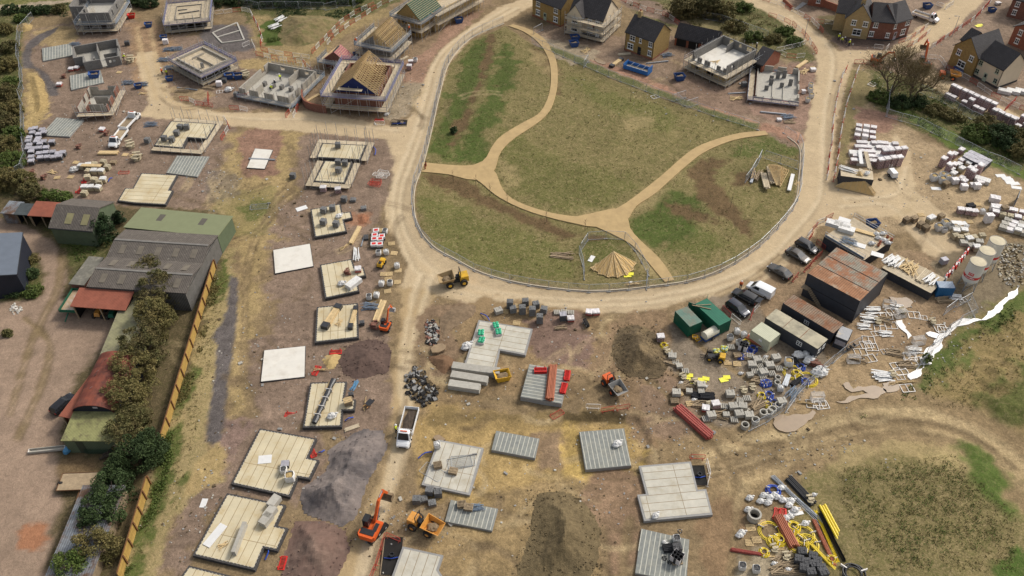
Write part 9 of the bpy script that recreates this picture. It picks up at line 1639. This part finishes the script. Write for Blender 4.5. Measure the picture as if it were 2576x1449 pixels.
many('frame',11,[1190,285,1470,275,1130,415,1235,378,1010,525,990,575,930,650,1020,712,1040,600,1430,690,1490,740,1400,1010,1735,405,1770,430,1300,790,1340,840,1250,240,1420,700,450,1170,510,1150,540,1180],'grey-white window frame','on the mud by the puddle','window frames',sc=1.35);many('frack',11,[1210,195,1330,290,1510,560,1440,660,855,745,490,1130],'rack of window frames','near the puddle','window frame racks');many('upvc',11,[1050,240,1010,325,1130,890,1160,910],'white trim pile','near the puddle','white trim piles',sc=1.2);many('timbp',11,[1290,960,1400,950,370,1160],'pale board','near the puddle','boards',sc=(1,.25,1))
many('sack',15,[20,665,90,665,150,695,0,720,210,745,180,875,270,790,220,860,370,930,130,570,60,640,230,700],'white sack','in the south-east store','white sacks',sc=1.3);many('sack',14,[2390,670,2500,705,2530,645,2375,790,2290,1045,2310,1020],'white sack','at the left of the south-east store','white sacks',sc=1.3);S('coilb',15,55,595,'blue pipe coil at the top of the south-east store',sc=1.3);S('pipeg',15,300,690,'long bundle of grey conduit',ang(P(15,150,550),P(15,470,860)),sc=(1.25,1,1));S('pipek',15,320,600,'black duct bundle at the top of the south-east store',ang(P(15,220,500),P(15,410,700)),sc=(1,1,1));S('pipeyb',15,680,1000,'long bright yellow pipes at the field edge',ang(P(15,560,800),P(15,770,1200)),sc=(1.05,1.2,1));S('pipeyb',15,590,1060,'inner bright yellow pipes beside the dark pipe',ang(P(15,500,850),P(15,680,1260)),sc=(1.05,.5,1));S('pipek',15,628,1060,'single dark pipe between the yellow pipes',ang(P(15,530,880),P(15,720,1250)),sc=(1.45,.3,1.6));S('pipeo',15,560,1120,'thin red and blue ducts beside the yellow pipes',ang(P(15,480,900),P(15,650,1270)),sc=(1.15,.5,.5));S('pipey',15,610,1330,'thin yellow pipes at the bottom edge',ang(P(15,500,1210),P(15,730,1449)),sc=(.9,1.2,1));S('pipeo',15,170,1010,'heap of orange clay pipes',ang(P(15,110,910),P(15,230,1140)),sc=(.8,1.3,1.1));many('loopy',15,[20,1000,360,1040,400,1130,300,1120],'large loose yellow pipe loop','in the south-east store','pipe coils');S('coily',15,640,1290,'tight yellow coil at the field edge');S('coily',14,2540,1215,'yellow coil on the left of the south-east store',sc=.9)
many('dark',15,[330,1230,440,1275,370,1335,480,1325,300,1305,350,1395,420,1435,520,1395,450,1355,545,1440],'black crate block','at the bottom of the south-east store','black crates');S('ring',14,2430,865,'wide concrete manhole cone',sc=1.5);many('pallet',14,[2400,965,2515,920,2460,1090],'old pallet','at the left of the south-east store','pallets');S('pallet',14,2390,1115,'blue-grey pallet in the south-east store',sc=.9);S('piper',14,2370,1215,'few dark red pipes at the left of the south-east store',-.2,sc=(.7,.5,.5));many('bagd',14,[2310,1370,2450,1400],'crate of fittings','at the bottom of the south-east store','crates');S('coilk',15,855,1449,'large black ring at the bottom edge of the field',0,.05,sc=2.2);S('timbs',15,150,1300,'metal and timber scrap heap',.4);many(('pallet','stones','sack','timbs'),15,[60,1180,150,1160,30,1230,110,1400,200,1390,180,1260,250,1400,60,1330,330,770,420,690,460,640],'mixed scrap heap','in the south-east store','scrap',sc=.9);many('coily',15,[120,1090,260,960,60,1110],'yellow pipe coil','at the middle of the south-east store','pipe coils',sc=1.2);many(('stones','timbs','conc','sack'),10,[1560,640,1600,760,1680,800,1720,900,1700,960,1780,980,1850,960,1940,1000,1780,1050,1900,1060,1830,1130,1990,1190,2070,1290,2150,1290,1890,1180,2330,1040,2420,1010,2480,940,2390,890,2300,860,2550,700,2350,700,2540,600,2400,480],'mixed offcut pile','in the pipe stores','scrap',sc=.9);many(('timbs','upvc','frame','stones'),11,[1100,350,960,400,1080,460,1180,470,900,720,1180,640,1260,660,1380,780,1250,880,1330,900,1480,640,1150,330,1290,200,1350,240,1560,300,1650,350,1880,100,1760,130,1960,120],'thin frame scrap','near the puddle','scrap',sc=.9);many('sheet',15,[280,810],'white board','among the white sacks','white sheets',sc=.8)
dumper('site_dumper','yellow site dumper on the ring road with raised empty skip',P(5,2010,1400),math.pi+.25,1.15,YELM,mat('dirty_skip',(.34,.24,.12),.8,.25,1.5));dumper('site_dumper','amber dumper with a wide empty skip near the bottom pit',P(13,1690,965),-.45,1.08,ORY,ORY);dumper('site_dumper','orange dumper with grey skip beside the spoil ramp',P(10,1010,1010),-1.05,1.0,ORM,CONCD);dumper('site_dumper','orange dumper behind the bare trees by the yellow house',P(3,1800,790),-.3,1.0,ORM,ORY);dumper('fork_loader','yellow rough terrain loader in the pipe stores',P(10,2040,715),math.pi-.3,.8,YELM,YELM,load=None)
excavator('excavator','large orange excavator at the foot of the grey heap',P(13,1180,1000),ang(P(13,1150,1000),P(13,1310,830)),ang(P(13,1110,960),P(13,1270,640))-ang(P(13,1150,1000),P(13,1310,830)),0.98,ORM,boomup=.6);excavator('mini_excavator','small orange excavator by the timber stack',P(9,1310,400),1.45,-.15,.62,ORM,boomup=1.2);excavator('mini_excavator','small orange digger beside the junction in front of the bare tree',P(3,1095,630),.3,-.6,.75,ORM);excavator('excavator','orange excavator with raised arm half hidden by bare trees',P(3,1560,680),1.2,.2,.95,ORM,boomup=2.0)
for x,y,X,Y,lab in((358,400,412,222,'street lamp beside the curved road'),(1848,372,1895,228,'street lamp beside the upper right road')):t=thing('street_lamp',lab,'street lamp',P(3,x,y),0,'street lamps');MB().tube((0,0,0),(0,0,5.6),.08,8,r2=.05).build('post',STEEL,t);MB().beam((0,0,5.6),(-.9,0,5.65),.08).build('arm',STEEL,t);MB().box(-1.2,-.1,5.58,-.7,.1,5.7).build('lantern',CONCD,t)
for x,y,w_ in((1703,255,'lower'),(1712,228,'upper')):t=thing('bollard',w_+' red-brown timber bollard at the path mouth','bollard',P(5,x,y,0),0,'bollards');MB().box(-.12,-.12,0,.12,.12,1.3).build('post',mat('red_bollard',(.25,.06,.03),.8,.1,2),t);MB().box(-.13,-.13,1.3,.13,.13,1.36,.05,.05).build('cap',BLACK,t)
def pit(lab,c,w_,d_,a):t=thing('manhole_pit',lab,'pit',(c.x,c.y,.02),a);MB().box(-w_/2,-d_/2,-.05,w_/2,d_/2,.02).build('pit_floor',DARK,t);MB().lathe([(.35,.02),(.35,.5),(.25,.5),(.25,.3)],12).build('chamber',BLACK,t);MB().path([(-w_*.4,-.3,.1),(0,-.5,.3),(w_*.4,-.2,.15)],.06,6).build('blue_pipe',BLUEP,t);MB().path([(-w_/2,-d_/2,.05),(w_/2,-d_/2,.05),(w_/2,d_/2,.05),(-w_/2,d_/2,.05)],.1,4,closed=True).build('timber_edge',OLDT,t)
pit('open manhole pit with blue pipe beside the bottom slab',P(13,1370,1250),2.6,5.5,0);pit('open pit with black chamber beside the stepped south slab',P(14,1885,440),2,3.4,0);pit('shored trench beside the red plastic barriers',P(1,1440,1240),3.6,2.4,0)
for i,(t,x0,y0,x1,y1,x2,y2)in enumerate(((9,2260,255,2320,280,2350,330),(13,1630,265,1700,210,1770,200),(9,895,1335,930,1310,980,1300),(13,90,1285,125,1210,118,1140),(13,630,205,660,200,688,182),(5,1180,25,1205,60,1195,110),(4,1090,380,1105,345,1130,340),(4,1690,345,1720,350,1735,370))):o=MB().path(smooth_line([P(t,x0,y0,.1),P(t,x1,y1,.45),P(t,x2,y2,.12)],.4),.09,6).build('water_pipe',BLUEP);tag(o,'curved blue water pipe end, '+('above the L-shaped slab','beside the mesh panel slab','below the fourth plank slab','at the bottom left slab notch','by the stepped slab corner','beside the upper ringed slab','right of the beige packs','on the beige stepped slab')[i],'water pipe','blue pipe ends')
for t,x,y,z,rz,j,ps,lab in((0,1636,750,None,0,HIO,'stand','worker in orange jacket and white helmet by the cornerwise house'),(0,1686,765,None,2,HIY,'stand','worker in yellow jacket beside the orange one'),(0,1250,610,None,1,HIY,'bend','worker in yellow bending by the dark block shell'),(0,1206,50,2.75,4,HIO,'bend','worker in red-orange on the top left scaffold'),(1,800,595,1.95,4.5,HIY,'bend','worker in yellow on the pink roofed garage scaffold'),(1,1545,318,4.3,3,HIO,'stand','worker in orange beside the golden trusses'),(1,997,440,4.3,0,HIO,'bend','worker in orange on the left trussed scaffold'),(1,195,868,.27,1,NAVY,'stand','worker in dark clothes inside the pale block shell'),(1,148,915,.27,0,HIY,'bend','worker in yellow stooping inside the pale block shell'),(1,250,815,.27,2,HIY,'bend','worker in yellow crouching at the back wall of the shell'),(2,820,300,2.62,4.6,HIO,'stand','worker in red on the cream house scaffold'),(2,2456,500,2.72,3,NAVY,'stand','worker in blue at the scaffold corner by the small garage'),(2,2222,705,2.72,2,NAVY,'bend','worker stooping on the white floored shell scaffold'),(3,705,405,None,5,HIY,'stand','leftmost yellow jacketed worker below the corner house'),(3,742,430,None,4,HIY,'bend','kneeling pale worker in the group below the corner house'),(3,783,435,None,3,NAVY,'bend','kneeling dark clothed worker in the group below the corner house'),(3,812,465,None,2,HIY,'stand','rightmost yellow jacketed worker below the corner house'),(6,2297,1450,None,4.5,HIO,'stand','worker in orange beside the white van'),(9,1412,1449,None,0,HIY,'stand','worker in green-yellow at the tipper truck door')):person(lab,P(t,x,y)if z is None else P(t,x,y,z),rz,j,ps,z=z)
for p_ in PK.values():
 if not p_.used:
  for c_ in list(p_.root.children):bpy.data.objects.remove(c_)
  bpy.data.objects.remove(p_.root)
